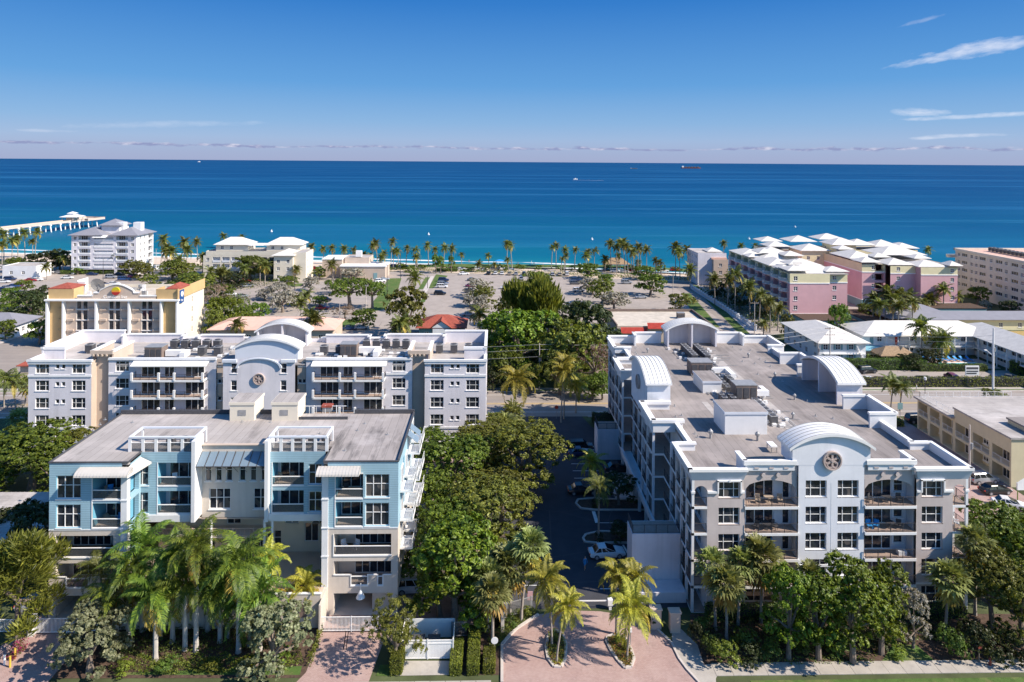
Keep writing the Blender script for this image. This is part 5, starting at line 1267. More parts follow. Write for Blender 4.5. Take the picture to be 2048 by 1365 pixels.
aw = MB(); aw.quad((xw1+.5, YC-1.2, 16.13), (xw1+1.3, YC+2.6, 16.13), (xw1, YC+2.6, 16.75), (xw1, YC, 16.75)); aw.quad((xw1, YC, 16.6), (xw1, YC+2.6, 16.6), (xw1+1.3, YC+2.6, 16.0), (xw1+.5, YC-1.2, 16.0)); aw.build('awning', M_['beige_awn'], C)
# recessed blue bays, two storeys, with pergolas above
Y2 = YC+2.8
def bay(x0, x1, flip):
    L = x1-x0; wb0, wb1 = (.3, 3.9) if flip else (L-4.1, L-.35); wu = L-1.95 if flip else .55
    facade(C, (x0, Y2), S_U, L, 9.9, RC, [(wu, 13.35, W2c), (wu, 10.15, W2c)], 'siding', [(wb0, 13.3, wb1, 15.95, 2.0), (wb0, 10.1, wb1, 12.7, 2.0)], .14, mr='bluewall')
    tr = MB()
    for z in (13.2, 10.0): tr.box(x0+wb0-.08, Y2-.05, z, x0+wb1+.05, Y2+.1, z+.12)
    tr.box(x0+wb0-.1, Y2-.04, 10, x0+wb0-.01, Y2+.05, 15.98); tr.box(x0, Y2-.15, 9.2, x0+L, Y2+.3, 9.98); tr.build('trim', M_['white'], C)
    for z in (13.32, 10.12):
        glassrail(C, x0+wb0, x0+wb1, Y2+.06, z); MB().box(x0+wb0, Y2+.02, z-.03, x0+wb1, Y2+1.95, z).build('balcony_floor', M_['tan'], C)
        MB().wall((x0+wb0, Y2+2.0), S_U, wb1-wb0, z, z+2.6).build('balcony_back_wall', M_['room'], C); win_at(C, (x0+wb0, Y2+2.0), S_U, .3 if flip else .45, z+.02, D3, -.1)
bx0, bx1 = xc(262, Y2), xc(388, Y2); cx0, cx1 = xc(535, Y2), xc(646, Y2)
bay(bx0-.1, bx1, False); bay(cx0+.3, cx1+.3, True)
fn = MB(); fn.box(bx1, Y2-.7, 9.4, bx1+.42, YC+4.4, 18.7); fn.box(cx0-.1, Y2-.7, 9.4, cx0+.3, YC+4.4, 18.7); fn.build('fin_wall', M_['white'], C)
# beige centre
Y3 = YC+4.0; L = cx0-.1-(bx1+.42); xo = bx1+.42
w1 = [(L*f, 13.25, W1c) for f in (.045, .20, .355, .55, .71, .87)]
facade(C, (xo, Y3), S_U, L, 9.0, RC+.3, w1+[(.85, 9.95, W3c), (6.0, 9.95, W3c)], 'beige', [], .12)
MB().box(xo, Y3-.1, 8.85, xo+L, Y3+.3, 9.0).box(xo-.1, Y3-.2, RC+.3, xo+L+.1, Y3+.2, RC+.4).build('trim', M_['tan'], C)
# slanted louvre canopy on struts
nl_ = 8
for i in range(nl_):
    a, b = xo+L*i/nl_+.06, xo+L*(i+1)/nl_-.06
    MB().quad((a, Y3-1.7, 15.75), (b, Y3-1.7, 15.75), (b, Y3-.02, 16.75), (a, Y3-.02, 16.75)).quad((a, Y3-.02, 16.71), (b, Y3-.02, 16.71), (b, Y3-1.7, 15.71), (a, Y3-1.7, 15.71)).build('canopy_panel', M_['louvre'], C)
sm = MB()
for i in range(nl_+1):
    a = xo+L*i/nl_; sm.tube([(a, Y3-1.75, 15.72), (a, Y3-.02, 16.78)], .04, 5)
sm.tube([(xo, Y3-1.72, 15.7), (xo+L, Y3-1.72, 15.7)], .05, 5)
for i in (0, 1, 2, 3, 4, 5, 6): a = xo+L*(.14+i*.13); sm.tube([(a, Y3-1.6, 15.7), (a, Y3-.02, 14.3)], .025, 5)
sm.build('canopy_strut', M_['rail'], C)
# lower set-back storeys of the courtyard
lw = MB(); Y4 = YC+7.0
facade(C, (xw1, Y4), S_U, xr0-xw1, 3.2, 9.4, [(L_, 6.6, D2) for L_ in (8.2, 15.2, 18.5)]+[(2.5, 3.4, DC), (10.5, 3.4, DC), (17.6, 4.4, D2)], 'cream', [], .12)
MB().box(xw1, Y3-.08, 8.9, xr0, Y4, 9.0).build('soffit', M_['beige'], C); MB().box(xw1, Y4-2.6, 6.35, xo+L*.9, Y4-.01, 6.5).build('balcony_slab', M_['beige'], C)
bars(xw1+.3, Y4-2.6, xo+L*.9, Y4-2.6, 6.5, 1.0, 'tan', C, .5)
for a in (xw1+8, cx0-.3, cx0+.6): MB().tube([(a, Y3-1.2, 3.1), (a, Y3-1.2, 9.3)], [.16, .16], 8).build('column', M_['white'], C)
# terrace with pool and retaining wall
tw = MB(); tw.box(xw1-.5, 75.0, 0, xr0+.5, 84, 3.2); tw.build('terrace_wall', M_['beige'], C)
MB().box(xw1-.3, 75.25, 3.204, xr0+.3, 83.9, 3.24).build('terrace_floor', M_['tan'], C)
px0, px1 = WX(470, 77), WX(540, 77); MB().box(px0, 76.2, 3.245, px1, 79.6, 3.30).build('pool_water', M_['pool'], C); MB().box(px0-.3, 75.9, 3.242, px1+.3, 76.18, 3.42).box(px0-.3, 79.62, 3.242, px1+.3, 79.9, 3.42).build('pool_coping', M_['trim'], C)
par_ = MB(); par(par_, xw1-.4, 75.1, xr0+.4, 75.1, 3.2, 3.75, .2, .05, .1); par_.build('parapet', [M_['beige'], M_['trim']], C)
MB().box(xr0-1.9, 74.9, 1.2, xr0-1.1, 75.0, 2.6).build('vent_panel', M_['rust'], C)
MB().box(xr0+.51, 73.8, 0, xr0+.7, 84, 3.2).build('side_wall', M_['beige'], C)
# body, side walls, roof
facade(C, (xr1, YC), E_U, 14.8, 9.75, RC+.2, [(u, z, W2c) for u in (3.5, 9.5) for z in (10.2, 13.4)], 'siding', mr='bluewall')
facade(C, (xr1, YC+.02), E_U, 14.78, 0, 9.75, [(u, 6.9, W2c) for u in (3.5, 9.5)], 'beige', [(1.0, 0, 13.5, 2.4, 3.0)])
facade(C, (xw0, YC+14.8), W_U, 14.8, 9.75, RC, [(u, z, W2c) for u in (3.5, 9.5) for z in (10.2, 13.4)], 'siding'); facade(C, (xw0, YC+14.8), W_U, 14.8, 0, 9.75, [], 'beige')
facade(C, (xr1, YC+14.8), (-1, 0), xr1-xw0, 0, RC, [(u, z, W2c) for u in (3, 9, 15, 21, 27, 33) for z in (10.2, 13.4, 6.9, 3.7)], 'beige')
# side balconies of the right wing, white trays
for yy in (YC+1.5, YC+5.2, YC+8.2, YC+11.6):
    for z in ((9.9, 13.2, 6.7) if yy < YC+8 else (11.4, 14.7, 8.2)):
        t_ = MB(); t_.box(xr1+.01, yy, z-.2, xr1+1.5, yy+2.6, z); t_.box(xr1+1.42, yy, z, xr1+1.5, yy+2.6, z+.15); t_.build('balcony_slab', M_['trim'], C)
        r_ = MB(); railing(r_, (xr1+1.46, yy), E_U, 0, 2.6, z, 1.0, .4, 0); railing(r_, (xr1, yy+.04), S_U, .05, 1.45, z, 1.0, .4); r_.build('railing', M_['trim'], C)
        MB().box(xr1+1.44, yy+.03, z+.1, xr1+1.47, yy+2.57, z+.92).build('railing_glass', M_['railglass'], C); win_at(C, (xr1, yy), E_U, .4, z+.02, D2, -.1)
for yy in (YC+7.6, YC+9.8):
    MB().quad((xr1+.02, yy, 17.2), (xr1+1.3, yy, 16.2), (xr1+1.3, yy+1.6, 16.2), (xr1+.02, yy+1.6, 17.2)).quad((xr1+.02, yy+1.6, 17.15), (xr1+1.3, yy+1.6, 16.15), (xr1+1.3, yy, 16.15), (xr1+.02, yy, 17.15)).build('side_canopy_panel', M_['louvre'], C)
YBk = YC+14.8; xm = WX(720, 84)
rb = MB(); rb.box(xw0+.1, Y3+.2, RC-.3, xm-4, YBk-.1, RC); rb.box(xw0+.1, YC+.1, RC-.3, xw1-.05, Y3+.19, RC); rb.build('roof', M_['roofC'], C)
rb = MB(); rb.box(xm-3.99, Y3+.2, RC-.3, xr1-.1, YBk-.1, RC); rb.box(xr0+.1, YC+.1, RC-.3, xr1-.1, Y3+.19, RC); rb.build('roof', M_['roofCd'], C)
rf = MB(); rf.box(bx0-.2, Y2+.1, RC-.3, bx1, Y3+.19, RC-.002); rf.box(cx0+.3, Y2+.1, RC-.3, cx1+.2, Y3+.19, RC-.002); rf.build('roof', M_['roofC'], C)
ed = MB(); ed.box(xw0-.08, YC-.08, RC, xw1, YC+.1, RC+.14); ed.box(xr0+.1, YC-.08, RC, xr1+.08, YC+.1, RC+.14); ed.box(xw0-.1, YC+.1, RC, xw0+.1, YBk, RC+.14); ed.box(xr1-.1, YC+.1, RC, xr1+.1, YBk, RC+.3)
ed.box(xw1-.1, YC+.1, RC, xw1+.06, Y2, RC+.14); ed.box(xr0+.05, YC+.1, RC, xr0+.2, Y2, RC+.14)
ed.box(xw0-.1, YBk-.2, RC, -28, YBk, RC+.55); ed.box(-27.99, YBk-2.2, RC, -19, YBk-2.05, RC+.35); ed.box(-18.5, YBk-.2, RC, xr1+.1, YBk, RC+.55)
ed.build('roof_edge', M_['acdark'], C)
# rooftop pergolas: white post frames with glass panels
def pergola(x0, x1, y0, y1, label):
    t = thing('pergola', label, 'pergola', ((x0+x1)/2, (y0+y1)/2, RC))
    zt = RC+1.75; n = 5
    b = MB(); b.box(x0-.1, y0-.12, zt-.18, x1+.1, y0+.12, zt); b.box(x0-.1, y1-.12, zt-.18, x1+.1, y1+.12, zt); b.box(x0-.12, y0+.121, zt-.18, x0+.12, y1-.121, zt); b.box(x1-.12, y0+.121, zt-.18, x1+.12, y1-.121, zt); b.build('beam', M_['cove'], t)
    for i in range(n+1):
        xx = x0+(x1-x0)*i/n; MB().box(xx-.17, y0-.08, RC-.05, xx+.17, y0+.08, zt-.18).build('post', M_['white'], t)
        if i < n: MB().box(xx+.2, y0-.02, RC+.05, xx+(x1-x0)/n-.2, y0+.02, RC+1.0).build('glass_panel', M_['railglass'], t); MB().box(xx+.19, y0-.04, RC+1.0, xx+(x1-x0)/n-.19, y0+.04, RC+1.06).build('handrail', M_['trim'], t)
    for yy in (y1,):
        for xx in (x0, x1): MB().box(xx-.1, yy-.1, RC, xx+.1, yy+.1, zt-.18).build('post', M_['white'], t)
    return t
pergola(bx0-.2, bx1+.1, Y2+.15, Y2+3.0, 'left white rooftop pergola with glass panels on the blue building')
pergola(cx0+.2, cx1+.4, Y2+.15, Y2+3.0, 'right white rooftop pergola with glass panels on the blue building')
for i, (x0) in enumerate((bx0+3.6, bx0+5.2, bx0+6.8)): condenser(x0, Y2+2.1, RC, ORD[i]+' condenser from the left inside the left rooftop pergola', 'condensers inside the left pergola', 1.0)
for i, (x0) in enumerate((cx0+2.9, cx0+4.6, cx0+6.2)): condenser(x0, Y2+2.1, RC, ORD[i]+' condenser from the left inside the right rooftop pergola', 'condensers inside the right pergola', 1.0)
for px0_, px1_, lb in ((459, 518, 'left beige stair hut at the back edge of the blue building roof'), (543, 605, 'right beige stair hut at the back edge of the blue building roof')):
    Yh = 89.3; a, b = WX(px0_, Yh), WX(px1_-10, Yh)
    t = roofbox(a, Yh, b, Yh+3.6, 19.6, lb, 'cream', RC, 'roofC'); MB().box(a+1.1, Yh-.05, 17.9, a+2.1, Yh-.003, 18.6).build('vent_grille', M_['metal'], t)
tr_ = bars(WX(607, 93), 92.4, WX(694, 93), 92.4, 16.2, 1.8, 'trim', None, .9, 'roof_fence', 1.5, .05); tag(tr_, 'white metal fence panel behind the right part of the blue building roof', 'fence')
x, y = G(655, 822, RC); t = thing('roof_fan', 'red-topped exhaust fan near the back of the blue building roof', 'exhaust fan', (x, y, RC)); MB().box(x-.6, y-.4, RC, x+.6, y+.4, RC+.6).build('base', M_['metal'], t); MB().box(x-.7, y-.5, RC+.6, x+.7, y+.5, RC+.85).build('lid', M_['roofr'], t)
for i, (px, py) in enumerate([(186, 862), (200, 850), (170, 873), (152, 885), (210, 840), (265, 846), (484, 845), (541, 845), (730, 848), (715, 862), (775, 870), (690, 902), (640, 868), (128, 903)]):
    x, y = G(px, py, RC); vent(x, y, RC, 'small stub vent on the blue building roof', 'stub vents on the blue building roof', s=.9)
# house number plate and lamp
def text_obj(s, x, y, z, size, m, parent, name='lettering', rz=0, ext=.03, rx=PI/2):
    cu = bpy.data.curves.new(name, 'FONT'); cu.body = s; cu.size = size; cu.extrude = ext; cu.align_x = 'CENTER'
    o = bpy.data.objects.new(name, cu); COL.objects.link(o); dg = bpy.context.evaluated_depsgraph_get(); me = bpy.data.meshes.new_from_object(o.evaluated_get(dg))
    bpy.data.objects.remove(o); me.materials.clear(); me.materials.append(M_[m] if isinstance(m, str) else m)
    o = bpy.data.objects.new(name, me); COL.objects.link(o); o.rotation_euler = (rx, 0, rz); o.location = (x, y, z)
    if parent is not None:
        o.parent = parent; o.location = Vector((x, y, z))-parent.location
    return o
text_obj('130', WX(112.5, YC), YC-.03, 3.55, .42, 'rail', C, 'house_number')
t = thing('wall_lamp', 'white bell-shaped lamp hanging over the right garage opening of the blue building', 'lamp', (WX(723, 76.5), 76.6, 3.2))
MB().tube([(t.location.x, 76.99, 3.5), (t.location.x, 76.5, 3.9), (t.location.x, 76.5, 3.1)], .05, 6).build('bracket', M_['trim'], t); MB().cyl(t.location.x, 76.5, 2.3, 3.1, .5, 12, 0, .1).build('shade', M_['trim'], t)
# balcony furniture of the blue building
for x, y, z, rz, m, lb in ((bx1-2.6, Y2+.9, 13.35, .4, 'white', 'white chair on the upper balcony of the left recessed bay'), (cx0+1.0, Y2+.9, 13.35, -.4, 'wood', 'pale chair on the upper balcony of the right recessed bay'), (cx0+2.6, Y2+1.0, 13.35, .6, 'wood', 'pale armchair beside a low table on the upper right bay balcony'), (bx1-2.4, Y2+.9, 10.15, .4, 'rail', 'dark chair on the lower balcony of the left recessed bay'),
                          (xw0+6.0, YC+1.2, 13.2, .3, 'blueplastic', 'turquoise chair on the upper left wing balcony'), (xw0+7.0, YC+1.2, 10.0, -.3, 'blueplastic', 'turquoise chair on the lower left wing balcony'), (xr0+2.4, YC+1.2, 13.2, .2, 'rail', 'dark chair on the upper right wing balcony'), (xr0+3.6, YC+1.2, 6.8, -.5, 'white', 'white chair on the third-level right wing balcony'), (xr0+2.2, YC+1.3, 6.8, .6, 'white', 'second white chair on the third-level right wing balcony, nearer the pier')):
    chair(x, y, z, rz, m, lb)
for x, z, lb in ((xw0+6.3, 13.2, 'upper left wing balcony'), (xw0+6.2, 10.0, 'lower left wing balcony')):
    o = link('sun_lounger', lounger_mesh('wood'), None, None, (x, YC+1.3, z), 1.4); tag(o, 'tan sun lounger on the '+lb, 'sun lounger')
# gates and trash enclosure in front
gt = thing('sliding_gate', 'white sliding gate across the brick driveway right of the pool wall', 'gate', (WX(700, 74.2), 74.2, 0)); bars(WX(643, 74.2), 74.2, WX(760, 74.2), 74.2, .1, 1.6, 'trim', gt, .14, 'gate_bars', 3.3, .05)
gt = thing('sliding_gate', 'white sliding gate at far left beside the number 130 corner', 'gate', (WX(110, 74.4), 74.4, 0)); bars(WX(73, 74.4), 74.4, WX(150, 74.4), 74.4, .1, 1.6, 'trim', gt, .14, 'gate_bars', 3.3, .05)
o = bars(WX(150, 74.6), 74.6, WX(235, 74.6), 74.6, .1, 1.5, 'trim', None, .15, 'fence', 2.5, .04); tag(o, 'white picket fence behind the left sage tree', 'fence')
o = bars(WX(0, 74.6), 74.6, WX(60, 74.6), 74.6, .1, 1.4, 'trim', None, .15, 'fence', 2.5, .04); tag(o, 'white picket fence at the far left behind the feathery tree', 'fence')
o = tag(MB().box(WX(62, 74.4), 74.0, 0, WX(72, 74.4), 74.8, 2.0).build('gate_pier', M_['white']), 'white pier at the left end of the far left sliding gate', 'pier')
o = bars(WX(905, 73.2), 73.2, WX(936, 73.2), 73.2, .1, 1.6, 'metal', None, .13, 'fence', 2.5, .04); tag(o, 'grey bar fence between trash enclosure and palms', 'fence')
o = bars(WX(905, 76), 76.0, 1.6, 76.0, .1, 1.6, 'metal', None, .13, 'fence', 2.5, .04); tag(o, 'grey bar fence in the shade behind the fan palms', 'fence')
ex0, ex1, ey0, ey1 = WX(805, 70), WX(908, 70), 70.1, 73.3
te = thing('trash_enclosure', 'white vinyl-fenced trash enclosure by the sidewalk, open on top', 'enclosure', ((ex0+ex1)/2, 71.5, 0))
pl = MB().box(0, 0, 0, .145, .03, 1.75).mesh('plank', M_['trim'])
for i in range(34): put('plank', pl, te, (ex0+.05+i*(ex1-ex0-.1)/34, ey0, .12))
MB().box(ex0, ey0-.03, 1.55, ex1, ey0-.002, 1.65).box(ex0, ey0-.03, 1.87, ex1, ey0+.06, 1.95).box(ex0, ey0-.03, .05, ex1, ey0+.05, .119).build('rail', M_['trim'], te)
for xx, yy, x2, y2 in ((ex0-.06, ey0, ex0, ey1), (ex1, ey0, ex1+.06, ey1), (ex0, ey1, ex1, ey1+.06)): MB().box(xx, yy, 0, x2, y2, 2.0).build('side_panel', M_['trim'], te)
for xx in (ex0-.1, (ex0+ex1)/2, ex1-.02): MB().box(xx, ey0-.06, 0, xx+.13, ey0-.031, 2.1).build('post', M_['trim'], te)
for i, xx in enumerate((ex0+1.6, ex0+3.2)):
    t = thing('trash_bin', ['black wheeled bin at left inside the trash enclosure', 'black wheeled bin at right inside the trash enclosure'][i], 'bin', (xx, 71.6, 0))
    for nm, b_ in (('body', MB().box(-.6, -.45, .1, .6, .45, 1.1)), ('lid', MB().box(-.65, -.5, 1.1, .65, .5, 1.2))): b_.build(nm, M_['acdark']).parent = t
x_ = WX(930, 70)
for i, (px, y0, y1, lb) in enumerate(((795, 1270, 1352, 'clipped box hedge just left of the trash enclosure'), (914, 1298, 1352, 'clipped box hedge just right of the trash enclosure'), (949, 1272, 1352, 'longer clipped box hedge, second from the trash enclosure'), (981, 1314, 1349, 'shortest clipped box hedge beside the round white sign'))):
    ya, yb = G(px, y1)[1], G(px, y0)[1]; hx = WX(px, ya); hedge(hx-.55, ya, hx+.55, yb, 1.15 if i else 1.7, lb, 'hedge', leaf=.13, dens=420)
t = thing('round_sign', 'round white sign on a thin post among the fan palm trunks', 'sign', (*G(989, 1318), 0)); b_ = MB(); b_.tube([(0, 0, 0), (0, 0, 1.9)], .03, 5); b_.build('post', M_['metal']).parent = t
b_ = MB(); annulus(b_, 0, 1.9, 0, .36, -.06, -.02, 18); b_.build('sign_disc', M_['trim']).parent = t
# barrier gate at the entrance
gx, gy = G(1220, 1218); t = thing('barrier_gate', 'white boom barrier across the entrance lane with its machine box', 'barrier', (gx, gy, 0))
for nm, b_, m in (('cabinet', MB().box(-.15, -.25, .0, .15, .25, .5).box(-.28, -.3, .5, .28, .3, 1.15), 'trim'), ('boom', MB().box(-4.9, -.06, .88, -.29, .02, 1.0), 'trim')): b_.build(nm, M_[m]).parent = t
t = thing('keypad_post', 'thin access post with a small white hood in the right planter island', 'post', (*G(1261, 1290), 0)); MB().tube([(0, 0, 0), (0, 0, 1.4)], .05, 6).build('post', M_['metal']).parent = t; MB().box(-.12, -.15, 1.4, .12, .15, 1.75).build('hood', M_['trim']).parent = t
for px, y, lb in ((1311, 1255, 'pale stucco gate pier with an arched niche right of the entrance drive'), (1349, 1262, 'pale stucco gate pier nearest the footpath')):
    x, yy = G(px, y); o = MB().box(-.55, -.4, 0, .55, .4, 2.1).box(-.65, -.5, 2.1, .65, .5, 2.25).build('gate_pier', M_['tan']); o.location = (x, yy, 0); tag(o, lb, 'pier')
o = tag(MB().box(1.0, 73.9, 0, 1.35, 78.5, 2.1).box(.9, 73.8, 2.1, 1.45, 78.6, 2.25).build('garden_wall', M_['beige']), 'pale garden wall behind the fan palms left of the entrance', 'wall')
o = bars(1.6, 76.2, 4.6, 77.4, .1, 1.6, 'metal', None, .14, 'fence', 3, .04); tag(o, 'grey bar gate leaf left of the entrance lane', 'gate')
t = thing('lane_sign', 'small pink and white notice on a post at the left of the entrance lane', 'sign', (*G(1060, 1218), 0)); MB().tube([(0, 0, 0), (0, 0, 1.8)], .04, 5).build('post', M_['metal']).parent = t; MB().box(-.3, -.05, 1.0, .3, -.01, 2.0).build('panel', M_['pink']).parent = t
# bollards at the far left
for i, (px, py, m, h, lb) in enumerate(((9, 1330, 'trim', 1.0, 'white pipe bollard at the bottom left corner'), (20, 1335, 'yellow', 1.1, 'yellow bollard beside the white pipe at bottom left'), (30, 1318, 'yellow', 1.1, 'yellow bollard nearest the driveway at bottom left'))):
    x, y = G(px, py); o = MB().cyl(0, 0, 0, h, .1, 8).build('bollard', M_[m]); o.location = (x, y, 0); tag(o, lb, 'bollard')
t = thing('wooden_box_sign', 'small orange-topped wooden post on the front lawn right of the hedge mounds', 'post', (*G(1958, 1325), 0)); MB().tube([(0, 0, 0), (0, 0, 1.5)], .05, 6).build('post', M_['wood']).parent = t; MB().box(-.2, -.2, 1.5, .2, .2, 1.75).build('cap', M_['roofr']).parent = t
t = thing('fire_hydrant', 'small red and white fire hydrant on the right verge', 'hydrant', (*G(1980, 1331), 0)); MB().cyl(0, 0, 0, .6, .14, 10).cyl(0, 0, .6, .8, .12, 10, 0, .03).build('barrel', M_['roofr']).parent = t; MB().tube([(-.22, 0, .45), (.22, 0, .45)], .06, 6).build('outlet', M_['trim']).parent = t
t = thing('box_kiosk', 'small pink-tan cabin half hidden behind the middle trees', 'kiosk', (*G(1012, 985), 0)); MB().box(-1.7, -1.5, 0, 1.7, 1.5, 2.3).build('wall', M_['roofp']).parent = t; MB().box(-1.8, -1.6, 2.3, 1.8, 1.6, 2.5).build('roof', M_['trim']).parent = t
# ============================================================ buildings farther off
W_h = win_spec(1.3, 2.6, (1,), (1,), .08, split=False, sill=False); W_f = win_spec(1.3, 1.4, (1, 1), (1, 1), .1, split=False); W_f2 = win_spec(3.2, 1.3, (1, 1, 1), (1,), .09, split=False, sill=False); W_fd = win_spec(2.8, 2.2, (1, 1, 1), (1,), .1, split=False, sill=False)
def block(parent, x0, y0, x1, y1, z0, z1, m, rows=(), sp=W_f, fs=(), fw=(), fe=(), top=None, roofm='roofA', parapet=.5, wz=.9):
    """box-shaped storeys: windows at offsets fs (front), fw (left side), fe (right side) on every row height"""
    facade(parent, (x0, y0), S_U, x1-x0, z0, z1, [(u, r+wz, sp) for r in rows for u in fs], m, rev=.1)
    facade(parent, (x0, y1), W_U, y1-y0, z0, z1, [(u, r+wz, sp) for r in rows for u in fw], m, rev=.1)
    facade(parent, (x1, y0), E_U, y1-y0, z0, z1, [(u, r+wz, sp) for r in rows for u in fe], m, rev=.1)
    mb = MB(); mb.quad((x1, y1, z0), (x0, y1, z0), (x0, y1, z1), (x1, y1, z1)); mb.build('wall', M_[m], parent)
    if roofm: MB().box(x0+.05, y0+.05, z1-.3, x1-.05, y1-.05, z1-parapet+.001 if parapet < .3 else z1-.28).build('roof', M_[roofm], parent)
# --- hotel with the sun sign
HY = 187.0; H = thing('hotel', 'beige and ochre hotel with a sun emblem on its scalloped parapet, red tiled corner roofs', 'hotel', (-100, 195, 0))
hx = [WX(p, HY, 650) for p in (94, 126.5, 192, 258, 322, 354)]
rows = [10.1, 7.25, 4.4, 1.55, -1.3]
facade(H, (hx[1], HY+.8), S_U, hx[4]-hx[1], 0, 12.7, [(WX(p, HY, 650)-hx[1], r+.15, W_h) for r in rows[:4] for p in (149, 161.7, 214, 227, 280, 292)], 'tan', rev=.12)
for a, b in ((hx[0], hx[1]), (hx[4], hx[5])): MB().wall((a, HY+.8), S_U, b-a, 0, 12.7).build('wall', M_['ochre'], H)
for x in hx: MB().box(x-.22, HY-.35, 0, x+.22, HY+.79, 12.7).build('fin', M_['trim'], H)
for r in rows[:4]:
    for a, b in zip(hx[1:4], hx[2:5]):
        for q in (.18, .82):
            xx = a+(b-a)*q; MB().box(xx-.85, HY+.35, r-.05, xx+.85, HY+.79, r+.45).build('unit_ledge', M_['tan'], H)
    MB().box(hx[0]+2.6, HY+.35, r-.05, hx[0]+3.9, HY+.79, r+.45).build('unit_ledge', M_['ochre'], H)
for r in rows[:3]:
    for a, b in zip(hx[1:4], hx[2:5]): MB().box(a+(b-a)*.33, HY+.70, r-.02, a+(b-a)*.68, HY+.79, r+.12).build('sill_band', M_['trim'], H)
mb = MB(); mb.box(hx[0]-.5, HY-.6, 12.7, hx[5]+.5, HY+.9, 13.1); mb.build('cornice', M_['trim'], H)
facade(H, (hx[5], HY), E_U, 17, 0, 14.2, [(9.0, r+.5, (.55, 1.6, W_side[2], W_side[3])) for r in rows[:4]], 'cream', rev=.1)
MB().wall((hx[0], HY+17), W_U, 17, 0, 14.2).wall((hx[5], HY+17), (-1, 0), hx[5]-hx[0], 0, 14.2).build('wall', M_['cream'], H)
MB().box(hx[0]+.2, HY+.9, 12.9, hx[5]-.2, HY+16.8, 13.2).build('roof', M_['gravel'], H)
mb = MB(); mb.box(hx[0], HY+.6, 13.1, WX(162, HY-.1)-.1, HY+.9, 15.4) if False else None
for a, b in ((hx[0], WX(143, HY)), (WX(308, HY), hx[5])): mb.box(a, HY+.5, 13.1, b, HY+.9, 15.8); mb.box(a if a == hx[0] else a, HY+.9, 13.1, a+.3, HY+5, 15.8); mb.box(b-.3, HY+.9, 13.1, b, HY+5, 15.8)
mb.box(hx[5]-.02, HY, 13.1, hx[5]+.3, HY+17, 15.9)
mb.build('ochre_parapet', M_['ochre'], H)
sp_ = MB(); c_ = WX(229, HY); n = 14; zb = 13.1   # scalloped centre parapet
prof = [(-10.5, 1.0), (-6.2, 1.0), (-6.2, 1.8), (-4.6, 1.8), (-4.4, 2.5)]+[(-4.2+8.4*i/n, 2.6+1.5*math.sin(PI*i/n)) for i in range(n+1)]+[(4.4, 2.5), (4.6, 1.8), (6.2, 1.8), (6.2, 1.0), (10.8, 1.0)]
for (a, za), (b, zb_) in zip(prof, prof[1:]):
    if b > a: sp_.quad((c_+a, HY+.5, zb), (c_+b, HY+.5, zb), (c_+b, HY+.5, zb+zb_), (c_+a, HY+.5, zb+za)); sp_.quad((c_+b, HY+.9, zb), (c_+a, HY+.9, zb), (c_+a, HY+.9, zb+za), (c_+b, HY+.9, zb+zb_)); sp_.quad((c_+a, HY+.35, zb+za), (c_+b, HY+.35, zb+zb_), (c_+b, HY+1.0, zb+zb_+.02), (c_+a, HY+1.0, zb+za+.02), 1); sp_.quad((c_+a, HY+.35, zb+za-.25), (c_+b, HY+.35, zb+zb_-.25), (c_+b, HY+.35, zb+zb_), (c_+a, HY+.35, zb+za), 1)
sp_.build('scalloped_parapet', [M_['tan'], M_['trim']], H)
em = MB(); annulus(em, c_, 15.3, 0, 1.08, HY-.05, HY+.4, 24); em.build('sun_emblem', mat('emblem_orange', (.75, .36, .08), .4, .05, 1, extra=lambda t, v, c: t.mix(t.mr(t.new('ShaderNodeSeparateXYZ', {0: v}).outputs[2], 15.0, 15.15), (.42, .03, .03), t.mix(t.mr(t.new('ShaderNodeSeparateXYZ', {0: v}).outputs[2], 15.45, 15.6), (.72, .30, .05), (.55, .50, .02)))), H)
text_obj('Comfort Inn', c_-.2, HY+.2, 13.35, 1.25, 'trim', H, 'lettering')
for a, b in ((hx[0]-.3, WX(140, HY)), (WX(326, HY), hx[5]+.5)):
    rf = MB(); rf.hip(a+.6, HY+1.0, b-.6, HY+6.5, 15.9, 1.1, .5, 0); rf.build('tile_roof', M_['roofr'], H)
MB().box(hx[5]+.31, HY+.6, 11.9, hx[5]+.5, HY+3.0, 15.4).build('blue_sign', mat('sign_blue', (.02, .08, .25), .4, .1, 2), H)
e2 = MB(); annulus(e2, HY+1.8, 14.3, 0, .75, 0, .06, 16, 0, lambda u, d, z: (hx[5]+.56-d, u, z)); e2.build('sign_disc', M_['trim'], H)
o = text_obj('Inn', hx[5]+.53, HY+1.8, 12.3, .9, 'trim', H, 'lettering', PI/2)
t_ = MB()
for i in range(40):
    x, y = rp.uniform(hx[1]+3, hx[4]-2), rp.uniform(HY+3, HY+15); t_.box(x, y, 13.2, x+rp.uniform(.3, 1.3), y+rp.uniform(.3, 1.2), 13.2+rp.uniform(.3, 1.6), int(rp.integers(0, 2)))
o = t_.build('roof_machines', [M_['metal'], M_['trim']]); tag(o, 'cluster of small machines and ducts on the hotel roof', 'roof machines'); o['kind'] = 'stuff'
t = thing('roof_screen', 'white lattice screen standing on the left of the hotel roof', 'screen', (WX(165, 195), 196, 13.2)); a, b = WX(152, 194), WX(168, 194); MB().box(a, 194, 13.2, a+.12, 199, 17.0).box(a, 194, 13.2, b, 194.12, 16.6).build('panel', M_['trim'], t)
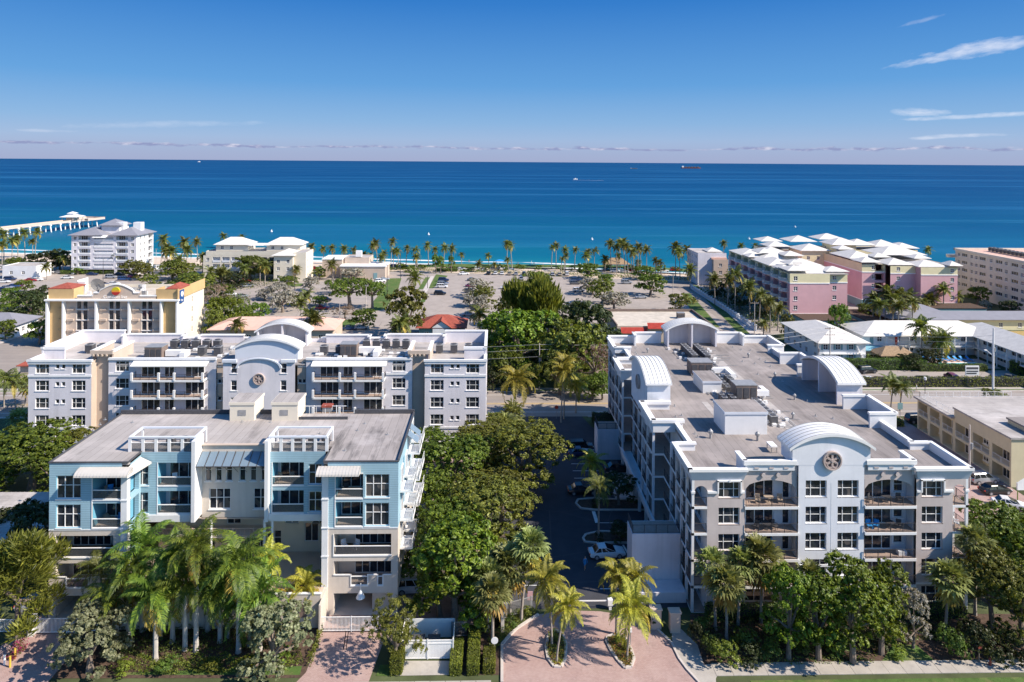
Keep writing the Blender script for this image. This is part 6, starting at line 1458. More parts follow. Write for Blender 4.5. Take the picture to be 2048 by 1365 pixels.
# satellite dish frame
t = thing('satellite_dish', 'large grey satellite dish on the hotel roof left of the sun emblem', 'satellite dish', (WX(193, 197), 197, 13.2)); mb = MB(); X0 = t.location.x
for i in range(16):
    a, b = 2*PI*i/16, 2*PI*(i+1)/16
    mb.poly([(X0, 197.5, 15.0), (X0+2.0*math.cos(a), 197-.5*math.sin(a), 15.2+1.9*math.sin(a)), (X0+2.0*math.cos(b), 197-.5*math.sin(b), 15.2+1.9*math.sin(b))])
mb.build('dish', M_['metal'], t); MB().tube([(X0, 197.5, 13.2), (X0, 197.5, 15.2)], .2, 6).tube([(X0-1, 197.9, 13.2), (X0, 197.5, 15)], .1, 5).build('mount', M_['metal'], t)

# --- grey-white seafront apartments, far left
Y0 = 306.0; F1 = thing('seafront_apartments', 'pale lavender six-storey seafront apartments with dark grey hipped roofs, far left', 'apartment building', (-176, 313, 0))
x0, x1 = WX(140, Y0), WX(270, Y0); L = x1-x0; rw = [2.6, 5.6, 8.6, 11.6, 14.4]
balc = [(L*.11, r+.5, L*.29, r+2.6, 1.6) for r in rw]+[(L*.69, r+.5, L*.87, r+2.6, 1.6) for r in rw]+[(L*.345, r+1.2, L*.64, r+2.0, 1.0) for r in rw]
facade(F1, (x0, Y0), S_U, L, 0, 17.4, [(L*.03, r+.8, W_f) for r in rw]+[(L*.915, r+.8, W_f) for r in rw], 'lav', balc+[(1.2, 0, L*.66, 2.2, 6), (L*.7, 0, L-3, 2.2, 6)], .15, mr='room')
for a, b in ((.11, .29), (.69, .87), (.345, .64)):
    MB().wall((x0+L*a, Y0+(1.6 if a != .345 else 1.0)), S_U, L*(b-a), 2.6, 17.2).build('balcony_back_wall', M_['room'], F1)
    for r in rw:
        win_at(F1, (x0+L*a, Y0+1.55), S_U, .4, r+.55, W_fd, -.1) if a != .345 else None
        MB().box(x0+L*a, Y0-.15, r+.2, x0+L*b, Y0-.002, r+.95).build('balcony_parapet', M_['white'], F1)
facade(F1, (x1, Y0), E_U, 15, 0, 17.4, [(u, r+.8, W_f) for r in rw for u in (3, 6.5)], 'white', [(10.5, r+.3, 14.5, r+2.6, 1.5) for r in rw], .12)
MB().wall((x0, Y0+15), W_U, 15, 0, 17.4).wall((x1, Y0+15), (-1, 0), L, 0, 17.4).build('wall', M_['lav'], F1)
rf = MB(); rf.hip(x0, Y0, x0+L*.45, Y0+15, 17.4, 3.0, 1.1); rf.build('roof', M_['roofg'], F1); rf = MB(); rf.hip(x0+L*.62, Y0, x1, Y0+15, 17.4, 3.0, 1.1); rf.build('roof', M_['roofg'], F1)
MB().box(x0+L*.4, Y0+.2, 16.5, x0+L*.66, Y0+14.8, 17.2).build('roof', M_['roofA'], F1)
MB().box(x0+L*.34, Y0+6, 17, x0+L*.62, Y0+14, 21.2).build('penthouse_wall', M_['lav'], F1); rf = MB(); rf.hip(x0+L*.34, Y0+6, x0+L*.62, Y0+14, 21.2, 2.6, 1.0); rf.build('penthouse_roof', M_['roofg'], F1)
for a in (.55, .82): MB().box(x0+L*a, Y0+7, 18.5, x0+L*(a+.12), Y0+10, 22.4).build('chimney_housing', M_['white'], F1)
mb = MB(); mb.quad((x0+L*.34, Y0-1.4, 16.4), (x0+L*.55, Y0-1.4, 16.4), (x0+L*.56, Y0-.01, 17.3), (x0+L*.36, Y0-.01, 17.3)); mb.build('awning', M_['trim'], F1)

# --- cream seafront condominium, centre left
F2 = thing('seafront_condominium', 'cream stepped seafront condominium with pale hipped roofs behind dark trees, centre left', 'apartment building', (-100, 300, 0))
Y0 = 297.0; x0, x1 = WX(404, Y0), WX(600, Y0); L = x1-x0; rw = [.6, 3.6, 6.6]
facade(F2, (x0, Y0), S_U, L, 0, 9.8, [(u, r+.8, W_f) for r in rw for u in (1.2,)], 'cream', [(u, r+.4, u+3.2, r+2.5, 1.5) for r in rw for u in (4, 8, 12, 16, 20, 24, 28)], .1, mr='room')
MB().wall((x0+3, Y0+1.5), S_U, L-4, 0, 9.8).build('balcony_back_wall', M_['room'], F2)
for r in rw:
    for u in (4, 8, 12, 16, 20, 24, 28): MB().box(x0+u, Y0-.1, r+.3, x0+u+3.2, Y0-.002, r+1.1).build('balcony_parapet', M_['white'], F2)
block(F2, x0+1, Y0+.3, x1, Y0+13, 9.8, 11.6, 'cream', roofm='roofA'); 
for a, b in ((.1, .43), (.62, .97)):
    xa, xb = x0+L*a, x0+L*b; block(F2, xa, Y0+3, xb, Y0+12, 11.4, 14.2, 'cream', [11.2], W_f, (2, 6), (2, 5), (2, 5), roofm=None); rf = MB(); rf.hip(xa, Y0+3, xb, Y0+12, 14.2, 2.8, .9); rf.build('roof', M_['roofw'], F2)
pg = MB()
for i in range(14): pg.box(x0+L*.45+i*.45, Y0+1.5, 14.0, x0+L*.45+i*.45+.2, Y0+9, 14.15)
pg.box(x0+L*.44, Y0+1.5, 13.8, x0+L*.66, Y0+1.7, 14.0); pg.box(x0+L*.44, Y0+8.8, 13.8, x0+L*.66, Y0+9, 14.0); pg.build('roof_pergola', M_['trim'], F2)
xa, xb = WX(545, 288), WX(583, 288); block(F2, xa, 288, xb, 300, 0, 11.2, 'cream', [.6, 3.9, 7.0], W_f, (1.2, 5.2), (), (3, 7)); rf = MB(); rf.hip(xa, 288, xb, 300, 11.2, 1.9, .9); rf.build('roof', M_['roofw'], F2)
block(F2, xb+.02, 289.5, xb+.05+5, 301, 0, 12.2, 'cream', [.6, 3.9, 7.0], W_f, (), (), (2, 6))
# --- low community building
F3 = thing('community_building', 'low flat-roofed pale building with a teal door beside the beach parking', 'building', (-60, 300, 0))
xa, xb = WX(678, 296), WX(768, 296); block(F3, xa, 296, xb, 308, 0, 5.6, 'tan', [0], W_side, (), (), ()); MB().box(xa-.3, 295.7, 5.2, xb+.3, 308.3, 5.7).build('roof_edge', M_['white'], F3)
MB().box(xb-5, 295.9, 0, xb-3.4, 295.99, 2.6).build('door', M_['teal'], F3)
xa2 = WX(642, 300); block(F3, xa2, 300, xa-.01, 312, 0, 8.0, 'tan', [0], W_side, (), (), ()); MB().box(xa2-.2, 299.8, 7.7, xa+.1, 312.2, 8.1).build('roof_edge', M_['white'], F3); block(F3, xa+.5, 302, xb-8, 312, 5.6, 8.4, 'tan', roofm='roofA')
MB().box(xa+5, 304, 8.4, xa+7.5, 306, 11).build('roof_unit', M_['trim'], F3)
# --- pink and yellow resort
P1 = thing('resort_building', 'pink and yellow resort block with white hipped roofs and curved balconies, left of two', 'apartment building', (105, 245, 0))
rows = [3.2, 6.2, 9.3]; X0, X1, Y0, Y1 = 95, 109, 217, 274
def pinkface(parent, o, U, L, wins, ex=(), z0=2.9, z1=12.4, top=15.6):
    facade(parent, o, U, L, z0, z1, [(u, r+.8, W_f) for u in wins for r in rows], 'pink', ex, .1)
    facade(parent, o, U, L, z1+.35, top, [(u, 13.4, W_f) for u in wins], 'yellowst', [(e[0], 12.9, e[2], 15.3, e[4]) for e in ex[::3]] if ex else (), .1)
    facade(parent, o, U, L, 0, z0-.3, [(wins[0], .5, W_f)] if wins else [], 'teal', (), .1)
    N = (U[1], -U[0]); mb = MB()
    for a, b in ((z0-.3, z0), (z1, z1+.35)):
        p = (o[0]+N[0]*.12, o[1]+N[1]*.12); q = (o[0]+U[0]*L-N[0]*.1, o[1]+U[1]*L-N[1]*.1); mb.box(min(p[0], q[0]), min(p[1], q[1]), a, max(p[0], q[0]), max(p[1], q[1]), b)
    mb.build('band_course', M_['trim'], parent)
pinkface(P1, (X0, Y0), S_U, 13, [1.2]); pinkface(P1, (X0+13, Y0+1.5), S_U, 6.5, [1.6]); 
pinkface(P1, (X0+19.5, Y0+1.5), E_U, 20, [4, 14], [(u, r+.4, u+3, r+2.6, 1.3) for u in (1, 7, 11, 16.5) for r in rows])
ex = [(u, r+.35, u+4.6, r+2.75, 1.6) for u in (2, 9, 16, 23, 30, 37, 44, 50.5) for r in rows]
pinkface(P1, (X0, Y1), W_U, Y1-Y0, [7.2, 14.2, 21.2, 28.2, 35.2, 42.2, 49], ex)
MB().wall((X0+1.7, Y1), W_U, Y1-Y0, 0, 15).build('balcony_back_wall', M_['room'], P1)
MB().wall((X0+19.5, Y1), (-1, 0), 19.5, 0, 15.6).wall((X0+19.5, Y0+21.5), E_U, Y1-Y0-21.5, 0, 15.6).build('wall', M_['pink'], P1)
def curved_balc(parent, cx, cy, rad, z, out=1):
    mb = MB(); n = 7; pts = [(cx-out*0, cy-2.6)]+[(cx-rad*math.sin(PI*i/n), cy-2.6*math.cos(PI*i/n)) for i in range(1, n)]+[(cx, cy+2.6)]
    mb.prism(pts, z-.2, z, bottom=True); 
    for (a, b), (c, d) in zip(pts, pts[1:]): mb.quad((a, b, z+.25), (c, d, z+.25), (c, d, z+1.0), (a, b, z+1.0)); mb.quad((c, d, z+.25), (a, b, z+.25), (a, b, z+1.0), (c, d, z+1.0))
    return mb
cm = curved_balc(None, 0, 0, 1.7, 0).mesh('curved_balcony', M_['trim'])
for u in (2, 9, 16, 23, 30, 37, 44, 50.5):
    for r in rows+[12.7]: put('curved_balcony', cm, P1, (X0-.02, Y1-u-2.3, r+.35)); 
dk_ = MB()
for u in (2, 9, 16, 23, 30, 37, 44, 50.5):
    for r in rows+[12.7]: win_at(P1, (X0+1.68, Y1), W_U, u+.9, r+.4, W_fd, -.1)
def hips(parent, lst, m='roofw'):
    for x0, y0, x1, y1, z, h in lst: mb = MB(); mb.hip(x0, y0, x1, y1, z, h*.68, .7); mb.build('roof', M_[m], parent)
hips(P1, [(95, 218, 101, 224, 16.6, 1.9), (96, 219, 113, 232, 15.6, 2.9), (95, 233, 104, 246, 16.0, 2.6), (97, 246, 113, 258, 15.8, 3.1), (95, 259, 104, 272, 16.0, 2.4), (104, 236, 114, 245, 15.6, 2.5), (103, 260, 114, 272, 16.2, 3.2), (108, 219, 114.4, 225, 16.2, 1.8), (99, 226, 104, 232, 17.4, 1.8), (106, 246, 112, 252, 17.6, 2.0), (99, 252, 104, 258, 17.8, 2.0), (95, 224, 98.6, 229, 16.3, 1.4), (95, 252, 98.6, 257, 16.3, 1.4)])
MB().box(95.2, 217.2, 15.3, 114.2, 273.8, 15.6).build('roof', M_['roofA'], P1)
tw_ = MB(); tw_.box(100, 226, 15.6, 103, 230, 17.8); tw_.build('roof_machine_well', M_['acdark'], P1)
P2 = thing('resort_building', 'pink and yellow resort block with a corner belvedere, right of two', 'apartment building', (148, 245, 0))
pinkface(P2, (148.5, 234), S_U, 13, [10.5], top=15.2); pinkface(P2, (139.5, 237), S_U, 9, [2.2], top=15.2); pinkface(P2, (131, 240), S_U, 8.5, [3.5], [(4.6, r+.3, 7.8, r+2.6, 1.4) for r in rows], top=15.2)
pinkface(P2, (161.5, 234), E_U, 30, [5, 12, 19]); pinkface(P2, (131, 268), W_U, 28, []); MB().wall((148.5, 237), W_U, 3, 0, 15.2).wall((161.5, 264), (-1, 0), 30.5, 0, 15.6).build('wall', M_['pink'], P2)
hips(P2, [(148.5, 235, 158, 244, 15.4, 2.4), (158.6, 233.5, 162, 238, 16.0, 1.9), (139.5, 238, 148, 247, 15.6, 2.6), (131, 240, 137, 246, 16.2, 2.2), (131, 248, 141, 262, 16.4, 3.0), (144, 250, 160, 263, 17.5, 3.6), (139, 246, 144, 251, 17.2, 1.8), (152, 243, 157, 248, 17.2, 1.8), (134, 262, 139, 267, 18, 1.8)])
MB().box(131.2, 240.2, 15.2, 161.3, 263.8, 15.5).build('roof', M_['roofA'], P2)
P3 = thing('resort_building', 'rear resort block of pale yellow upper floors under many white pyramid roofs', 'apartment building', (140, 285, 0))
block(P3, 112, 278, 175, 292, 0, 15.6, 'yellowst', [3, 6, 9, 12], W_f, range(3, 60, 6), (3, 8), (3, 8)); block(P3, 122, 268, 133, 280, 0, 16.5, 'yellowst', [12], W_f, (2, 6), (3, 7), (3, 7)); block(P3, 136, 272, 146, 280, 15, 18.5, 'yellowst', [15], W_f, (2, 6), (2,), (2,))
hips(P3, [(113, 278, 121, 286, 17.0, 2.6), (122, 268, 133, 279, 16.6, 3.2), (136, 271, 147, 281, 18.6, 3.4), (148, 279, 157, 288, 17.6, 3.0), (158, 279, 168, 289, 17.0, 3.4), (124, 282, 134, 292, 18.6, 3.0), (137, 284, 147, 293, 19.4, 2.8), (168, 280, 176, 290, 16.2, 2.6), (114, 288, 122, 296, 18.0, 2.4)])
P0 = thing('seafront_villa_block', 'small white and salmon seafront block with tiled edge left of the pink resort', 'apartment building', (90, 290, 0))
block(P0, 85, 283, 97, 299, 0, 13.4, 'lav', [1, 4, 7, 10], W_f, (), (1.5, 4, 7.5, 11, 13.5), (3, 9), roofm='roofA'); MB().box(90.5, 282.4, 10.8, 97, 282.98, 11.6).build('tile_edge', M_['roofp'], P0)
block(P0, 91, 281, 97.2, 282.95, 0, 11, 'tan', [1, 4, 7], W_f, (2.2,), (), ()); hips(P0, [(91, 288, 96, 294, 13.5, 2.0)])
P4 = thing('seafront_slab_block', 'long cream seafront slab building at right with rows of dark windows', 'apartment building', (195, 240, 0))
rows5 = [2.6, 5.5, 8.4, 11.3, 14.2]
facade(P4, (184, 268), W_U, 60, 0, 17.2, [(u, r+.7, W_f) for r in rows5 for u in (1.5, 8.6, 11.2, 19, 26.5, 34, 36.8, 44, 52)]+[(u, r+.8, W_f2) for r in rows5 for u in (3.7, 13.6, 22, 29.5, 39.4, 47, 55)], 'cream', (), .15)
MB().box(183.6, 207.5, 16.9, 184.0, 268.5, 17.8).wall((184, 208), S_U, 30, 0, 17.2).wall((214, 268), (-1, 0), 30, 0, 17.2).box(183.6, 268.01, 16.9, 214, 268.4, 17.8).build('wall', M_['cream'], P4); MB().box(184.1, 208.2, 16.9, 213.9, 267.9, 17.2).build('roof', M_['roofp'], P4)
for r in rows5: MB().box(181.5, 268.02, r-.2, 190, 270, r+.9).build('balcony', M_['cream'], P4)
rackrow((194, 240), (194, 262), 12, 'condenser row on the cream slab roof', z=17.2, s=1.5, cols=2)
# --- white motel: free block and L-shaped court
M1 = thing('motel_block', 'white two-storey motel block with a white hipped roof and blue shutters', 'motel', (89, 182, 0))
block(M1, 83, 172, 95, 193, 0, 5.4, 'white', [.1, 2.7], W_f, (1.0, 4.2, 7.6), (2, 6, 9.5, 13, 18), (2, 8, 14), roofm=None); rf = MB(); rf.hip(83, 172, 95, 193, 5.5, 2.3, .9); rf.build('roof', M_['roofw'], M1)
for r in (.1, 2.7):
    for u in (1.0, 4.2, 7.6):
        for q in (-.5, 1.35): MB().box(83+u+q, 171.9, r+.9, 83+u+q+.42, 171.99, r+2.3).build('shutter', M_['teal'], M1)
MB().box(84, 171.5, 2.5, 94.8, 171.99, 2.7).build('balcony_slab', M_['trim'], M1)
st_ = MB(); 
for i in range(9): st_.box(92.2+i*.25, 171.0, 4.6-i*.45, 92.5+i*.25, 171.9, 4.7-i*.45)
st_.build('stair', M_['trim'], M1)
M2 = thing('motel_court', 'white L-shaped two-storey motel with galleries around the pool, right of the motel block', 'motel', (120, 182, 0))
block(M2, 98.5, 180, 129, 191, 0, 5.4, 'white', [.1, 2.7], W_f, (4.0, 9, 12.6, 16, 19.5, 23, 26.8), (), (), roofm=None); rf = MB(); rf.hip(98.5, 179, 134, 191, 5.5, 2.6, .8); rf.build('roof', M_['roofw'], M2)
block(M2, 129.02, 150.2, 138, 191, 0, 5.4, 'white', [.1, 2.7], W_f2, (), (9, 14, 19, 24, 29, 34), (), roofm=None); rf = MB(); rf.hip(128, 150, 139, 189, 5.5, 2.5, .8); rf.build('roof', M_['roofw'], M2)
g2 = MB(); g2.box(104, 178.2, 2.5, 128.9, 179.98, 2.7); g2.box(127.2, 152, 2.5, 128.98, 178.1, 2.7); g2.build('gallery_slab', M_['trim'], M2)
pr = MB()
for i in range(9): pr.box(104+i*3.05, 178.2, 0, 104.2+i*3.05, 178.4, 5.4)
for i in range(8): pr.box(127.2, 153+i*3.3, 0, 127.4, 153.2+i*3.3, 5.4)
pr.build('gallery_post', M_['trim'], M2); rr_ = MB(); railing(rr_, (104, 178.25), S_U, 0, 24.5, 2.7, 1.0, .3); railing(rr_, (127.25, 152), E_U, 0, 26, 2.7, 1.0, .3); rr_.build('railing', M_['trim'], M2)
MB().box(100.5, 179.9, 2.8, 101.4, 179.98, 4.9).build('door', M_['teal'], M2); MB().box(107.3, 179.9, 2.8, 108.1, 179.98, 4.9).build('door', M_['red'], M2)
MB().box(96.5, 175.5, 2.3, 104, 179.95, 2.6).build('awning', mat('blue_awning', (.20, .42, .52), .7, .1, 2), M2)
t = thing('tiki_hut', 'thatched hut roof in front of the motel court', 'hut', (103, 173.5, 0)); rf = MB(); rf.hip(-4.5, -2.5, 4.5, 2.5, 2.4, 1.8, .3); rf.build('thatch_roof', M_['thatch']).parent = t
for x in (-4, 0, 4): MB().cyl(x, -2, 0, 2.4, .1, 6).cyl(x, 2, 0, 2.4, .1, 6).build('post', M_['wood']).parent = t
t = thing('beach_hut', 'thatched beach hut beside the tall palm cluster at the shore', 'hut', (*G(1232, 538), .1)); rf = MB(); rf.hip(-6, -3.5, 6, 3.5, 2.6, 2.6, .3); rf.build('thatch_roof', M_['thatch']).parent = t
for x in (-5, 0, 5): MB().cyl(x, -3, 0, 2.6, .12, 6).cyl(x, 3, 0, 2.6, .12, 6).build('post', M_['wood']).parent = t
t = thing('swimming_pool', 'turquoise motel swimming pool with brick-toned deck', 'pool', (116, 171, 0)); MB().box(108, 167.8, -.005, 127, 176, .12).build('pool_deck', M_['roofp']).parent = None
dk = [o for o in COL.objects if o.name.startswith('pool_deck')][0]; dk['kind'] = 'structure'
b_ = MB(); b_.box(-6.5, -2.3, .125, 7.5, 1.0, .16); b_.build('water', M_['pool']).parent = t; b_ = MB(); b_.box(-6.9, -2.7, .124, 7.9, -2.31, .25); b_.box(-6.9, 1.01, .124, 7.9, 1.4, .25); b_.build('coping', M_['trim']).parent = t
LM = lounger_mesh('blueplastic')
for i in range(9): o = link('sun_lounger', LM, None, None, (110.5+i*1.65, 174.3, .12), .3); o.scale = (1.2,)*3; tag(o, 'blue sun lounger in the row beside the motel pool', 'sun lounger', 'blue loungers in a row beside the motel pool')
# --- yellow motel at the right
YM = thing('yellow_motel', 'yellow two-storey motel with pale flat roofs and dark galleries at the right edge', 'motel', (92, 119, 0))
for y0, y1, zt, roof in ((119.5, 130, 5.9, 'roofA'), (106, 119.45, 7.6, 'roofA')):
    L = y1-y0; n = int(L/3.4); hol = [(u*L/n+.35, z+.05, (u+1)*L/n-.35, z+2.45, 1.7) for u in range(n) for z in (.05, 2.9)]
    facade(YM, (82, y1), W_U, L, 0, zt, [], 'yellowm', hol, .1); MB().wall((83.7, y1), W_U, L, 0, zt).build('gallery_back_wall', M_['yellowm'], YM)
    for u in range(n):
        for z in (.05, 2.9): win_at(YM, (83.7, y1), W_U, u*L/n+.6, z+.7 if u % 2 else z+.1, W_f if u % 2 else D2, -.1)
        rr_ = MB(); railing(rr_, (82.05, y1), W_U, u*L/n+.35, (u+1)*L/n-.35, 2.95, .95, .22); rr_.build('railing', M_['trim'], YM)
    MB().wall((82, y0), S_U, 26, 0, zt).wall((108, y0), E_U, L, 0, zt).wall((108, y1), (-1, 0), 26, 0, zt).build('wall', M_['yellowm'], YM)
    MB().box(81.3 if zt < 7 else 81.8, y0-.2, zt, 108.3, y1+.15, zt+.3).build('roof', M_[roof], YM)
o = MB(); railing(o, (82.2, 119.6), E_U, 0, 10, 6.2, 1.0, .3); railing(o, (82.2, 129.6), S_U, 0, 18, 6.2, 1.0, .3); o.build('roof_railing', M_['trim'], YM)
facade(YM, (86, 105.6), S_U, 20, 0, 8.6, [(2, 1.5, W_side), (2, 5, W_side), (6, 5, W_side)], 'yellowm'); MB().box(85.7, 105.4, 8.6, 106.3, 112, 8.9).build('roof', M_['roofB'], YM)
MB().wall((86, 112), W_U, 6.4, 7.9, 8.6).build('wall', M_['yellowm'], YM)
S('motel_yard', [(56, 96), (82, 96), (82, 136), (56, 136)], -.011, M_['paver'])
# --- shops and houses in the middle
T1 = thing('shop_building', 'flat tan-roofed shop with red awnings just behind the grey condominium', 'shop', (48, 203, 0))
block(T1, 35, 193, 62, 213, 0, 4.6, 'tan', roofm='gravel', fs=(), fw=()); MB().box(34.8, 192.8, 4.4, 35.1, 213.1, 5.1).box(62, 192.8, 4.4, 62.3, 213.1, 5.1).box(35.1, 212.8, 4.4, 62, 213.1, 5.1).build('parapet', M_['rust'], T1)
for x0, x1, z in ((36, 43.5, 4.3), (43.5, 50.5, 5.6)):
    mb = MB(); k = 22
    for i in range(k): a = x0+(x1-x0)*i/k; mb.quad((a, 191.4, z-1.4), (a+(x1-x0)/k*.62, 191.4, z-1.4), (a+(x1-x0)/k*.62, 192.75, z), (a, 192.75, z))
    mb.quad((x0, 191.5, z-1.5), (x1, 191.5, z-1.5), (x1, 192.76, z-.1), (x0, 192.76, z-.1)); mb.build('awning', M_['red'], T1)
o = bigunit(55, 203, 2.2, 1.6, 1.6, 4.35, 'small grey unit on the tan shop roof')
T2 = thing('red_roofed_house', 'small grey-blue house with a red tiled gable roof beside the parking lot', 'house', (-15, 199, 0))
block(T2, -21.4, 195.5, -8.6, 205, 0, 3.6, 'teal', [0], W_f, (1.5, 10), (), (), roofm=None); rf = MB(); rf.hip(-21.4, 195.5, -8.6, 205, 3.6, 2.6, .9); rf.quad((-18.2, 194.2, 3.5), (-15, 194.2, 5.7), (-15, 200, 5.9), (-18.2, 200, 3.5)).quad((-15, 194.2, 5.7), (-11.8, 194.2, 3.5), (-11.8, 200, 3.5), (-15, 200, 5.9)); rf.build('tile_roof', M_['roofr'], T2)
MB().poly([(-17.8, 194.6, 3.5), (-12.2, 194.6, 3.5), (-15, 194.6, 5.45)]).box(-17.4, 194.65, 0, -12.6, 195.4, 3.5).build('gable_wall', M_['bluegrey'], T2)
T3 = thing('pink_roofed_shop', 'low shop row with a pink ribbed roof behind the lavender condominium', 'shop', (-62, 196, 0))
block(T3, -79, 192, -45, 204, 0, 3.8, 'tan', [0], W_f, (3, 10, 24, 30), (), (3,), roofm=None); rf = MB(); rf.hip(-79, 192, -45, 204, 3.8, 2.2, .7); rf.build('roof', M_['roofp'], T3)
T4 = thing('grey_roofed_house', 'small white house with a grey hipped roof at the far left edge', 'house', (-140, 200, 0))
block(T4, -150, 198, -136.5, 208, 0, 3.6, 'white', [0], W_f, (2, 8), (), (3,), roofm=None); rf = MB(); rf.hip(-150, 198, -136.5, 208, 3.6, 2.4, .9); rf.build('roof', M_['roofg'], T4)
T5 = thing('red_tiled_kiosk', 'small building with a red tiled roof left behind the lavender condominium', 'building', (-105, 161, 0))
block(T5, -109, 160, -102, 166, 0, 3.4, 'tan', [0], W_f, (2,), (), (), roofm=None); rf = MB(); rf.hip(-109, 160, -102, 166, 3.4, 1.9, .6); rf.build('tile_roof', M_['roofr'], T5)
T6 = thing('carport', 'long low carport with a pale ribbed roof at the left edge beside the blue building', 'carport', (-68, 91, 0))
rf = MB(); rf.quad((-84, 86, 3.4), (-57.5, 86, 3.4), (-57.5, 97, 4.4), (-84, 97, 4.4)).quad((-84, 97, 4.25), (-57.5, 97, 4.25), (-57.5, 86, 3.25), (-84, 86, 3.25)); rf.quad((-84, 86, 3.25), (-57.5, 86, 3.25), (-57.5, 86, 3.4), (-84, 86, 3.4))
for i in range(44): a = -84+i*.6; rf.quad((a, 85.98, 3.43), (a+.1, 85.98, 3.43), (a+.1, 97, 4.43), (a, 97, 4.43))
rf.build('roof', M_['roofA'], T6); MB().box(-84, 96, 0, -58, 96.5, 4.2).build('wall', M_['tan'], T6)
for x in (-58.2, -64, -70, -76): MB().box(x, 86.5, 0, x+.3, 86.8, 3.3).build('post', M_['tan'], T6)
T7 = thing('grey_roofed_motel', 'long low motel with grey shingle roofs between the pink resort and the white motel court', 'motel', (160, 212, 0))
block(T7, 128, 207, 200, 216, 0, 3.4, 'yellowst', [0], W_f, range(4, 70, 6), (), (), roofm=None); rf = MB(); rf.hip(128, 207, 200, 216, 3.4, 1.6, .8); rf.build('roof', M_['roofg'], T7); rf = MB(); rf.hip(123, 209, 145, 224, 3.3, 2.8, .8); rf.build('roof', M_['roofg'], T7)
S('dry_lawn', [(128, 168), (210, 168), (210, 206), (142, 206), (142, 192), (140, 189), (140, 168)], -.006, mat('dry_golden_lawn', (.36, .26, .10), .95, .15, 1, .4, 6))
T8 = thing('teal_podium', 'low teal podium wall with a white rim below the pink resort', 'wall', (118, 214, 0)); MB().box(96, 208, 0, 112, 216.9, 2.6).box(116, 206, 0, 130, 226, 2.2).box(134, 226, 0, 166, 233.9, 2.6).build('podium', M_['teal'], T8); MB().box(95.8, 207.8, 2.6, 112.2, 217, 2.8).box(115.8, 205.8, 2.2, 130.2, 226, 2.4).box(133.8, 225.8, 2.6, 166.2, 234, 2.8).build('rim', M_['mulch'], T8)
T9 = thing('white_cottage', 'small white roadside pavilion at the far left edge above the parked cars', 'building', (-200, 296, 0)); block(T9, -208, 294, -194, 304, 0, 5.5, 'white', [1], W_f, (3, 8), (), ())
# long blue-white balustrade along the side street
fx0, fx1 = 79.6, 80.2; BW = thing('street_balustrade', 'long white balustrade wall with square piers along the side street', 'wall', (79.8, 240, 0))
MB().box(79.7, 206, 0, 79.95, 276, .5).box(79.65, 206, 1.35, 80.0, 276, 1.5).build('wall', M_['cove'], BW)
pm_ = MB().box(-.22, -.22, 0, .22, .22, 1.75).box(-.3, -.3, 1.75, .3, .3, 1.9).mesh('pier', M_['white']); pk = MB()
for i in range(29): put('pier', pm_, BW, (79.82, 206+i*2.5, 0))
for i in range(230): pk.box(79.76, 206+i*.3, .5, 79.88, 206.12+i*.3, 1.35)
o = pk.build('balusters', M_['cove'], BW); o['kind'] = 'stuff'
# --- fishing pier
PR = thing('fishing_pier', 'long concrete fishing pier with a white two-tier pavilion reaching out over the sea, far left', 'pier', (-325, 520, -2))
p0 = Vector(G(0, 458, 4)); p1 = Vector(G(196, 436.5, 4)); dv = (p1-p0).normalized(); pa = p0-dv*110; L = (p1-pa).length; nv = Vector((dv.y, -dv.x)); wd = 3.2
def PP(s, t, z): q = pa+dv*s+nv*t; return (q.x, q.y, z)
def pbox(mb, s0, s1, t0, t1, z0, z1):
    P = [PP(s0, t0, z0), PP(s1, t0, z0), PP(s1, t1, z0), PP(s0, t1, z0)]; mb.prism([(p[0], p[1]) for p in P][::-1], z0, z1, bottom=True)
mb = MB(); pbox(mb, 0, L, -wd, wd, 3.3, 4.0); pbox(mb, L-18, L, -wd-7, wd+3, 3.3, 4.0); mb.build('deck', M_['curb'], PR)
mb = MB()
for t0 in (-wd, wd-.15): pbox(mb, 0, L-18, t0, t0+.15, 4.0, 5.0)
for t0 in (-wd-7, wd+2.85): pbox(mb, L-18, L, t0, t0+.15, 4.0, 5.1)
pbox(mb, L-.2, L, -wd-7, wd+3, 4.0, 5.1); mb.build('parapet', M_['tan'], PR)
s = 4
while s < L:
    mb = MB(); tt = 0 if s < L-18 else 5
    pbox(mb, s-.6, s+.6, -wd-.8-tt, wd+.8, 2.5, 3.29); mb.build('pile_cap', M_['trim'], PR)
    for t0 in (-wd-.4-tt, -.3, wd+.1):
        a = PP(s, t0*1.35, -3.5); b = PP(s, t0, 2.6); MB().tube([a, b], .42, 6).build('pile', M_['trim'], PR)
    s += 9
sc_ = (Vector(G(141, 442, 4))-pa).dot(dv); pv = MB()
for q in ((-5, -5), (5, -5), (5, 5), (-5, 5), (0, -5), (0, 5)): x, y, z = PP(sc_+q[0], q[1]*.9, 4); pv.box(x-.2, y-.2, 4, x+.2, y+.2, 7.2)
x, y, z = PP(sc_, 0, 4); pv.box(x-3, y-3, 4, x+3, y+3, 7.1); pv.build('pavilion_wall', M_['tan'], PR)
rf = MB(); rf.hip(x-5.5, y-5.5, x+5.5, y+5.5, 7.3, 2.2, .7); rf.hip(x-2, y-2, x+2, y+2, 9.8, 1.3, .7); rf.box(x-1.6, y-1.6, 8.6, x+1.6, y+1.6, 9.7); rf.build('pavilion_roof', M_['white'], PR)
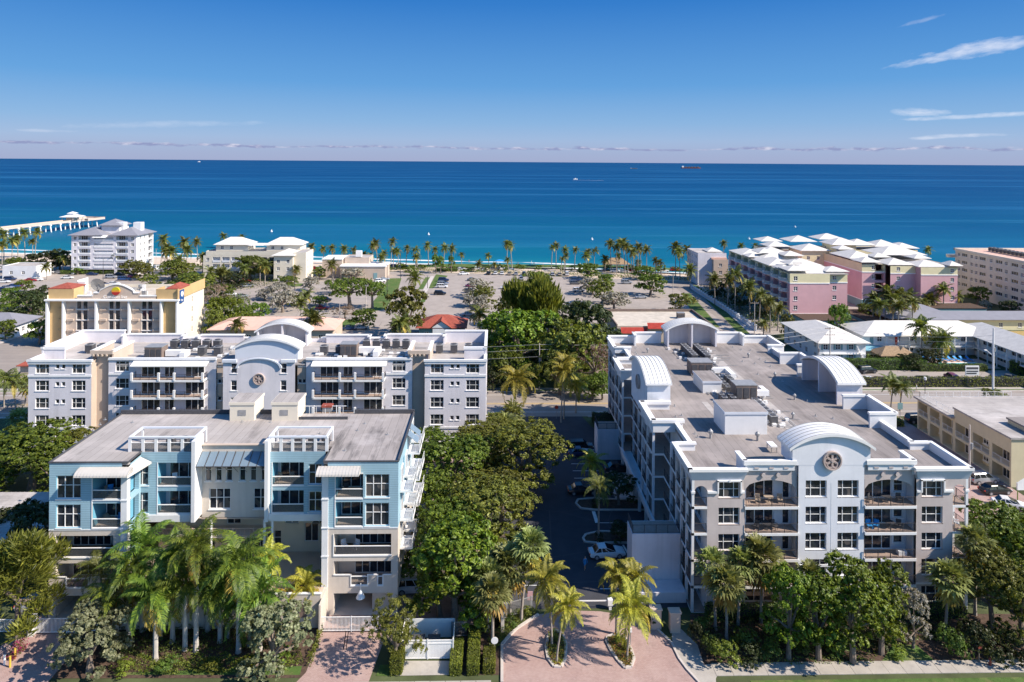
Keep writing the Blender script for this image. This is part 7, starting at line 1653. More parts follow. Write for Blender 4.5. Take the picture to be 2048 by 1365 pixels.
# --- boats
def ship(px, py, Lm, label, cols, cat='ship', sup=1):
    x, y = G(px, py, -2); t = thing(label.split(' with')[0].replace(' ', '_').replace('-', '_').lower() if False else ('cargo_ship' if cat == 'ship' else 'motorboat'), label, cat, (x, y, -2), 0)
    h = Lm*.055 if cat == 'ship' else Lm*.16; b_ = MB(); w2 = Lm*.07 if cat == 'ship' else Lm*.17
    pts = [(-Lm/2, -w2), (Lm*.38, -w2), (Lm/2, 0), (Lm*.38, w2), (-Lm/2, w2)]; b_.prism(pts, -1, h); b_.build('hull', cols[0]).parent = t
    if cat == 'ship':
        b_ = MB(); b_.box(-Lm*.47, -w2*.8, h, -Lm*.38, w2*.8, h+Lm*.075); b_.build('bridge', cols[1]).parent = t
        b_ = MB()
        for i in range(5): b_.box(-Lm*.30+i*Lm*.15, -w2*.7, h, -Lm*.21+i*Lm*.15, w2*.7, h+Lm*.035); b_.box(-Lm*.255+i*Lm*.15, -1, h, -Lm*.25+i*Lm*.15, 1, h+Lm*.065)
        b_.build('cargo_gear', cols[2]).parent = t
    else:
        b_ = MB(); b_.box(-Lm*.2, -w2*.6, h, Lm*.15, w2*.6, h+Lm*.16); b_.build('cabin', cols[1]).parent = t
    return t
hull_r = mat('ship_hull_dark_red', (.10, .035, .04), .7, .1, -1)
ship(1382, 337.5, 190, 'dark red cargo ship near the horizon, right of centre', (hull_r, M_['trim'], M_['rust'])); ship(1268, 338, 62, 'smaller dark freighter near the horizon, left of the red cargo ship', (M_['acdark'], M_['trim'], M_['rust']))
ship(1151, 359.5, 13, 'small white motorboat out at sea with a short wake', (M_['trim'], M_['trim']), 'boat'); ship(398, 324.5, 60, 'tiny white boat close to the horizon at left', (M_['trim'], M_['trim']), 'boat')
x, y = G(1165, 361, -2); o = MB().poly([(x-30, y+2, -1.98), (x+60, y-12, -1.98), (x+60, y-6, -1.98), (x-30, y+5, -1.98)]).build('wake', M_['trim']); o['kind'] = 'stuff'; o['label'] = 'white wake trailing behind the small motorboat'
for i, (px, py) in enumerate(((543, 464), (857, 470), (1184, 480), (1498, 479), (1590, 455))):
    x, y = G(px, py, -2); t = thing('marker_buoy', ['white marker buoy off the cream seafront condominium', 'white marker buoy off the low community building', 'white marker buoy off the middle of the beach', 'white marker buoy left of the pink resort roofs', 'white marker buoy above the pink resort roofs'][i], 'buoy', (x, y, -2)); MB().cyl(0, 0, -.3, .7, .8, 10).build('float', M_['trim']).parent = t; MB().cyl(0, 0, .7, 1.7, .3, 8, 0, .2).build('mast', M_['trim']).parent = t
# ============================================================ cars
def paint(name, col, metal=.0):
    m = bpy.data.materials.new(name); m.use_nodes = True; t = NT(m.node_tree); b = t.n['Principled BSDF']; v = t.new('ShaderNodeNewGeometry').outputs['Position']
    t.l.new(t.mix(t.mr(t.noise(1.5, 3, .6, v), .35, .7), col, tuple(x*.86 for x in col)), b.inputs['Base Color']); b.inputs['Roughness'].default_value = .28; b.inputs['Metallic'].default_value = metal
    b.inputs['Coat Weight'].default_value = .4; return m
PAINT = dict(white=paint('white_car_paint', (.70, .70, .70)), silver=paint('silver_car_paint', (.42, .43, .45), .4), black=paint('black_car_paint', (.012, .013, .016)), grey=paint('grey_car_paint', (.13, .135, .15), .3),
             blue=paint('blue_car_paint', (.03, .07, .19)), red=paint('red_car_paint', (.33, .015, .02)), maroon=paint('maroon_car_paint', (.16, .02, .07)), tan=paint('tan_car_paint', (.35, .30, .24)), navy=paint('navy_car_paint', (.015, .03, .09)))
def loft(mb, secs, m=0, cap=True):
    """secs = list of rings of equal length"""
    idx = []
    for r in secs: idx.append(len(mb.v)); mb.v += r
    n = len(secs[0])
    for a, b in zip(idx, idx[1:]):
        for i in range(n): j = (i+1) % n; mb.f.append((a+i, a+j, b+j, b+i)); mb.m.append(m)
    if cap: mb.f.append(tuple(idx[0]+n-1-i for i in range(n))); mb.f.append(tuple(idx[-1]+i for i in range(n))); mb.m += [m, m]
def car_proto(kind):
    W = .93 if kind != 'van' else 1.0; L = {'sedan': 2.35, 'suv': 2.35, 'van': 2.8}[kind]
    belt = {'sedan': .92, 'suv': 1.08, 'van': 1.25}[kind]; top = {'sedan': 1.44, 'suv': 1.75, 'van': 2.5}[kind]
    prof = {'sedan': [(-L, .55, .72), (-L+.12, .32, .86), (-L+.9, .25, .90), (-.9, .25, .94), (.9, .25, .93), (L-.9, .25, .88), (L-.25, .28, .74), (L, .42, .60)],
            'suv': [(-L, .55, .9), (-L+.1, .34, 1.04), (-L+.9, .28, 1.08), (-.9, .28, 1.1), (.9, .28, 1.08), (L-.8, .28, 1.02), (L-.15, .32, .92), (L, .45, .7)],
            'van': [(-L, .5, 1.2), (-L+.05, .34, 1.28), (-L+.9, .3, 1.3), (-.9, .3, 1.3), (.9, .3, 1.3), (L-.8, .3, 1.12), (L-.15, .34, .95), (L, .45, .72)]}[kind]
    body = MB(); secs = []
    for x, zb, zt in prof:
        q = W*(1 if abs(x) < L-.3 else .88); secs.append([(x, -q*.96, zb), (x, -q, zb+(zt-zb)*.45), (x, -q*.93, zt-.06), (x, -q*.75, zt), (x, q*.75, zt), (x, q*.93, zt-.06), (x, q, zb+(zt-zb)*.45), (x, q*.96, zb)])
    loft(body, secs)
    cab = {'sedan': [(-1.75, -1.15), (-.15, .85+.35)], 'suv': [(-2.2, -1.95), (.55, 1.3)], 'van': [(-2.78, -2.7), (1.2, 1.95)]}[kind]
    (rb, rt), (ft, fb) = cab; glass = MB(); w0, w1 = W*.86, W*.70
    P = lambda x, y, z: (x, y, z)
    loft(glass, [[P(rb, -w0, belt-.06), P(rb, w0, belt-.06), P(rt, w1, top-.06), P(rt, -w1, top-.06)], [P(fb, -w0, belt-.06), P(fb, w0, belt-.06), P(ft, w1, top-.06), P(ft, -w1, top-.06)]])
    roof = body
    loft(roof, [[P(rt-.06, -w1-.02, top-.09), P(rt-.06, w1+.02, top-.09), P(rt, w1*.9, top), P(rt, -w1*.9, top)], [P(ft+.06, -w1-.02, top-.09), P(ft+.06, w1+.02, top-.09), P(ft, w1*.9, top), P(ft, -w1*.9, top)]])
    n = 3 if kind != 'van' else 2
    for s in (-1, 1):        # pillars
        for k in range(n+1):
            f = k/n; xb = rb+(fb-rb)*f; xt = rt+(ft-rt)*f; d = .05 if kind != 'van' or k not in (0, 1) else .05
            body.quad(P(xb-d, s*(w0+.012), belt-.06), P(xb+d, s*(w0+.012), belt-.06), P(xt+d, s*(w1+.012), top-.06), P(xt-d, s*(w1+.012), top-.06)) if s < 0 else body.quad(P(xb+d, s*(w0+.012), belt-.06), P(xb-d, s*(w0+.012), belt-.06), P(xt-d, s*(w1+.012), top-.06), P(xt+d, s*(w1+.012), top-.06))
        if kind == 'van': 
            q = [P(rb, s*(w0+.014), belt), P(.9, s*(w0+.014), belt), P(.7, s*(w1+.014), top-.06), P(rt, s*(w1+.014), top-.06)]; body.quad(*(q if s < 0 else q[::-1]))
    wheel = MB()
    r = .33 if kind == 'sedan' else .37
    wheel.tube([(0, -.11, 0), (0, .11, 0)], r, 14); rim = MB(); rim.tube([(0, -.125, 0), (0, .125, 0)], r*.6, 10)
    head = MB().box(-.05, -.16, -.07, .05, .16, .07); tail = MB().box(-.05, -.12, -.09, .04, .12, .09)
    return dict(body=body, glass=glass.mesh('window', M_['carglass']), wheel=wheel.mesh('wheel', M_['acdark']), rim=rim.mesh('rim', PAINT['silver']), head=head.mesh('headlight', M_['trim']), tail=tail.mesh('tail_light', M_['red']), L=L, W=W, r=r, h=prof[-2][2])
CARS = {}
for k in ('sedan', 'suv', 'van'):
    pr_ = car_proto(k)
    for c, m in PAINT.items():
        pr_['body_'+c] = None
    CARS[k] = pr_
def car(x, y, deg, col, kind, label, group=None, z=0.0, far=True):
    p = CARS[kind]
    if p.get('body_'+col) is None: p['body_'+col] = p['body'].mesh('body', PAINT[col])
    t = thing('van' if kind == 'van' else 'parked_car', label, 'van' if kind == 'van' else 'car', (x, y, z), math.radians(deg), group)
    sub('body', p['body_'+col], t); sub('window', p['glass'], t)
    for sx in (-1, 1):
        for sy in (-1, 1):
            w_ = sub('wheel', p['wheel'], t, (sx*(p['L']-.87), sy*(p['W']-.10), p['r']))
            if not far: sub('rim', p['rim'], w_)
    if not far:
        for sy in (-1, 1): sub('headlight', p['head'], t, (p['L']-.12, sy*(p['W']-.3), p['h']-.14)); sub('tail_light', p['tail'], t, (-p['L']+.03, sy*(p['W']-.28), p['h']-.05))
    return t
cn = lambda px, py: G(px, py)
near = [(1213, 1112, 5, 'white', 'sedan', 'white car in the shaded bay just behind the front planter island palms'), (1163, 911, 3, 'navy', 'sedan', 'dark blue car at the end of the shaded bay row'), (1160, 900, 4, 'black', 'suv', 'black car at the far end of the shaded bay row'),
        (1237, 942, 3, 'black', 'sedan', 'black car parked half under the grey condominium'), (1165, 986, 3, 'black', 'sedan', 'dark car in shade behind the first planter island'), (830, 1182, 4, 'white', 'suv', 'white car in tree shade right of the blue building'), (838, 1150, 4, 'silver', 'sedan', 'silver car behind the white one right of the blue building'),
        (80, 1215, 8, 'silver', 'sedan', 'silver car half behind the left corner of the blue building'), (78, 1165, 5, 'black', 'sedan', 'black car in the dark gap left of the blue building'), (850, 975, 3, 'silver', 'suv', 'silver car under the middle trees'),
        (1965, 965, 8, 'silver', 'suv', 'silver car beside the yellow motel, nearest the utility pole'), (1990, 986, 6, 'black', 'sedan', 'black car parked in front of the silver one by the yellow motel'), (2020, 1015, -20, 'white', 'sedan', 'white car behind the right tree mass'), (2045, 1055, -40, 'white', 'suv', 'white car cut by the right edge of the photo'),
        (1835, 845, 5, 'black', 'suv', 'black off-roader at the corner of the yellow motel')]
for px, py, dg, c, k, lb in near: car(*cn(px, py), dg, c, k, lb, None, far=False)
mid = [(1734, 746, 10, 'black', 'suv', 'black car in front of the white motel block'), (1735, 764, 80, 'white', 'sedan', 'white car first in the line along the motel hedge'), (1763, 765, 85, 'maroon', 'sedan', 'dark pink car second in the line along the motel hedge'), (1790, 764, 85, 'silver', 'sedan', 'pale car third in the line along the motel hedge'),
       (1849, 763, 92, 'grey', 'sedan', 'dark grey car alone along the motel hedge'), (1903, 761, 80, 'maroon', 'suv', 'purple car beside the motel signboard'), (1988, 761, 60, 'navy', 'sedan', 'navy car behind the tall concrete pole'), (2018, 760, 40, 'grey', 'sedan', 'grey car at the right end of the motel hedge')]
for px, py, dg, c, k, lb in mid: car(*cn(px, py), dg, c, k, lb, None)
lot = [  # px, py, heading, colour, kind, words
 (322, 541, 25, 'white', 'van', 'white delivery van beside the lavender seafront apartments'), (888, 0, 0, '', '', '')][:1]
for px, py, dg, c, k, lb in lot: car(*cn(px, py), dg, c, k, lb, None)
far_cars = {
 'behind the hotel roof': [(135, 558, 5, 'white', 'sedan'), (222, 557, 0, 'silver', 'suv'), (248, 561, 4, 'blue', 'suv'), (268, 556, 0, 'maroon', 'suv'), (228, 570, 0, 'white', 'sedan'), (206, 571, 0, 'navy', 'sedan'), (319, 572, 0, 'white', 'sedan'), (62, 563, 10, 'red', 'sedan'), (74, 562, 10, 'white', 'sedan')],
 'in the far left car park': [(8, 566, 5, 'white', 'sedan'), (20, 561, 5, 'navy', 'suv'), (28, 575, 8, 'blue', 'sedan'), (14, 578, 8, 'silver', 'sedan'), (3, 584, 8, 'navy', 'suv'), (8, 538, 5, 'white', 'sedan'), (15, 537, 5, 'black', 'suv'), (100, 547, 0, 'white', 'sedan'), (120, 547, 0, 'silver', 'sedan'), (185, 551, 0, 'navy', 'sedan'), (240, 551, 0, 'black', 'sedan'), (60, 514, 0, 'black', 'sedan'), (34, 574, 8, 'maroon', 'sedan')],
 'on the shaded street behind the cream condominium': [(460, 592, 15, 'white', 'suv'), (484, 595, 10, 'silver', 'sedan'), (452, 590, 15, 'white', 'sedan'), (496, 574, 20, 'silver', 'sedan'), (490, 565, 0, 'red', 'sedan')],
 'left of the park lawn': [(651, 548, 70, 'white', 'sedan'), (688, 575, 75, 'silver', 'sedan'), (697, 567, 75, 'black', 'suv'), (650, 603, 0, 'black', 'suv'), (760, 565, 30, 'white', 'suv'), (768, 561, 30, 'silver', 'sedan'), (758, 577, 30, 'white', 'sedan'), (645, 619, 0, 'red', 'sedan'), (700, 660, 12, 'navy', 'sedan'), (722, 659, 12, 'silver', 'sedan'), (629, 539, 0, 'red', 'sedan'), (640, 539, 0, 'white', 'sedan')],
 'in the left bays of the beach lot': [(884, 576, 0, 'white', 'suv'), (886, 569, 0, 'blue', 'sedan'), (887, 563, 0, 'navy', 'suv'), (885, 571, 0, 'silver', 'suv'), (928, 550, 20, 'white', 'sedan'), (880, 590, 0, 'black', 'suv'), (943, 600, 0, 'white', 'suv'), (938, 632, 0, 'silver', 'sedan'), (945, 562, 0, 'grey', 'sedan'), (942, 574, 0, 'maroon', 'sedan'), (941, 586, 0, 'grey', 'suv')],
 'in the front row along the beach promenade': [(968, 542, 80, 'white', 'sedan'), (977, 549, 85, 'black', 'sedan'), (991, 549, 85, 'white', 'sedan'), (1004, 549, 85, 'white', 'sedan'), (1019, 550, 85, 'tan', 'sedan'), (1032, 550, 85, 'silver', 'sedan'), (1048, 551, 85, 'black', 'suv'), (1043, 560, 85, 'silver', 'suv'), (1105, 551, 88, 'silver', 'sedan'), (1119, 551, 88, 'tan', 'sedan'), (1134, 551, 88, 'white', 'suv'),
     (990, 540, 10, 'grey', 'suv'), (1003, 539, 10, 'white', 'sedan'), (1018, 541, 10, 'silver', 'sedan'), (1230, 545, 0, 'white', 'suv'), (1215, 543, 0, 'black', 'sedan'), (1248, 545, 0, 'silver', 'sedan'), (1262, 543, 0, 'red', 'sedan'), (1328, 544, 0, 'white', 'sedan'), (1350, 543, 0, 'red', 'suv'), (812, 538, 0, 'black', 'suv'), (790, 536, 0, 'navy', 'suv'), (778, 536, 0, 'navy', 'sedan'), (905, 540, 0, 'maroon', 'sedan'), (922, 541, 0, 'white', 'sedan'), (955, 540, 0, 'white', 'sedan')],
 'in the right half of the beach lot': [(1152, 563, 0, 'navy', 'suv'), (1150, 569, 0, 'grey', 'suv'), (1157, 584, 0, 'white', 'suv'), (1108, 584, 40, 'white', 'sedan'), (1253, 568, 0, 'silver', 'suv'), (1085, 560, 85, 'red', 'sedan'), (1012, 578, 0, 'white', 'sedan'), (1014, 606, 0, 'silver', 'suv'), (1098, 606, 0, 'black', 'suv'), (1098, 640, 0, 'white', 'sedan'), (1230, 600, 0, 'tan', 'sedan'), (1282, 597, 4, 'silver', 'sedan'), (1150, 610, 0, 'grey', 'sedan'), (1028, 595, 0, 'grey', 'suv')]}
CN = {'suv': 'high-roofed car', 'sedan': 'low car', 'van': 'van'}
for where, lst in far_cars.items():
    cnt = {}
    for px, py, dg, c, k in sorted(lst): cnt.setdefault((c, k), []).append((px, py, dg))
    for (c, k), ls in cnt.items():
        for i, (px, py, dg) in enumerate(ls):
            lb = f'{c} {CN[k]} parked {where}' if len(ls) == 1 else f'{c} {CN[k]} {where}, {ORD[i]} such from the left'
            car(*cn(px, py), dg+random.uniform(-3, 3), c, k, lb, 'cars parked '+where)

# ============================================================ people
def person(x, y, h, rz, label, shirt='person_top', pose=0, z=0.0):
    """one continuous skinned body with head, arms and legs"""
    key = ('p', pose)
    if key not in TREES:
        st = .12 if pose == 0 else .22
        V = [(0, 0, .92), (0, 0, 1.12), (0, .01, 1.36), (0, 0, 1.47), (0, -.02, 1.53), (0, -.02, 1.64), (0, -.01, 1.73),
             (-.10, 0, .88), (-.11, -st*.5, .48), (-.12, -st*.2, .08), (-.12, -st*.2-.14, .03), (.10, 0, .88), (.11, st*.4, .48), (.12, st*.9, .08), (.12, st*.9-.14, .03),
             (-.19, 0, 1.38), (-.25, .02, 1.12), (-.25, -.08, .88), (.19, 0, 1.38), (.25, -.03, 1.12), (.25, -.14, .90)]
        Ed = [(0, 1), (1, 2), (2, 3), (3, 4), (4, 5), (5, 6), (0, 7), (7, 8), (8, 9), (9, 10), (0, 11), (11, 12), (12, 13), (13, 14), (2, 15), (15, 16), (16, 17), (2, 18), (18, 19), (19, 20)]
        R_ = [.13, .11, .13, .055, .075, .105, .06, .09, .06, .04, .035, .09, .06, .04, .035, .06, .042, .03, .06, .042, .03]
        me = bpy.data.meshes.new('body'); me.from_pydata(V, Ed, []); o = bpy.data.objects.new('body', me); COL.objects.link(o)
        md = o.modifiers.new('skin', 'SKIN'); sv = me.skin_vertices[0].data
        for i, r in enumerate(R_): sv[i].radius = (r, r*.85)
        sv[0].use_root = True; o.modifiers.new('sub', 'SUBSURF').levels = 1
        dg = bpy.context.evaluated_depsgraph_get(); TREES[key] = bpy.data.meshes.new_from_object(o.evaluated_get(dg)); bpy.data.objects.remove(o)
        TREES[key].materials.clear(); TREES[key].materials.append(M_['skin']); TREES[key].materials.append(M_['person_top']); TREES[key].materials.append(M_['acdark'])
        for p in TREES[key].polygons: c = p.center; p.material_index = 2 if c.z > 1.66 and c.y > -.05 else (1 if .62 < c.z < 1.42 else 0); p.use_smooth = True
    me = TREES[key]
    if shirt != 'person_top':
        k2 = (key, shirt)
        if k2 not in TREES: TREES[k2] = me.copy(); TREES[k2].materials[1] = M_[shirt]
        me = TREES[k2]
    t = thing('person', label, 'person', (x, y, z), rz); b = sub('body', me, t); s = h/1.75; b.scale = (s, s, s); return t
person(*G(1170, 1140), 1.72, .3, 'person in bright blue clothes walking on the shaded dark asphalt', 'blueplastic', 1)
person(*G(1833, 783), 1.75, 1.2, 'person in white walking on the sidewalk beside the long hedge', 'trim', 1, .01)
for i, px in enumerate((938, 952, 996, 1022, 1036, 1060, 1063, 1068, 1086, 1112, 1160, 1188)):
    y = (526+ (px-938)*.012) + (i % 3)*3.2; x, yy = G(px, y, 0)
    person(x, yy, 1.75, i*1.3, ORD[i]+' tiny beachgoer from the left on the sand near the waterline', ['person_top', 'blueplastic', 'trim', 'rail'][i % 4], i % 2, -.15)
x, y = G(999, 530); t = thing('beach_canopy', 'blue beach canopy on the sand left of the tall palm pair', 'canopy', (x, y, .0)); mb = MB(); mb.hip(-2, -1.5, 2, 1.5, 2.0, .7, .1); mb.build('roof', M_['blueplastic']).parent = t
for q in ((-1.9, -1.4), (1.9, -1.4), (-1.9, 1.4), (1.9, 1.4)): MB().cyl(q[0], q[1], 0, 2, .05, 5).build('leg', M_['metal']).parent = t
# ============================================================ poles, wires, lamps
def pole(x, y, h, label, arms=0, r=.16, m='pole', lamp=False):
    t = thing('utility_pole', label, 'utility pole', (x, y, 0)); MB().tube([(0, 0, 0), (0, 0, h)], [r, r*.65], 8).build('pole', M_[m]).parent = t
    for a in range(arms):
        z = h-.5-a*1.6; b = MB(); b.box(-1.3, -.08, z, 1.3, .08, z+.12); b.build('crossarm', M_['wood']).parent = t
        for q in (-1.2, -.6, .6, 1.2): MB().cyl(q, 0, z+.12, z+.4, .05, 6).build('insulator', M_['metal']).parent = t
    if lamp: MB().tube([(0, 0, h*.55), (-1.6, 0, h*.55+1.3)], .06, 5).box(-2.1, -.15, h*.55+1.2, -1.5, .15, h*.55+1.4).build('lamp_arm', M_['trim']).parent = t
    if not arms: MB().cyl(.3, 0, h*.62, h*.62+.9, .22, 8).build('transformer', M_['metal']).parent = t
    return t
pole(75.3, 106, 9.9, 'weathered utility pole with a transformer between the grey condominium and the yellow motel')
pole(*G(1986, 780), 14.0, 'tall pale concrete pole with a lamp arm beside the motel hedge', lamp=True, r=.24, m='trim')
pole(84, 168.5, 10.3, 'wooden utility pole with two crossarms in front of the white motel block', 2); pole(80.5, 167.5, 7.0, 'short bare post beside the crossarm pole at the white motel block', r=.14)
pole(78.2, 203, 9.5, 'slim concrete pole at the near end of the street balustrade', 1, .15); pole(10.2, 152.0, 10.6, 'bare wooden pole at the verge between the two condominiums', r=.13); pole(12.8, 163, 9.2, 'thin pole behind the verge pole, among the grove trees', r=.12)
pole(*G(679, 668), 9, 'slim pole behind the lavender condominium roof left of the red roofed house', r=.1)
pole(181, 222, 13, 'concrete pole in front of the cream slab building', 1, .22); pole(158, 196, 7, 'dark short pole on the dry golden lawn', r=.1, m='wood')
for i, (px, py, h) in enumerate(((774, 602, 13), (855, 577, 5), (589, 585, 7), (206, 580, 12), (312, 560, 13), (732, 625, 9), (1346, 592, 8), (801, 557, 12))):
    x, y = G(px, py); t = thing('lamp_post', ['thin dark lamp post on the park lawn', 'short post at the end of the lot barrier', 'thin post beside the curved street', 'tall lamp post in front of the lavender seafront apartments', 'pale tall post right of the lavender seafront apartments', 'pale pole in front of the umbrella-shaped tree', 'lamp post beside the round trees at the side street', 'thin post at the far end of the park lawn'][i], 'lamp post', (x, y, 0))
    MB().tube([(0, 0, 0), (0, 0, h)], [.13, .08], 6).build('pole', M_['pole' if i in (4, 5, 6) else 'rail']).parent = t; MB().box(-.5, -.12, h-.05, .5, .12, h+.12).build('lamp_head', M_['metal']).parent = t
x, y = G(1850, 787); t = thing('street_lantern', 'short lantern post on the verge in front of the long hedge', 'lamp post', (x, y, 0)); MB().tube([(0, 0, 0), (0, 0, 3)], .08, 6).build('post', M_['rail']).parent = t; MB().cyl(0, 0, 3, 3.6, .28, 8).build('lantern', M_['trim']).parent = t
def wire(a, b, sag, label):
    pts = [(a[0]+(b[0]-a[0])*i/12, a[1]+(b[1]-a[1])*i/12, a[2]+(b[2]-a[2])*i/12-sag*4*(i/12)*(1-i/12)) for i in range(13)]
    o = MB().tube(pts, .028, 4).build('power_line', M_['metal']); tag(o, label, 'wire')
for z, lb in ((10.3, 'highest'), (9.2, 'middle'), (7.6, 'lowest')): wire((-60, 152, z), (10.2, 152, z), 1.0, lb+' overhead wire running left from the verge pole'); wire((10.2, 152, z), (84, 168.5, z), 1.6, lb+' overhead wire between the verge pole and the crossarm pole'); wire((84, 168.5, z), (*G(1986, 780), z+2), 1.2, lb+' overhead wire between the crossarm pole and the tall concrete pole')
# signs
t = thing('motel_signboard', 'white double-post signboard with dark lettering lines beside the purple car', 'sign', (*G(1944, 768), 0)); MB().box(-1.6, -.1, 2.0, 1.6, .1, 4.2).build('panel', M_['trim']).parent = t; MB().box(-1.4, -.13, 3.4, 1.4, -.102, 3.9).box(-1.4, -.13, 2.8, 1.4, -.102, 3.1).box(-1.4, -.13, 2.3, 1.0, -.102, 2.6).build('text_band', M_['acdark']).parent = t
for q in (-1.3, 1.2): MB().box(q, -.08, 0, q+.12, .08, 2).build('post', M_['wood']).parent = t
t = thing('stop_sign', 'small red octagonal stop sign at the exit onto the coast road', 'sign', (*G(1113, 838), 0)); MB().tube([(0, 0, 0), (0, 0, 2)], .04, 5).build('post', M_['metal']).parent = t; b_ = MB(); annulus(b_, 0, 2.3, 0, .38, -.05, 0, 8); b_.build('plate', M_['red']).parent = t
t = thing('hanging_signboard', 'small white peaked signboard on a green post by the yellow motel', 'sign', (*G(2035, 1008), 0)); MB().tube([(0, 0, 0), (0, 0, 3.2)], .08, 6).tube([(1.6, 0, 0), (1.6, 0, 3.2)], .08, 6).build('post', M_['shaft']).parent = t; MB().box(-.1, -.12, 2.1, 1.7, .12, 3.2).poly([(-.3, -.13, 3.2), (1.9, -.13, 3.2), (.8, -.13, 3.9)]).build('panel', M_['trim']).parent = t
t = thing('street_sign', 'green street-corner signboard beside the right vault palms', 'sign', (*G(1800, 838), 0)); MB().tube([(0, 0, 0), (0, 0, 3)], .06, 6).build('post', M_['metal']).parent = t; MB().box(-.5, -.08, 1.9, .5, .0, 3.2).build('panel', M_['teal']).parent = t
o = tag(MB().box(0, 0, 0, 8, .2, 1.2).box(0, 0, 1.2, 2.5, .2, 1.8).box(3, 0, 1.2, 8, .2, 1.3).build('stepped_wall', M_['teal']), 'low pale stepped wall at the resort street corner', 'wall'); o.location = (86, 200, 0)
o = tag(bars(*G(856, 588), *G(882, 588), 0, .7, 'wood', None, 1.2, 'lot_barrier', 2, .12), 'low brown barrier rail across the lot left edge', 'barrier')
# ============================================================ planting
def at_h(px, py_base, py_top, z=0.0):
    """ground point and height of a plant whose foot and top are seen on those rows"""
    x, y = G(px, py_base, z); return x, y, WZ(py_top, y, px)-z
# royal palms in front of the blue building
for px, pb, pc, crn, lb, ln in ((311, 1320, 1192, 'royalB', 'lowest-crowned royal palm at left of the front cluster', 0), (392, 1302, 1092, 'royalA', 'tallest royal palm, centre of the front cluster', 0), (477, 1305, 1122, 'royalA', 'thick royal palm at right of the front cluster', 0),
                           (258, 1292, 1142, 'royalB', 'slim royal palm at far left of the front cluster, leaning left', 0), (345, 1285, 1120, 'royalB', 'royal palm behind the two thick left trunks', 0), (440, 1285, 1182, 'royalB', 'short royal palm between the two thick right trunks', 0), (285, 1262, 1098, 'royalA', 'royal palm rising against the left wing of the blue building', 0), (500, 1290, 1215, 'royalB', 'low royal palm with yellow hanging fronds right of the cluster', 0), (415, 1262, 1148, 'royalA', 'royal palm at the back of the front cluster', 0), (370, 1300, 1165, 'royalB', 'royal palm filling the middle of the front cluster', 0), (232, 1290, 1190, 'royalB', 'low royal palm above the left sage tree', 0), (455, 1275, 1150, 'royalA', 'royal palm just left of the pool', 0), (322, 1272, 1150, 'royalB', 'royal palm behind the lowest-crowned one', 0), (520, 1300, 1190, 'royalB', 'royal palm at the right sage tree', 0)):
    x, y, h = at_h(px, pb, pc); palm(crn, x, y, h-1.3, lb, lean=ln, r=.24, bark='royal', group=None)
for px, pb, pc, crn, s, lb, ln in ((207, 1250, 1138, 'archN', 1.0, 'slender feather palm in front of the left garage opening', -.6), (532, 1240, 1118, 'cocoN2', .95, 'slender coconut palm beside the pool wall, left one', 0), (600, 1235, 1172, 'cocoN2', .9, 'short coconut palm beside the pool wall, right one', .4), (470, 1238, 1196, 'archN', .7, 'small feather palm above the pool edge', 0), (330, 1240, 1215, 'archN', .8, 'small dark feather palm under the royal palms', 0)):
    x, y, h = at_h(px, pb, pc); palm(crn, x, y, h, lb, s, lean=ln, r=.12)
# driveway coconut palms
for px, pb, pc, crn, s, lb, ln in ((1113, 1325, 1212, 'cocoN', .82, 'front coconut palm of the left planter island', 1.0), (1104, 1292, 1162, 'cocoN2', .95, 'rear coconut palm of the left planter island', -.5), (1254, 1320, 1214, 'cocoN', .85, 'front coconut palm of the right planter island', .5), (1232, 1268, 1148, 'cocoN2', .95, 'rear left coconut palm of the right planter island', 0), (1250, 1275, 1158, 'cocoN2', .92, 'rear right coconut palm of the right planter island', 1.0)):
    x, y, h = at_h(px, pb, pc); palm(crn, x, y, h, lb, s, lean=ln, r=.11)
# fan palms left of the entrance and in front of the grey condominium
for px, pb, pc, crn, s, lb in ((985, 1308, 1185, 'sabalA', 1.15, 'nearest fan palm left of the entrance drive'), (1020, 1246, 1130, 'sabalB', 1.2, 'middle fan palm left of the entrance drive'), (1042, 1242, 1092, 'sabalA', 1.2, 'farthest fan palm left of the entrance drive, tallest'), (975, 1262, 1150, 'sabalB', 1.1, 'fan palm behind the nearest one left of the entrance'), (1000, 1222, 1118, 'sabalA', 1.15, 'hidden-trunk fan palm among the entrance group'),
                               (1453, 1280, 1168, 'sabalA', 1.05, 'fan palm second from left in front of the grey condominium, nearest trunk'), (1431, 1260, 1128, 'sabalB', 1.15, 'leftmost fan palm in front of the grey condominium'), (1476, 1250, 1126, 'sabalB', 1.0, 'fan palm third from left in front of the grey condominium'), (1522, 1246, 1118, 'sabalA', 1.2, 'fan palm fourth from left in front of the grey condominium'), (1891, 1262, 1158, 'sabalA', 1.2, 'lone leaning fan palm at the right front of the grey condominium'),
                               (1628, 1260, 1150, 'sabalB', 1.0, 'fan palm half hidden behind the round trees'), (1950, 1230, 1082, 'sabalB', 1.1, 'fan palm among the right tree mass')):
    x, y, h = at_h(px, pb, pc); palm(crn, x, y, h, lb, s, r=.17, lean=(.6 if px == 1891 else None))
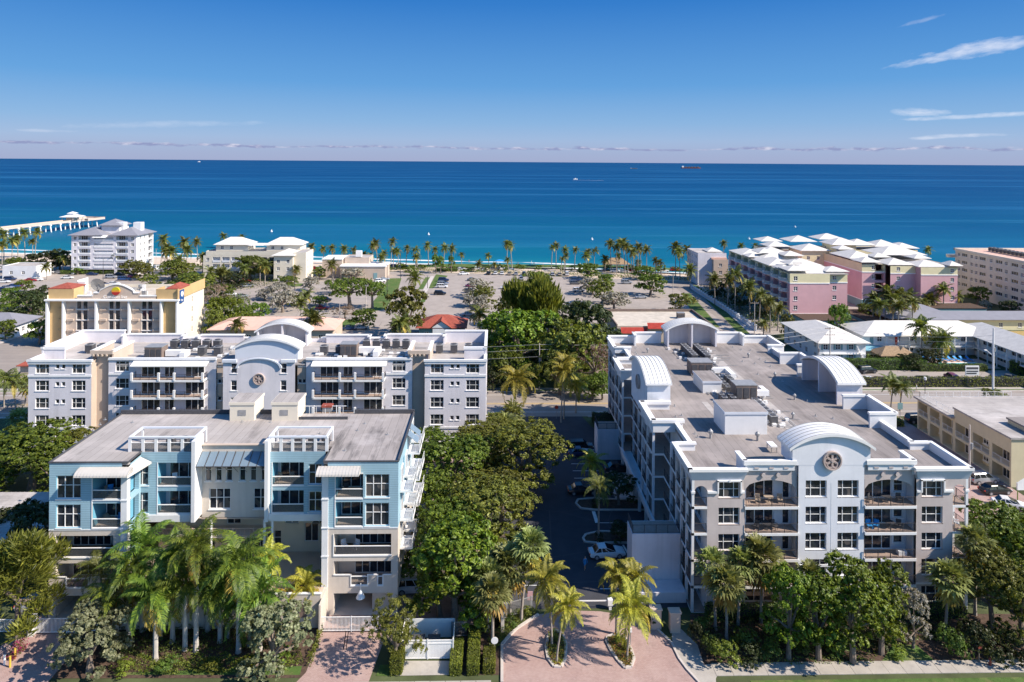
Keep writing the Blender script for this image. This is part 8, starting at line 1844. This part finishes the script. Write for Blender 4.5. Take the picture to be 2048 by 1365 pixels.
# palms on the shaded lot islands and by the coast road
for px, pb, pc, crn, s, lb in ((1197, 1082, 975, 'archN', .9, 'dark palm on the nearer shaded lot island'), (1190, 1002, 925, 'cocoN2', .8, 'dark palm on the farther shaded lot island'), (1032, 868, 760, 'cocoN2', 1.35, 'big drooping palm between the two condominiums, left of the exit lane'), (1122, 845, 745, 'cocoN2', 1.25, 'coconut palm at the right of the exit lane, left of two'), (1128, 838, 728, 'cocoN', 1.1, 'coconut palm at the right of the exit lane, right of two'), (1152, 826, 770, 'cocoN2', 1.0, 'leaning coconut palm beside the exit lane'),
                               (1782, 815, 768, 'cocoM', .8, 'young coconut palm behind the right vault, left of two'), (1800, 822, 775, 'cocoM2', .8, 'young coconut palm behind the right vault, right of two'), (31, 818, 765, 'cocoM2', .9, 'palm at the coast road by the left end of the lavender building'), (50, 812, 768, 'fanF', 1.2, 'fan palm at the coast road touching the lavender building corner'), (8, 820, 757, 'cocoM', .95, 'palm at the left edge above the coast road')):
    x, y, h = at_h(px, pb, pc); palm(crn, x, y, h, lb, s, r=.15)
x, y, h = at_h(533, 862, 808); palm('archN', x, y, h, 'small palm rising between the two beige roof huts', .8, r=.1)
for px, pb, pc, lb in ((1020, 872, 828, 'low fan palm cluster by the exit lane, upper'), (1012, 888, 850, 'low fan palm cluster by the exit lane, lower'), (38, 868, 835, 'pale fan palm at the left corner of the lavender building')):
    x, y, h = at_h(px, pb, pc); palm('fanF', x, y, h, lb, 1.3, r=.14)
# broad-leaved trees, near
near_trees = [('bottlebrush', 35, 1290, 1072, 200, 'feathery olive tree at the bottom left corner'), ('seagrape', 178, 1345, 1215, 158, 'round sage-leaved tree left of the royal palms'), ('seagrape', 552, 1340, 1200, 170, 'round sage-leaved tree right of the royal palms'), ('finetree', 790, 1335, 1200, 135, 'fine-leaved olive tree left of the trash enclosure'),
 ('ficusA', 912, 1250, 1022, 200, 'large fresh green tree at the centre of the middle grove'), ('oakB', 965, 1130, 945, 240, 'broad olive tree behind the fresh green one'), ('oakA', 880, 1180, 985, 170, 'dull green tree left of the broad olive one'), ('oakB', 1048, 990, 832, 205, 'round olive tree beside the dark asphalt lot, trunk in view'), ('oakA', 905, 1010, 852, 190, 'green tree at the far side of the middle grove'), ('oakB', 955, 960, 842, 170, 'green tree between the two condominium fronts'), ('oakA', 860, 1080, 930, 130, 'tree nearest the right wall of the blue building'), ('ficusA', 880, 1235, 1100, 150, 'low bright tree in front of the middle grove'), ('oakA', 950, 1225, 1110, 120, 'green tree behind the nearest entrance fan palm'), ('oakB', 1000, 1065, 930, 150, 'olive tree over the left edge of the dark asphalt'), ('oakA', 850, 925, 848, 90, 'tree between the blue roof corner and the lavender building'), ('oakB', 990, 905, 828, 110, 'olive tree just before the exit lane'),
 ('clusia', 1577, 1318, 1118, 128, 'first round green tree from the left before the grey condominium'), ('clusia', 1637, 1318, 1135, 149, 'second round green tree from the left before the grey condominium'), ('clusia', 1706, 1326, 1112, 161, 'third and tallest round green tree before the grey condominium'), ('clusia', 1762, 1308, 1122, 143, 'fourth round green tree before the grey condominium'), ('silverbush', 1826, 1296, 1170, 80, 'silvery shrub tree right of the round green trees'),
 ('oakA', 1990, 1175, 985, 150, 'tree at the right corner of the grey condominium, farthest'), ('ficusA', 2035, 1205, 1040, 150, 'bright tree cut by the right edge'), ('oakB', 1985, 1262, 1090, 150, 'olive tree beside the right corner balconies'), ('oakB', 2045, 1290, 1120, 150, 'golden olive tree at the lower right edge'), ('oakA', 2040, 1130, 1010, 120, 'tree behind the bright one at the right edge'),
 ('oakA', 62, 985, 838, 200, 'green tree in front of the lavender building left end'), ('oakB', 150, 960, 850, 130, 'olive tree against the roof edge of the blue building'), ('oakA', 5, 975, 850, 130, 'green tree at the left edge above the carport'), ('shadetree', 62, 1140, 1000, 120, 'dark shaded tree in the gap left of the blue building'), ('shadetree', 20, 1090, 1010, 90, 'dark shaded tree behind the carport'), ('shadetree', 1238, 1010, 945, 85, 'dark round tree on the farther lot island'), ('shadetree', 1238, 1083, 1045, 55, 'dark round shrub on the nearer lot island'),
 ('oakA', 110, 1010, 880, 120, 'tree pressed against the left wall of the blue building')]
for k, px, pb, pt, wpx, lb in near_trees:
    x, y, h = at_h(px, pb, pt); h = max(h, 2.0); tree(k, x, y, lb, h*.98, wpx*y/F_PX*1.1, name='tree')
# middle distance
mids = [('farB', 1040, 745, 622, 150, 'bright yellow-green tree filling the gap behind the lavender building'), ('farB', 1000, 715, 640, 100, 'bright tree behind the lavender building right corner'), ('farD', 1090, 715, 640, 100, 'dark tree between bright gap tree and dark one'), ('farO', 1120, 790, 715, 90, 'olive tree at the verge behind the exit palms'), ('farA', 1150, 740, 668, 100, 'green tree in the middle of the grove'), ('farD', 1215, 715, 655, 70, 'dark tree by the tan shop wall'), ('farA', 1060, 785, 728, 70, 'green tree at the verge left of the bare pole'), ('farD', 985, 780, 735, 60, 'dark tree at the right end of the lavender building'), ('farO', 1020, 655, 600, 60, 'olive tree at the near end of the lot divider'), ('farD', 1120, 660, 605, 80, 'dark tree right of the pine-like tree'), ('farA', 1015, 772, 700, 95, 'lower green tree in front of the bright gap tree'), ('farO', 1140, 770, 660, 150, 'wide olive tree right of the verge pole'), ('sepia', 1190, 780, 690, 80, 'bare reddish twiggy tree beside the left corner of the grey condominium'), ('farD', 1178, 725, 608, 120, 'dark tree behind the olive tree'), ('seapine', 1070, 690, 566, 110, 'tall feathery pine-like tree in the middle of the parking view'), ('farD', 1105, 745, 690, 90, 'dark undergrowth tree behind the exit palms'),
 ('farA', 1185, 800, 752, 55, 'small tree by the exit lane in front of the reddish one'), ('farA', 1160, 795, 750, 50, 'small dark tree beside the exit lane'), ('farA', 1205, 800, 745, 50, 'small tree against the grey condominium left corner'),
 ('umbrella', 700, 618, 560, 88, 'umbrella-shaped green tree on the left side of the park lawn'), ('umbrella', 745, 618, 566, 60, 'second umbrella-shaped tree touching the first'), ('farO', 817, 672, 588, 92, 'full olive tree left of the red roofed house'), ('farA', 725, 658, 618, 60, 'low green tree with yellow underside near two parked cars'), ('sepia', 690, 640, 612, 50, 'bare brownish tree in the left lot'),
 ('farS', 958, 595, 560, 60, 'silver-leaved tree, first in the lot divider row'), ('farO', 965, 615, 578, 55, 'green tree among the silver divider trees'), ('farS', 960, 635, 592, 45, 'silver-leaved tree, lower in the lot divider row'), ('farA', 1075, 572, 543, 58, 'round green tree at the top of the centre divider'), ('farA', 1175, 558, 526, 58, 'dense round green tree right of the promenade cars'), ('farS', 1185, 590, 556, 60, 'silver-leaved tree in the right divider, upper'), ('farO', 1205, 610, 566, 60, 'olive tree in the right divider'), ('farS', 1228, 622, 584, 62, 'silver-leaved tree in the right divider, lower'), ('farO', 1085, 600, 556, 50, 'olive tree behind the pine-like tree'), ('farS', 940, 615, 585, 34, 'small silver tree at the divider left edge'), ('farA', 1210, 580, 548, 40, 'green tree behind the silver divider trees'), ('farS', 1150, 640, 610, 36, 'small silver tree left of the dark tree'), ('farS', 1100, 620, 575, 40, 'small silver tree behind the pine-like tree'),
 ('farA', 1300, 592, 548, 68, 'round green tree at the corner of the side street'), ('farA', 1285, 560, 532, 50, 'round green tree beyond the corner tree'), ('farO', 1360, 625, 592, 60, 'bushy tree on the grass triangle by the side street'), ('buttonround', 735+0, 0, 0, 0, '')]
for k, px, pb, pt, wpx, lb in mids[:-1]:
    x, y, h = at_h(px, pb, pt); tree(k, x, y, lb, max(h, 2.5)*1.08, wpx*y/F_PX*1.28)
left = [('farS', 560, 600, 568, 50, 'silver tree by the curved street'), ('farS', 566, 625, 583, 62, 'larger silver tree with an open crown in the small lot'), ('farS', 622, 582, 555, 38, 'silver tree left of the small palm row'), ('farS', 665, 588, 563, 40, 'silver tree in front of the umbrella-shaped tree'), ('farS', 705, 560, 537, 50, 'silver tree in front of the low community building'), ('farS', 40, 553, 535, 50, 'silver tree in the far left car park'),
 ('farA', 500, 560, 510, 70, 'dense dark tree before the cream seafront condominium, left'), ('farD', 540, 556, 512, 60, 'dense dark tree before the cream seafront condominium, right'), ('farD', 470, 575, 548, 60, 'dark low tree behind the shaded street'), ('farO', 395, 590, 555, 90, 'wide olive thicket right of the hotel'), ('farA', 440, 600, 570, 60, 'green thicket tree behind the hotel right wall'), ('farB', 445, 660, 595, 70, 'bright green tree right of the hotel'), ('farA', 490, 650, 612, 55, 'green tree right of the bright one by the hotel'), ('farO', 430, 668, 625, 45, 'olive tree at the foot of the hotel right wall'), ('sepia', 430, 610, 570, 50, 'reddish bare tree above the hotel right wall'), ('farA', 575, 575, 552, 50, 'green tree right of the dark trees by the shaded street'),
 ('farA', 520, 640, 605, 45, 'green tree beside the small lot bins'), ('farO', 590, 612, 590, 40, 'olive tree at the curved street bend'), ('farA', 640, 612, 592, 36, 'green tree between small lot and palm row'), ('farS', 530, 600, 578, 40, 'silver tree left of the larger silver one'), ('farA', 375, 575, 545, 50, 'green tree between hotel and van'), ('farD', 350, 590, 560, 50, 'dark tree right behind the hotel roof'), ('farO', 300, 575, 552, 40, 'olive tree at the lot end behind the hotel'), ('farA', 20, 600, 575, 40, 'green tree in the far left planting'), ('farA', 50, 585, 560, 36, 'green tree on the far left lot island'), ('farO', 640, 560, 540, 30, 'olive tree left of the community building'), ('farA', 820, 552, 532, 28, 'green tree at the lawn top end'), ('farD', 60, 640, 585, 80, 'dark green tree left of the hotel'), ('farD', 80, 625, 575, 40, 'dark tree touching the hotel left edge'), ('farA', 25, 620, 590, 55, 'green tree above the grey roofed house'), ('farA', 78, 690, 640, 55, 'green tree at the foot of the hotel left corner'), ('farA', 10, 680, 640, 45, 'green bush tree by the grey roofed house'), ('farA', 32, 545, 515, 45, 'green tree near the white roadside pavilion'), ('farD', 85, 545, 505, 65, 'dark tree clump left of the lavender seafront apartments'), ('farD', 120, 540, 500, 45, 'dark tree against the lavender seafront apartments'), ('farO', 265, 555, 525, 45, 'olive tree at the right foot of the lavender seafront apartments'), ('farO', 290, 560, 530, 40, 'second olive tree at the right foot of the lavender seafront apartments'), ('bush', 155, 550, 538, 28, 'green bush under the lavender seafront apartments'), ('farA', 345, 560, 520, 60, 'green tree right of the white delivery van'), ('farO', 372, 560, 530, 55, 'olive tree between the two seafront buildings')]
for k, px, pb, pt, wpx, lb in left:
    x, y, h = at_h(px, pb, pt); tree(k, x, y, lb, max(h, 2.0)*1.08, wpx*y/F_PX*1.3)
right = [('farA', 1675, 690, 600, 62, 'conifer-like dark tree against the pink wall'), ('farO', 1575, 675, 630, 40, 'olive bush tree at the resort corner'), ('farD', 1530, 650, 590, 60, 'dark tree in the resort side garden, near'), ('farD', 1480, 620, 570, 60, 'dark tree in the resort side garden, middle'), ('farD', 1435, 600, 560, 50, 'dark tree in the resort side garden, far'), ('farA', 1735, 640, 605, 60, 'green tree at the foot of the pink corner balconies'), ('farA', 1955, 610, 570, 60, 'green tree left of the cream slab building'), ('farS', 1970, 625, 600, 30, 'silver shrub tree by the teal podium'), ('farD', 2020, 640, 600, 60, 'dark hedge-like tree at the cream slab building'), ('farD', 1860, 735, 700, 70, 'dark shrub tree behind the motel hedge'), ('farD', 1820, 738, 706, 60, 'dark shrub tree beside the thatched hut'), ('farO', 1985, 808, 780, 60, 'pale bushy tree behind the yellow motel roof')]
for k, px, pb, pt, wpx, lb in right:
    x, y, h = at_h(px, pb, pt); tree(k, x, y, lb, max(h, 2.0), wpx*y/F_PX*1.05)
# beach and promenade palms: foot row, crown row
def palmset(lst, words, group):
    lst = sorted(lst)
    for i, (px, pb, pc, s) in enumerate(lst):
        x, y, h = at_h(px, pb, pc); k = ['cocoF', 'cocoF2', 'cocoG'][(i*7+int(px)) % 3]
        palm(k, x, y, h, f'{words}, {ORD[i]} from the left' if len(lst) > 1 else words, s, r=.2, group=group, lean=random.uniform(-.08, .08)*h)
palmset([(8, 520, 470, 1.1), (24, 524, 482, 1), (36, 522, 478, 1), (50, 518, 466, 1), (66, 520, 484, 1.05), (70, 516, 465, .95), (4, 528, 490, 1.1), (94, 560, 535, .9), (112, 545, 515, .9), (125, 547, 517, .9), (140, 545, 520, .8)], 'coconut palm at the far left shore', 'coconut palms at the far left shore')
palmset([(168, 545, 503, .8), (183, 545, 505, .8), (205, 545, 508, .8), (230, 548, 512, .8), (270, 545, 519, .8), (222, 545, 508, .75)], 'slim palm standing before the lavender seafront apartments', 'palms before the lavender seafront apartments')
palmset([(322, 530, 480, 1.1), (335, 545, 495, 1.1), (345, 548, 503, 1.1), (368, 540, 485, 1.1), (372, 548, 500, 1.1), (395, 525, 484, 1), (405, 555, 515, 1), (330, 535, 505, 1), (445, 490, 473, .9), (482, 490, 474, .9), (360, 552, 520, 1), (418, 568, 545, 1.1), (440, 572, 548, 1.1)], 'coconut palm between the two seafront buildings at left', 'palms between the seafront buildings at left')
palmset([(488, 572, 538, 1), (520, 565, 530, 1), (530, 572, 532, 1.1), (447, 575, 545, 1.1), (594, 548, 513, 1), (590, 565, 540, .9), (455, 568, 548, 1)], 'coconut palm before the cream seafront condominium', 'palms before the cream seafront condominium')
palmset([(622, 530, 495, 1.1), (648, 528, 498, .9), (664, 528, 497, .9), (686, 528, 499, .8), (705, 528, 500, .8), (715, 535, 508, .8), (728, 535, 510, .8), (738, 540, 512, .8), (745, 537, 492, .9), (755, 530, 488, 1), (763, 552, 515, .9), (782, 530, 484, .85), (786, 538, 502, .8), (797, 540, 504, .8), (812, 535, 497, .8), (833, 537, 500, .9), (857, 530, 492, .9), (870, 535, 500, .8), (887, 535, 496, .8), (904, 533, 498, .8), (830, 546, 515, .7), (923, 530, 510, .7), (666, 560, 530, .95), (835, 540, 512, .7), (770, 545, 508, .8)], 'promenade palm between the community building and the lot', 'promenade palms left of the centre')
palmset([(1014, 540, 488, .95), (1024, 536, 492, .9), (978, 532, 512, .75), (960, 545, 528, .7), (989, 545, 530, .6), (1017, 545, 520, .6), (1103, 536, 495, .85), (1112, 535, 491, .9), (1128, 540, 500, .85), (1122, 545, 518, .7), (1149, 537, 500, .85), (1172, 545, 512, .9), (1188, 535, 502, .8), (1130, 542, 512, .7), (1176, 540, 505, .8)], 'palm standing over the promenade cars', 'promenade palms at the centre')
palmset([(1222, 545, 488, 1), (1233, 547, 495, .9), (1240, 540, 485, 1), (1250, 550, 486, 1), (1256, 552, 492, 1), (1264, 545, 498, .95), (1275, 548, 495, 1), (1282, 545, 502, .9), (1293, 540, 500, .9), (1210, 545, 520, .9), (1236, 545, 512, .8), (1268, 552, 505, .9)], 'tall palm of the cluster beside the thatched beach hut', 'palm cluster beside the beach hut')
palmset([(1351, 556, 495, 1.3), (1360, 560, 505, 1.2), (1376, 552, 500, 1.1), (1383, 555, 522, 1.1), (1311, 548, 522, .7), (1322, 550, 525, .7), (1380, 577, 540, 1.1), (1447, 520, 487, .9), (1480, 520, 492, .9), (1510, 520, 493, .9), (1278, 545, 525, .7)], 'palm between the beach hut and the pink resort', 'palms left of the pink resort')
palmset([(1430, 610, 558, 1.1), (1455, 620, 560, 1.2), (1470, 625, 548, 1.2), (1500, 645, 575, 1.2), (1540, 665, 605, 1.1), (1527, 672, 648, .7), (1555, 662, 617, .9), (1518, 655, 590, 1.1)], 'shaded palm in the resort side garden', 'palms in the resort side garden')
palmset([(1770, 655, 585, 1.2), (1745, 650, 600, 1.1), (1785, 660, 600, 1.1), (1800, 655, 590, 1.1), (1815, 650, 596, 1.1), (1825, 660, 605, 1.1), (1760, 665, 610, 1.1), (1795, 668, 612, 1.1), (1860, 625, 600, 1.1), (1887, 625, 580, 1.2), (1912, 620, 592, 1.1), (1850, 630, 605, .9), (1945, 590, 555, 1), (1960, 590, 568, 1), (1858, 520, 500, 1)], 'palm in the garden between the two pink resort blocks', 'palms between the pink resort blocks')
palmset([(1843, 722, 655, 1.5), (1882, 728, 680, 1.2), (1877, 716, 682, 1)], 'large palm in front of the white motel court', 'palms before the motel court')
palmset([(617, 660, 630, 1), (632, 680, 640, 1.2), (612, 612, 590, .95), (602, 640, 605, 1), (800, 690, 645, 1.1), (829, 625, 556, 1.0), (962, 672, 628, 1.25), (478, 690, 650, .9), (812, 680, 650, 1), (790, 685, 655, .9)], 'palm in the shops and lots behind the lavender condominium', 'palms behind the lavender condominium')
for i, (px, pb, pt, w_) in enumerate(((800, 560, 518, 26), (755, 0, 0, 0), (1502, 0, 0, 0))[:1]): pass
for px, pb, pt, wpx, lb in ((872, 546, 513, 26, 'round-topped tree at the lot corner, left of two'), (903, 546, 514, 20, 'round-topped tree at the lot corner, right of two'), (881, 548, 515, 22, 'round-topped tree between the corner pair'), (1305, 655, 620, 0, '')):
    if wpx: x, y, h = at_h(px, pb, pt); tree('buttonround', x, y, lb, h, wpx*y/F_PX*1.1)
for i in range(34):
    px = 300+i*34+random.uniform(-9, 9)
    if 600 < px < 625 or 1222 < px < 1245: continue
    x, y = G(px, 541+max(0, px-1200)*.012+random.uniform(-2, 2)); tree('bush', x, y, 'low round bush in the planting along the beach promenade', random.uniform(1.6, 3.2), random.uniform(5, 10), cat='bush', group='bushes along the beach promenade', name='bush', trunk=False)
# hedges
hedge(64.5, 153.95, 170, 155.4, 2.0, 'long clipped hedge along the coast road in front of the motel', leaf=.26, dens=40); hedge(86, 166.8, 107.6, 168.6, 2.4, 'dark hedge between the motel forecourt and the hut, left part', 'shrub', leaf=.26, dens=60)
hedge(96, 163, 108, 165, 2.0, 'dark hedge between the motel forecourt and the hut, right part', 'shrub', leaf=.26, dens=60) if False else None
hedge(105, 165.5, 122, 166.8, 1.6, 'hedge in front of the motel pool', 'shrub', leaf=.24, dens=60); hedge(127, 162, 145, 165, 3.0, 'tall hedge right of the motel pool', 'hedge', leaf=.3, dens=40)
hedge(58, 130.8, 80, 132.6, 1.2, 'yellowish low hedge at the coast road behind the yellow motel', 'hedge', leaf=.22, dens=60)
hedge(19.5, 126.8, 23.5, 134.5, 1.6, 'dark hedge block at the lane end beside the grey condominium', 'dark', leaf=.2, dens=90); hedge(-1.0, 134.0, 2.6, 135.2, 1.3, 'small hedge by the exit lane next to the lavender building', 'shrub', leaf=.2, dens=90)
hedge(24, 75.4, 53.5, 76.5, 1.3, 'dark clipped hedge along the front base of the grey condominium', 'shrub', leaf=.15, dens=120)
x, y = G(893, 543); hedge(x-5, y-1.5, x+5, y+1.5, 1.3, 'low oval hedge under the lot corner trees', 'shrub', leaf=.4, dens=25)
for i, (px0, py0, px1, lb) in enumerate(((120, 549, 250, 'long hedge under the lavender seafront apartments carport'), (1240, 632, 1262, 'low bush row at the tan shop roof'))):
    x, y = G(px0, py0); x1, _ = G(px1, py0); hedge(x, y, x1, y+2, 1.5, lb, 'shrub', leaf=.4, dens=25)
# shrubs and ground cover in front
for k, px, pb, pt, wpx, lb in (('shrubL', 1448, 1333, 1290, 78, 'rounded clipped shrub right of the footpath, sunlit'), ('shrubD', 1400, 1300, 1250, 60, 'dark shrub against the gate pier'), ('shrubN', 1425, 1315, 1275, 60, 'dark green shrub behind the sunlit round one'), ('shrubD', 1500, 1325, 1290, 75, 'grey-green shrub mound in the shade left of the trees'), ('shrubN', 1540, 1322, 1288, 60, 'small shrub at the foot of the first round tree'), ('shrubN', 1905, 1322, 1262, 78, 'bright green mounded shrub at right, left of two'), ('shrubD', 1965, 1318, 1252, 120, 'large dark green mound at right'), ('shrubD', 2030, 1318, 1265, 90, 'dark green mound at the bottom right corner'), ('shrubN', 1600, 1310, 1285, 60, 'low shrub between first and second round trees'), ('shrubN', 1680, 1312, 1285, 60, 'low shrub between second and third round trees'),
   ('shrubL', 1235, 1292, 1272, 22, 'leafy shrub at the top of the right planter island'), ('shrubL', 1252, 1300, 1282, 22, 'leafy shrub in the middle of the right planter island'), ('shrubN', 1108, 1285, 1262, 24, 'leafy shrub at the top of the left planter island'), ('shrubL', 1056, 1236, 1218, 34, 'yellow-green croton shrub at the kerb left of the entrance'), ('shrubN', 1022, 1256, 1232, 30, 'shrub at the foot of the entrance fan palms'), ('shrubN', 962, 1275, 1232, 44, 'leafy shrub between fence and nearest fan palm'), ('shrubD', 1302, 1250, 1225, 50, 'dark shrub beside the arched gate pier'), ('shrubD', 1190, 1014, 1000, 26, 'low dark shrub on the farther lot island'), ('shrubD', 1198, 1082, 1066, 28, 'low dark shrub on the nearer lot island'),
   ('bush', 560, 1330, 1300, 60, 'low bush at the foot of the right sage tree'), ('shrubL', 1490, 1300, 1268, 70, 'sunlit shrub behind the nearest fan palm trunk'), ('shrubN', 1560, 1285, 1258, 70, 'shrub at the wall base between fan palms and round trees'), ('shrubD', 1650, 1290, 1262, 80, 'dark shrub behind the second round tree'), ('shrubD', 1740, 1290, 1262, 80, 'dark shrub behind the fourth round tree'), ('shrubL', 1800, 1318, 1300, 46, 'pale green shrub right of the fourth round tree'), ('shrubN', 1405, 1262, 1236, 50, 'shrub at the left front corner of the grey condominium'), ('shrubL', 420, 1342, 1322, 60, 'yellow-green mound on the front walk before the palms'), ('shrubL', 500, 1340, 1318, 60, 'yellow-green mound right of the palm trunks'), ('shrubN', 330, 1345, 1322, 60, 'green mound on the front walk at left'), ('shrubL', 250, 1348, 1325, 50, 'yellow-green mound beside the left sage tree')):
    x, y, h = at_h(px, pb, pt); tree(k, x, y, lb, max(h, .7), wpx*y/F_PX, cat='shrub', name='shrub', trunk=False)
bed(0, 0, 0, 0, .9, 5200, 'hedge', 'mixed low planting along the front walk under the royal palms', .17, poly=gp([(215, 1345), (240, 1325), (420, 1318), (560, 1322), (600, 1300), (606, 1330), (560, 1348), (300, 1352)]), extra='shrub')
bed(0, 0, 0, 0, .7, 5200, 'shrub', 'dark planting under the royal palm trunks', .18, poly=gp([(200, 1300), (240, 1260), (560, 1255), (560, 1300), (420, 1312), (250, 1320)]), extra='dark')
bed(0, 0, 0, 0, .45, 1500, 'hedge', 'variegated ground cover in the left planter island', .14, z=.06, poly=ISL_L, extra='flower')
bed(0, 0, 0, 0, .45, 1700, 'hedge', 'variegated ground cover in the right planter island', .14, z=.06, poly=ISL_R, extra='flower')
bed(0, 0, 0, 0, .8, 2200, 'shrub', 'shrubby border between the fan palms and the entrance kerb', .16, poly=gp([(985, 1310), (1003, 1288), (1018, 1270), (1050, 1244), (1078, 1222), (1040, 1226), (1000, 1262), (975, 1290)]), extra='hedge')
bed(0, 0, 0, 0, .8, 8500, 'dark', 'dark leafy ground cover across the bed before the grey condominium', .2, poly=gp([(1385, 1240), (1900, 1240), (1900, 1275), (1780, 1300), (1500, 1300), (1400, 1290)]), extra='shrub')
bed(0, 0, 0, 0, .5, 1300, 'shrub', 'leafy edge of the bed along the right verge', .18, poly=gp([(1500, 1300), (1760, 1300), (1745, 1330), (1500, 1332)]), extra='bright')
bed(0, 0, 0, 0, .9, 2200, 'dark', 'dark ground cover at the bottom right under the trees', .2, poly=gp([(1850, 1262), (2060, 1262), (2060, 1300), (1880, 1300)]), extra='shrub')
bed(0, 0, 0, 0, .6, 700, 'flower', 'orange and yellow flowers on the pool terrace wall', .2, z=3.3, poly=[(WX(545, 75.6), 75.3), (WX(640, 75.6), 75.3), (WX(640, 75.6), 76.2), (WX(545, 75.6), 76.2)], extra='hedge')
bed(0, 0, 0, 0, 1.4, 420, 'magenta', 'magenta bougainvillea at the left end of the pool flowers', .2, z=3.3, poly=[(WX(522, 76), 75.8), (WX(545, 76), 75.8), (WX(545, 76), 76.8), (WX(522, 76), 76.8)], extra='hedge')
bed(0, 0, 0, 0, .9, 500, 'magenta', 'red-magenta leaves by the far left bollards', .2, poly=gp([(5, 1320), (40, 1290), (60, 1290), (30, 1325)]), extra='hedge')
bed(0, 0, 0, 0, 1.0, 500, 'hedge', 'yellow-green shrubs along the driveway edge right of the right sage tree', .2, poly=gp([(612, 1335), (640, 1265), (648, 1265), (624, 1335)]))
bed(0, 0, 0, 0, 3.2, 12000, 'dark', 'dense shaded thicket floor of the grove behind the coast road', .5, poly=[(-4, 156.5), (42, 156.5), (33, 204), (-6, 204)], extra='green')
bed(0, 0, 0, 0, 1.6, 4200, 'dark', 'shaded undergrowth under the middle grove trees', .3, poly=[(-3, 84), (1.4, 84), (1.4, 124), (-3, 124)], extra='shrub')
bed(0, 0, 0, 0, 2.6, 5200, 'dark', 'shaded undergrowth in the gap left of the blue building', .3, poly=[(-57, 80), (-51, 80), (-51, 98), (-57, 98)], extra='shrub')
bed(0, 0, 0, 0, 1.4, 9000, 'green', 'scrubby sea-oat strip between promenade and beach', .45, poly=[(x_, y_-36) for x_, y_ in ((-70, 358), (28, 343), (120, 319))]+[(x_, y_-31) for x_, y_ in ((120, 319), (28, 343), (-70, 358))], extra='olive')
bed(0, 0, 0, 0, 2.5, 3600, 'dark', 'shaded shrubs along the inside of the street balustrade', .5, poly=[(81, 207), (92, 207), (92, 274), (81, 274)], extra='green')
bed(0, 0, 0, 0, 2.6, 3600, 'green', 'thicket between the hotel and the shaded street', .6, poly=gp([(405, 668), (420, 600), (500, 600), (505, 640), (470, 668)]), extra='dark')
bed(0, 0, 0, 0, 2.4, 3000, 'green', 'thicket left of the hotel', .6, poly=gp([(0, 640), (0, 600), (88, 590), (92, 640)]), extra='dark')
bed(0, 0, 0, 0, 2.2, 2600, 'dark', 'garden thicket around the motel hut', .45, poly=[(95, 169), (107, 169), (107, 174), (95, 174)], extra='green')
bed(0, 0, 0, 0, 1.8, 2600, 'green', 'greenery around the cream seafront condominium', .6, poly=gp([(330, 575), (420, 545), (600, 560), (545, 575), (420, 590)]), extra='dark')
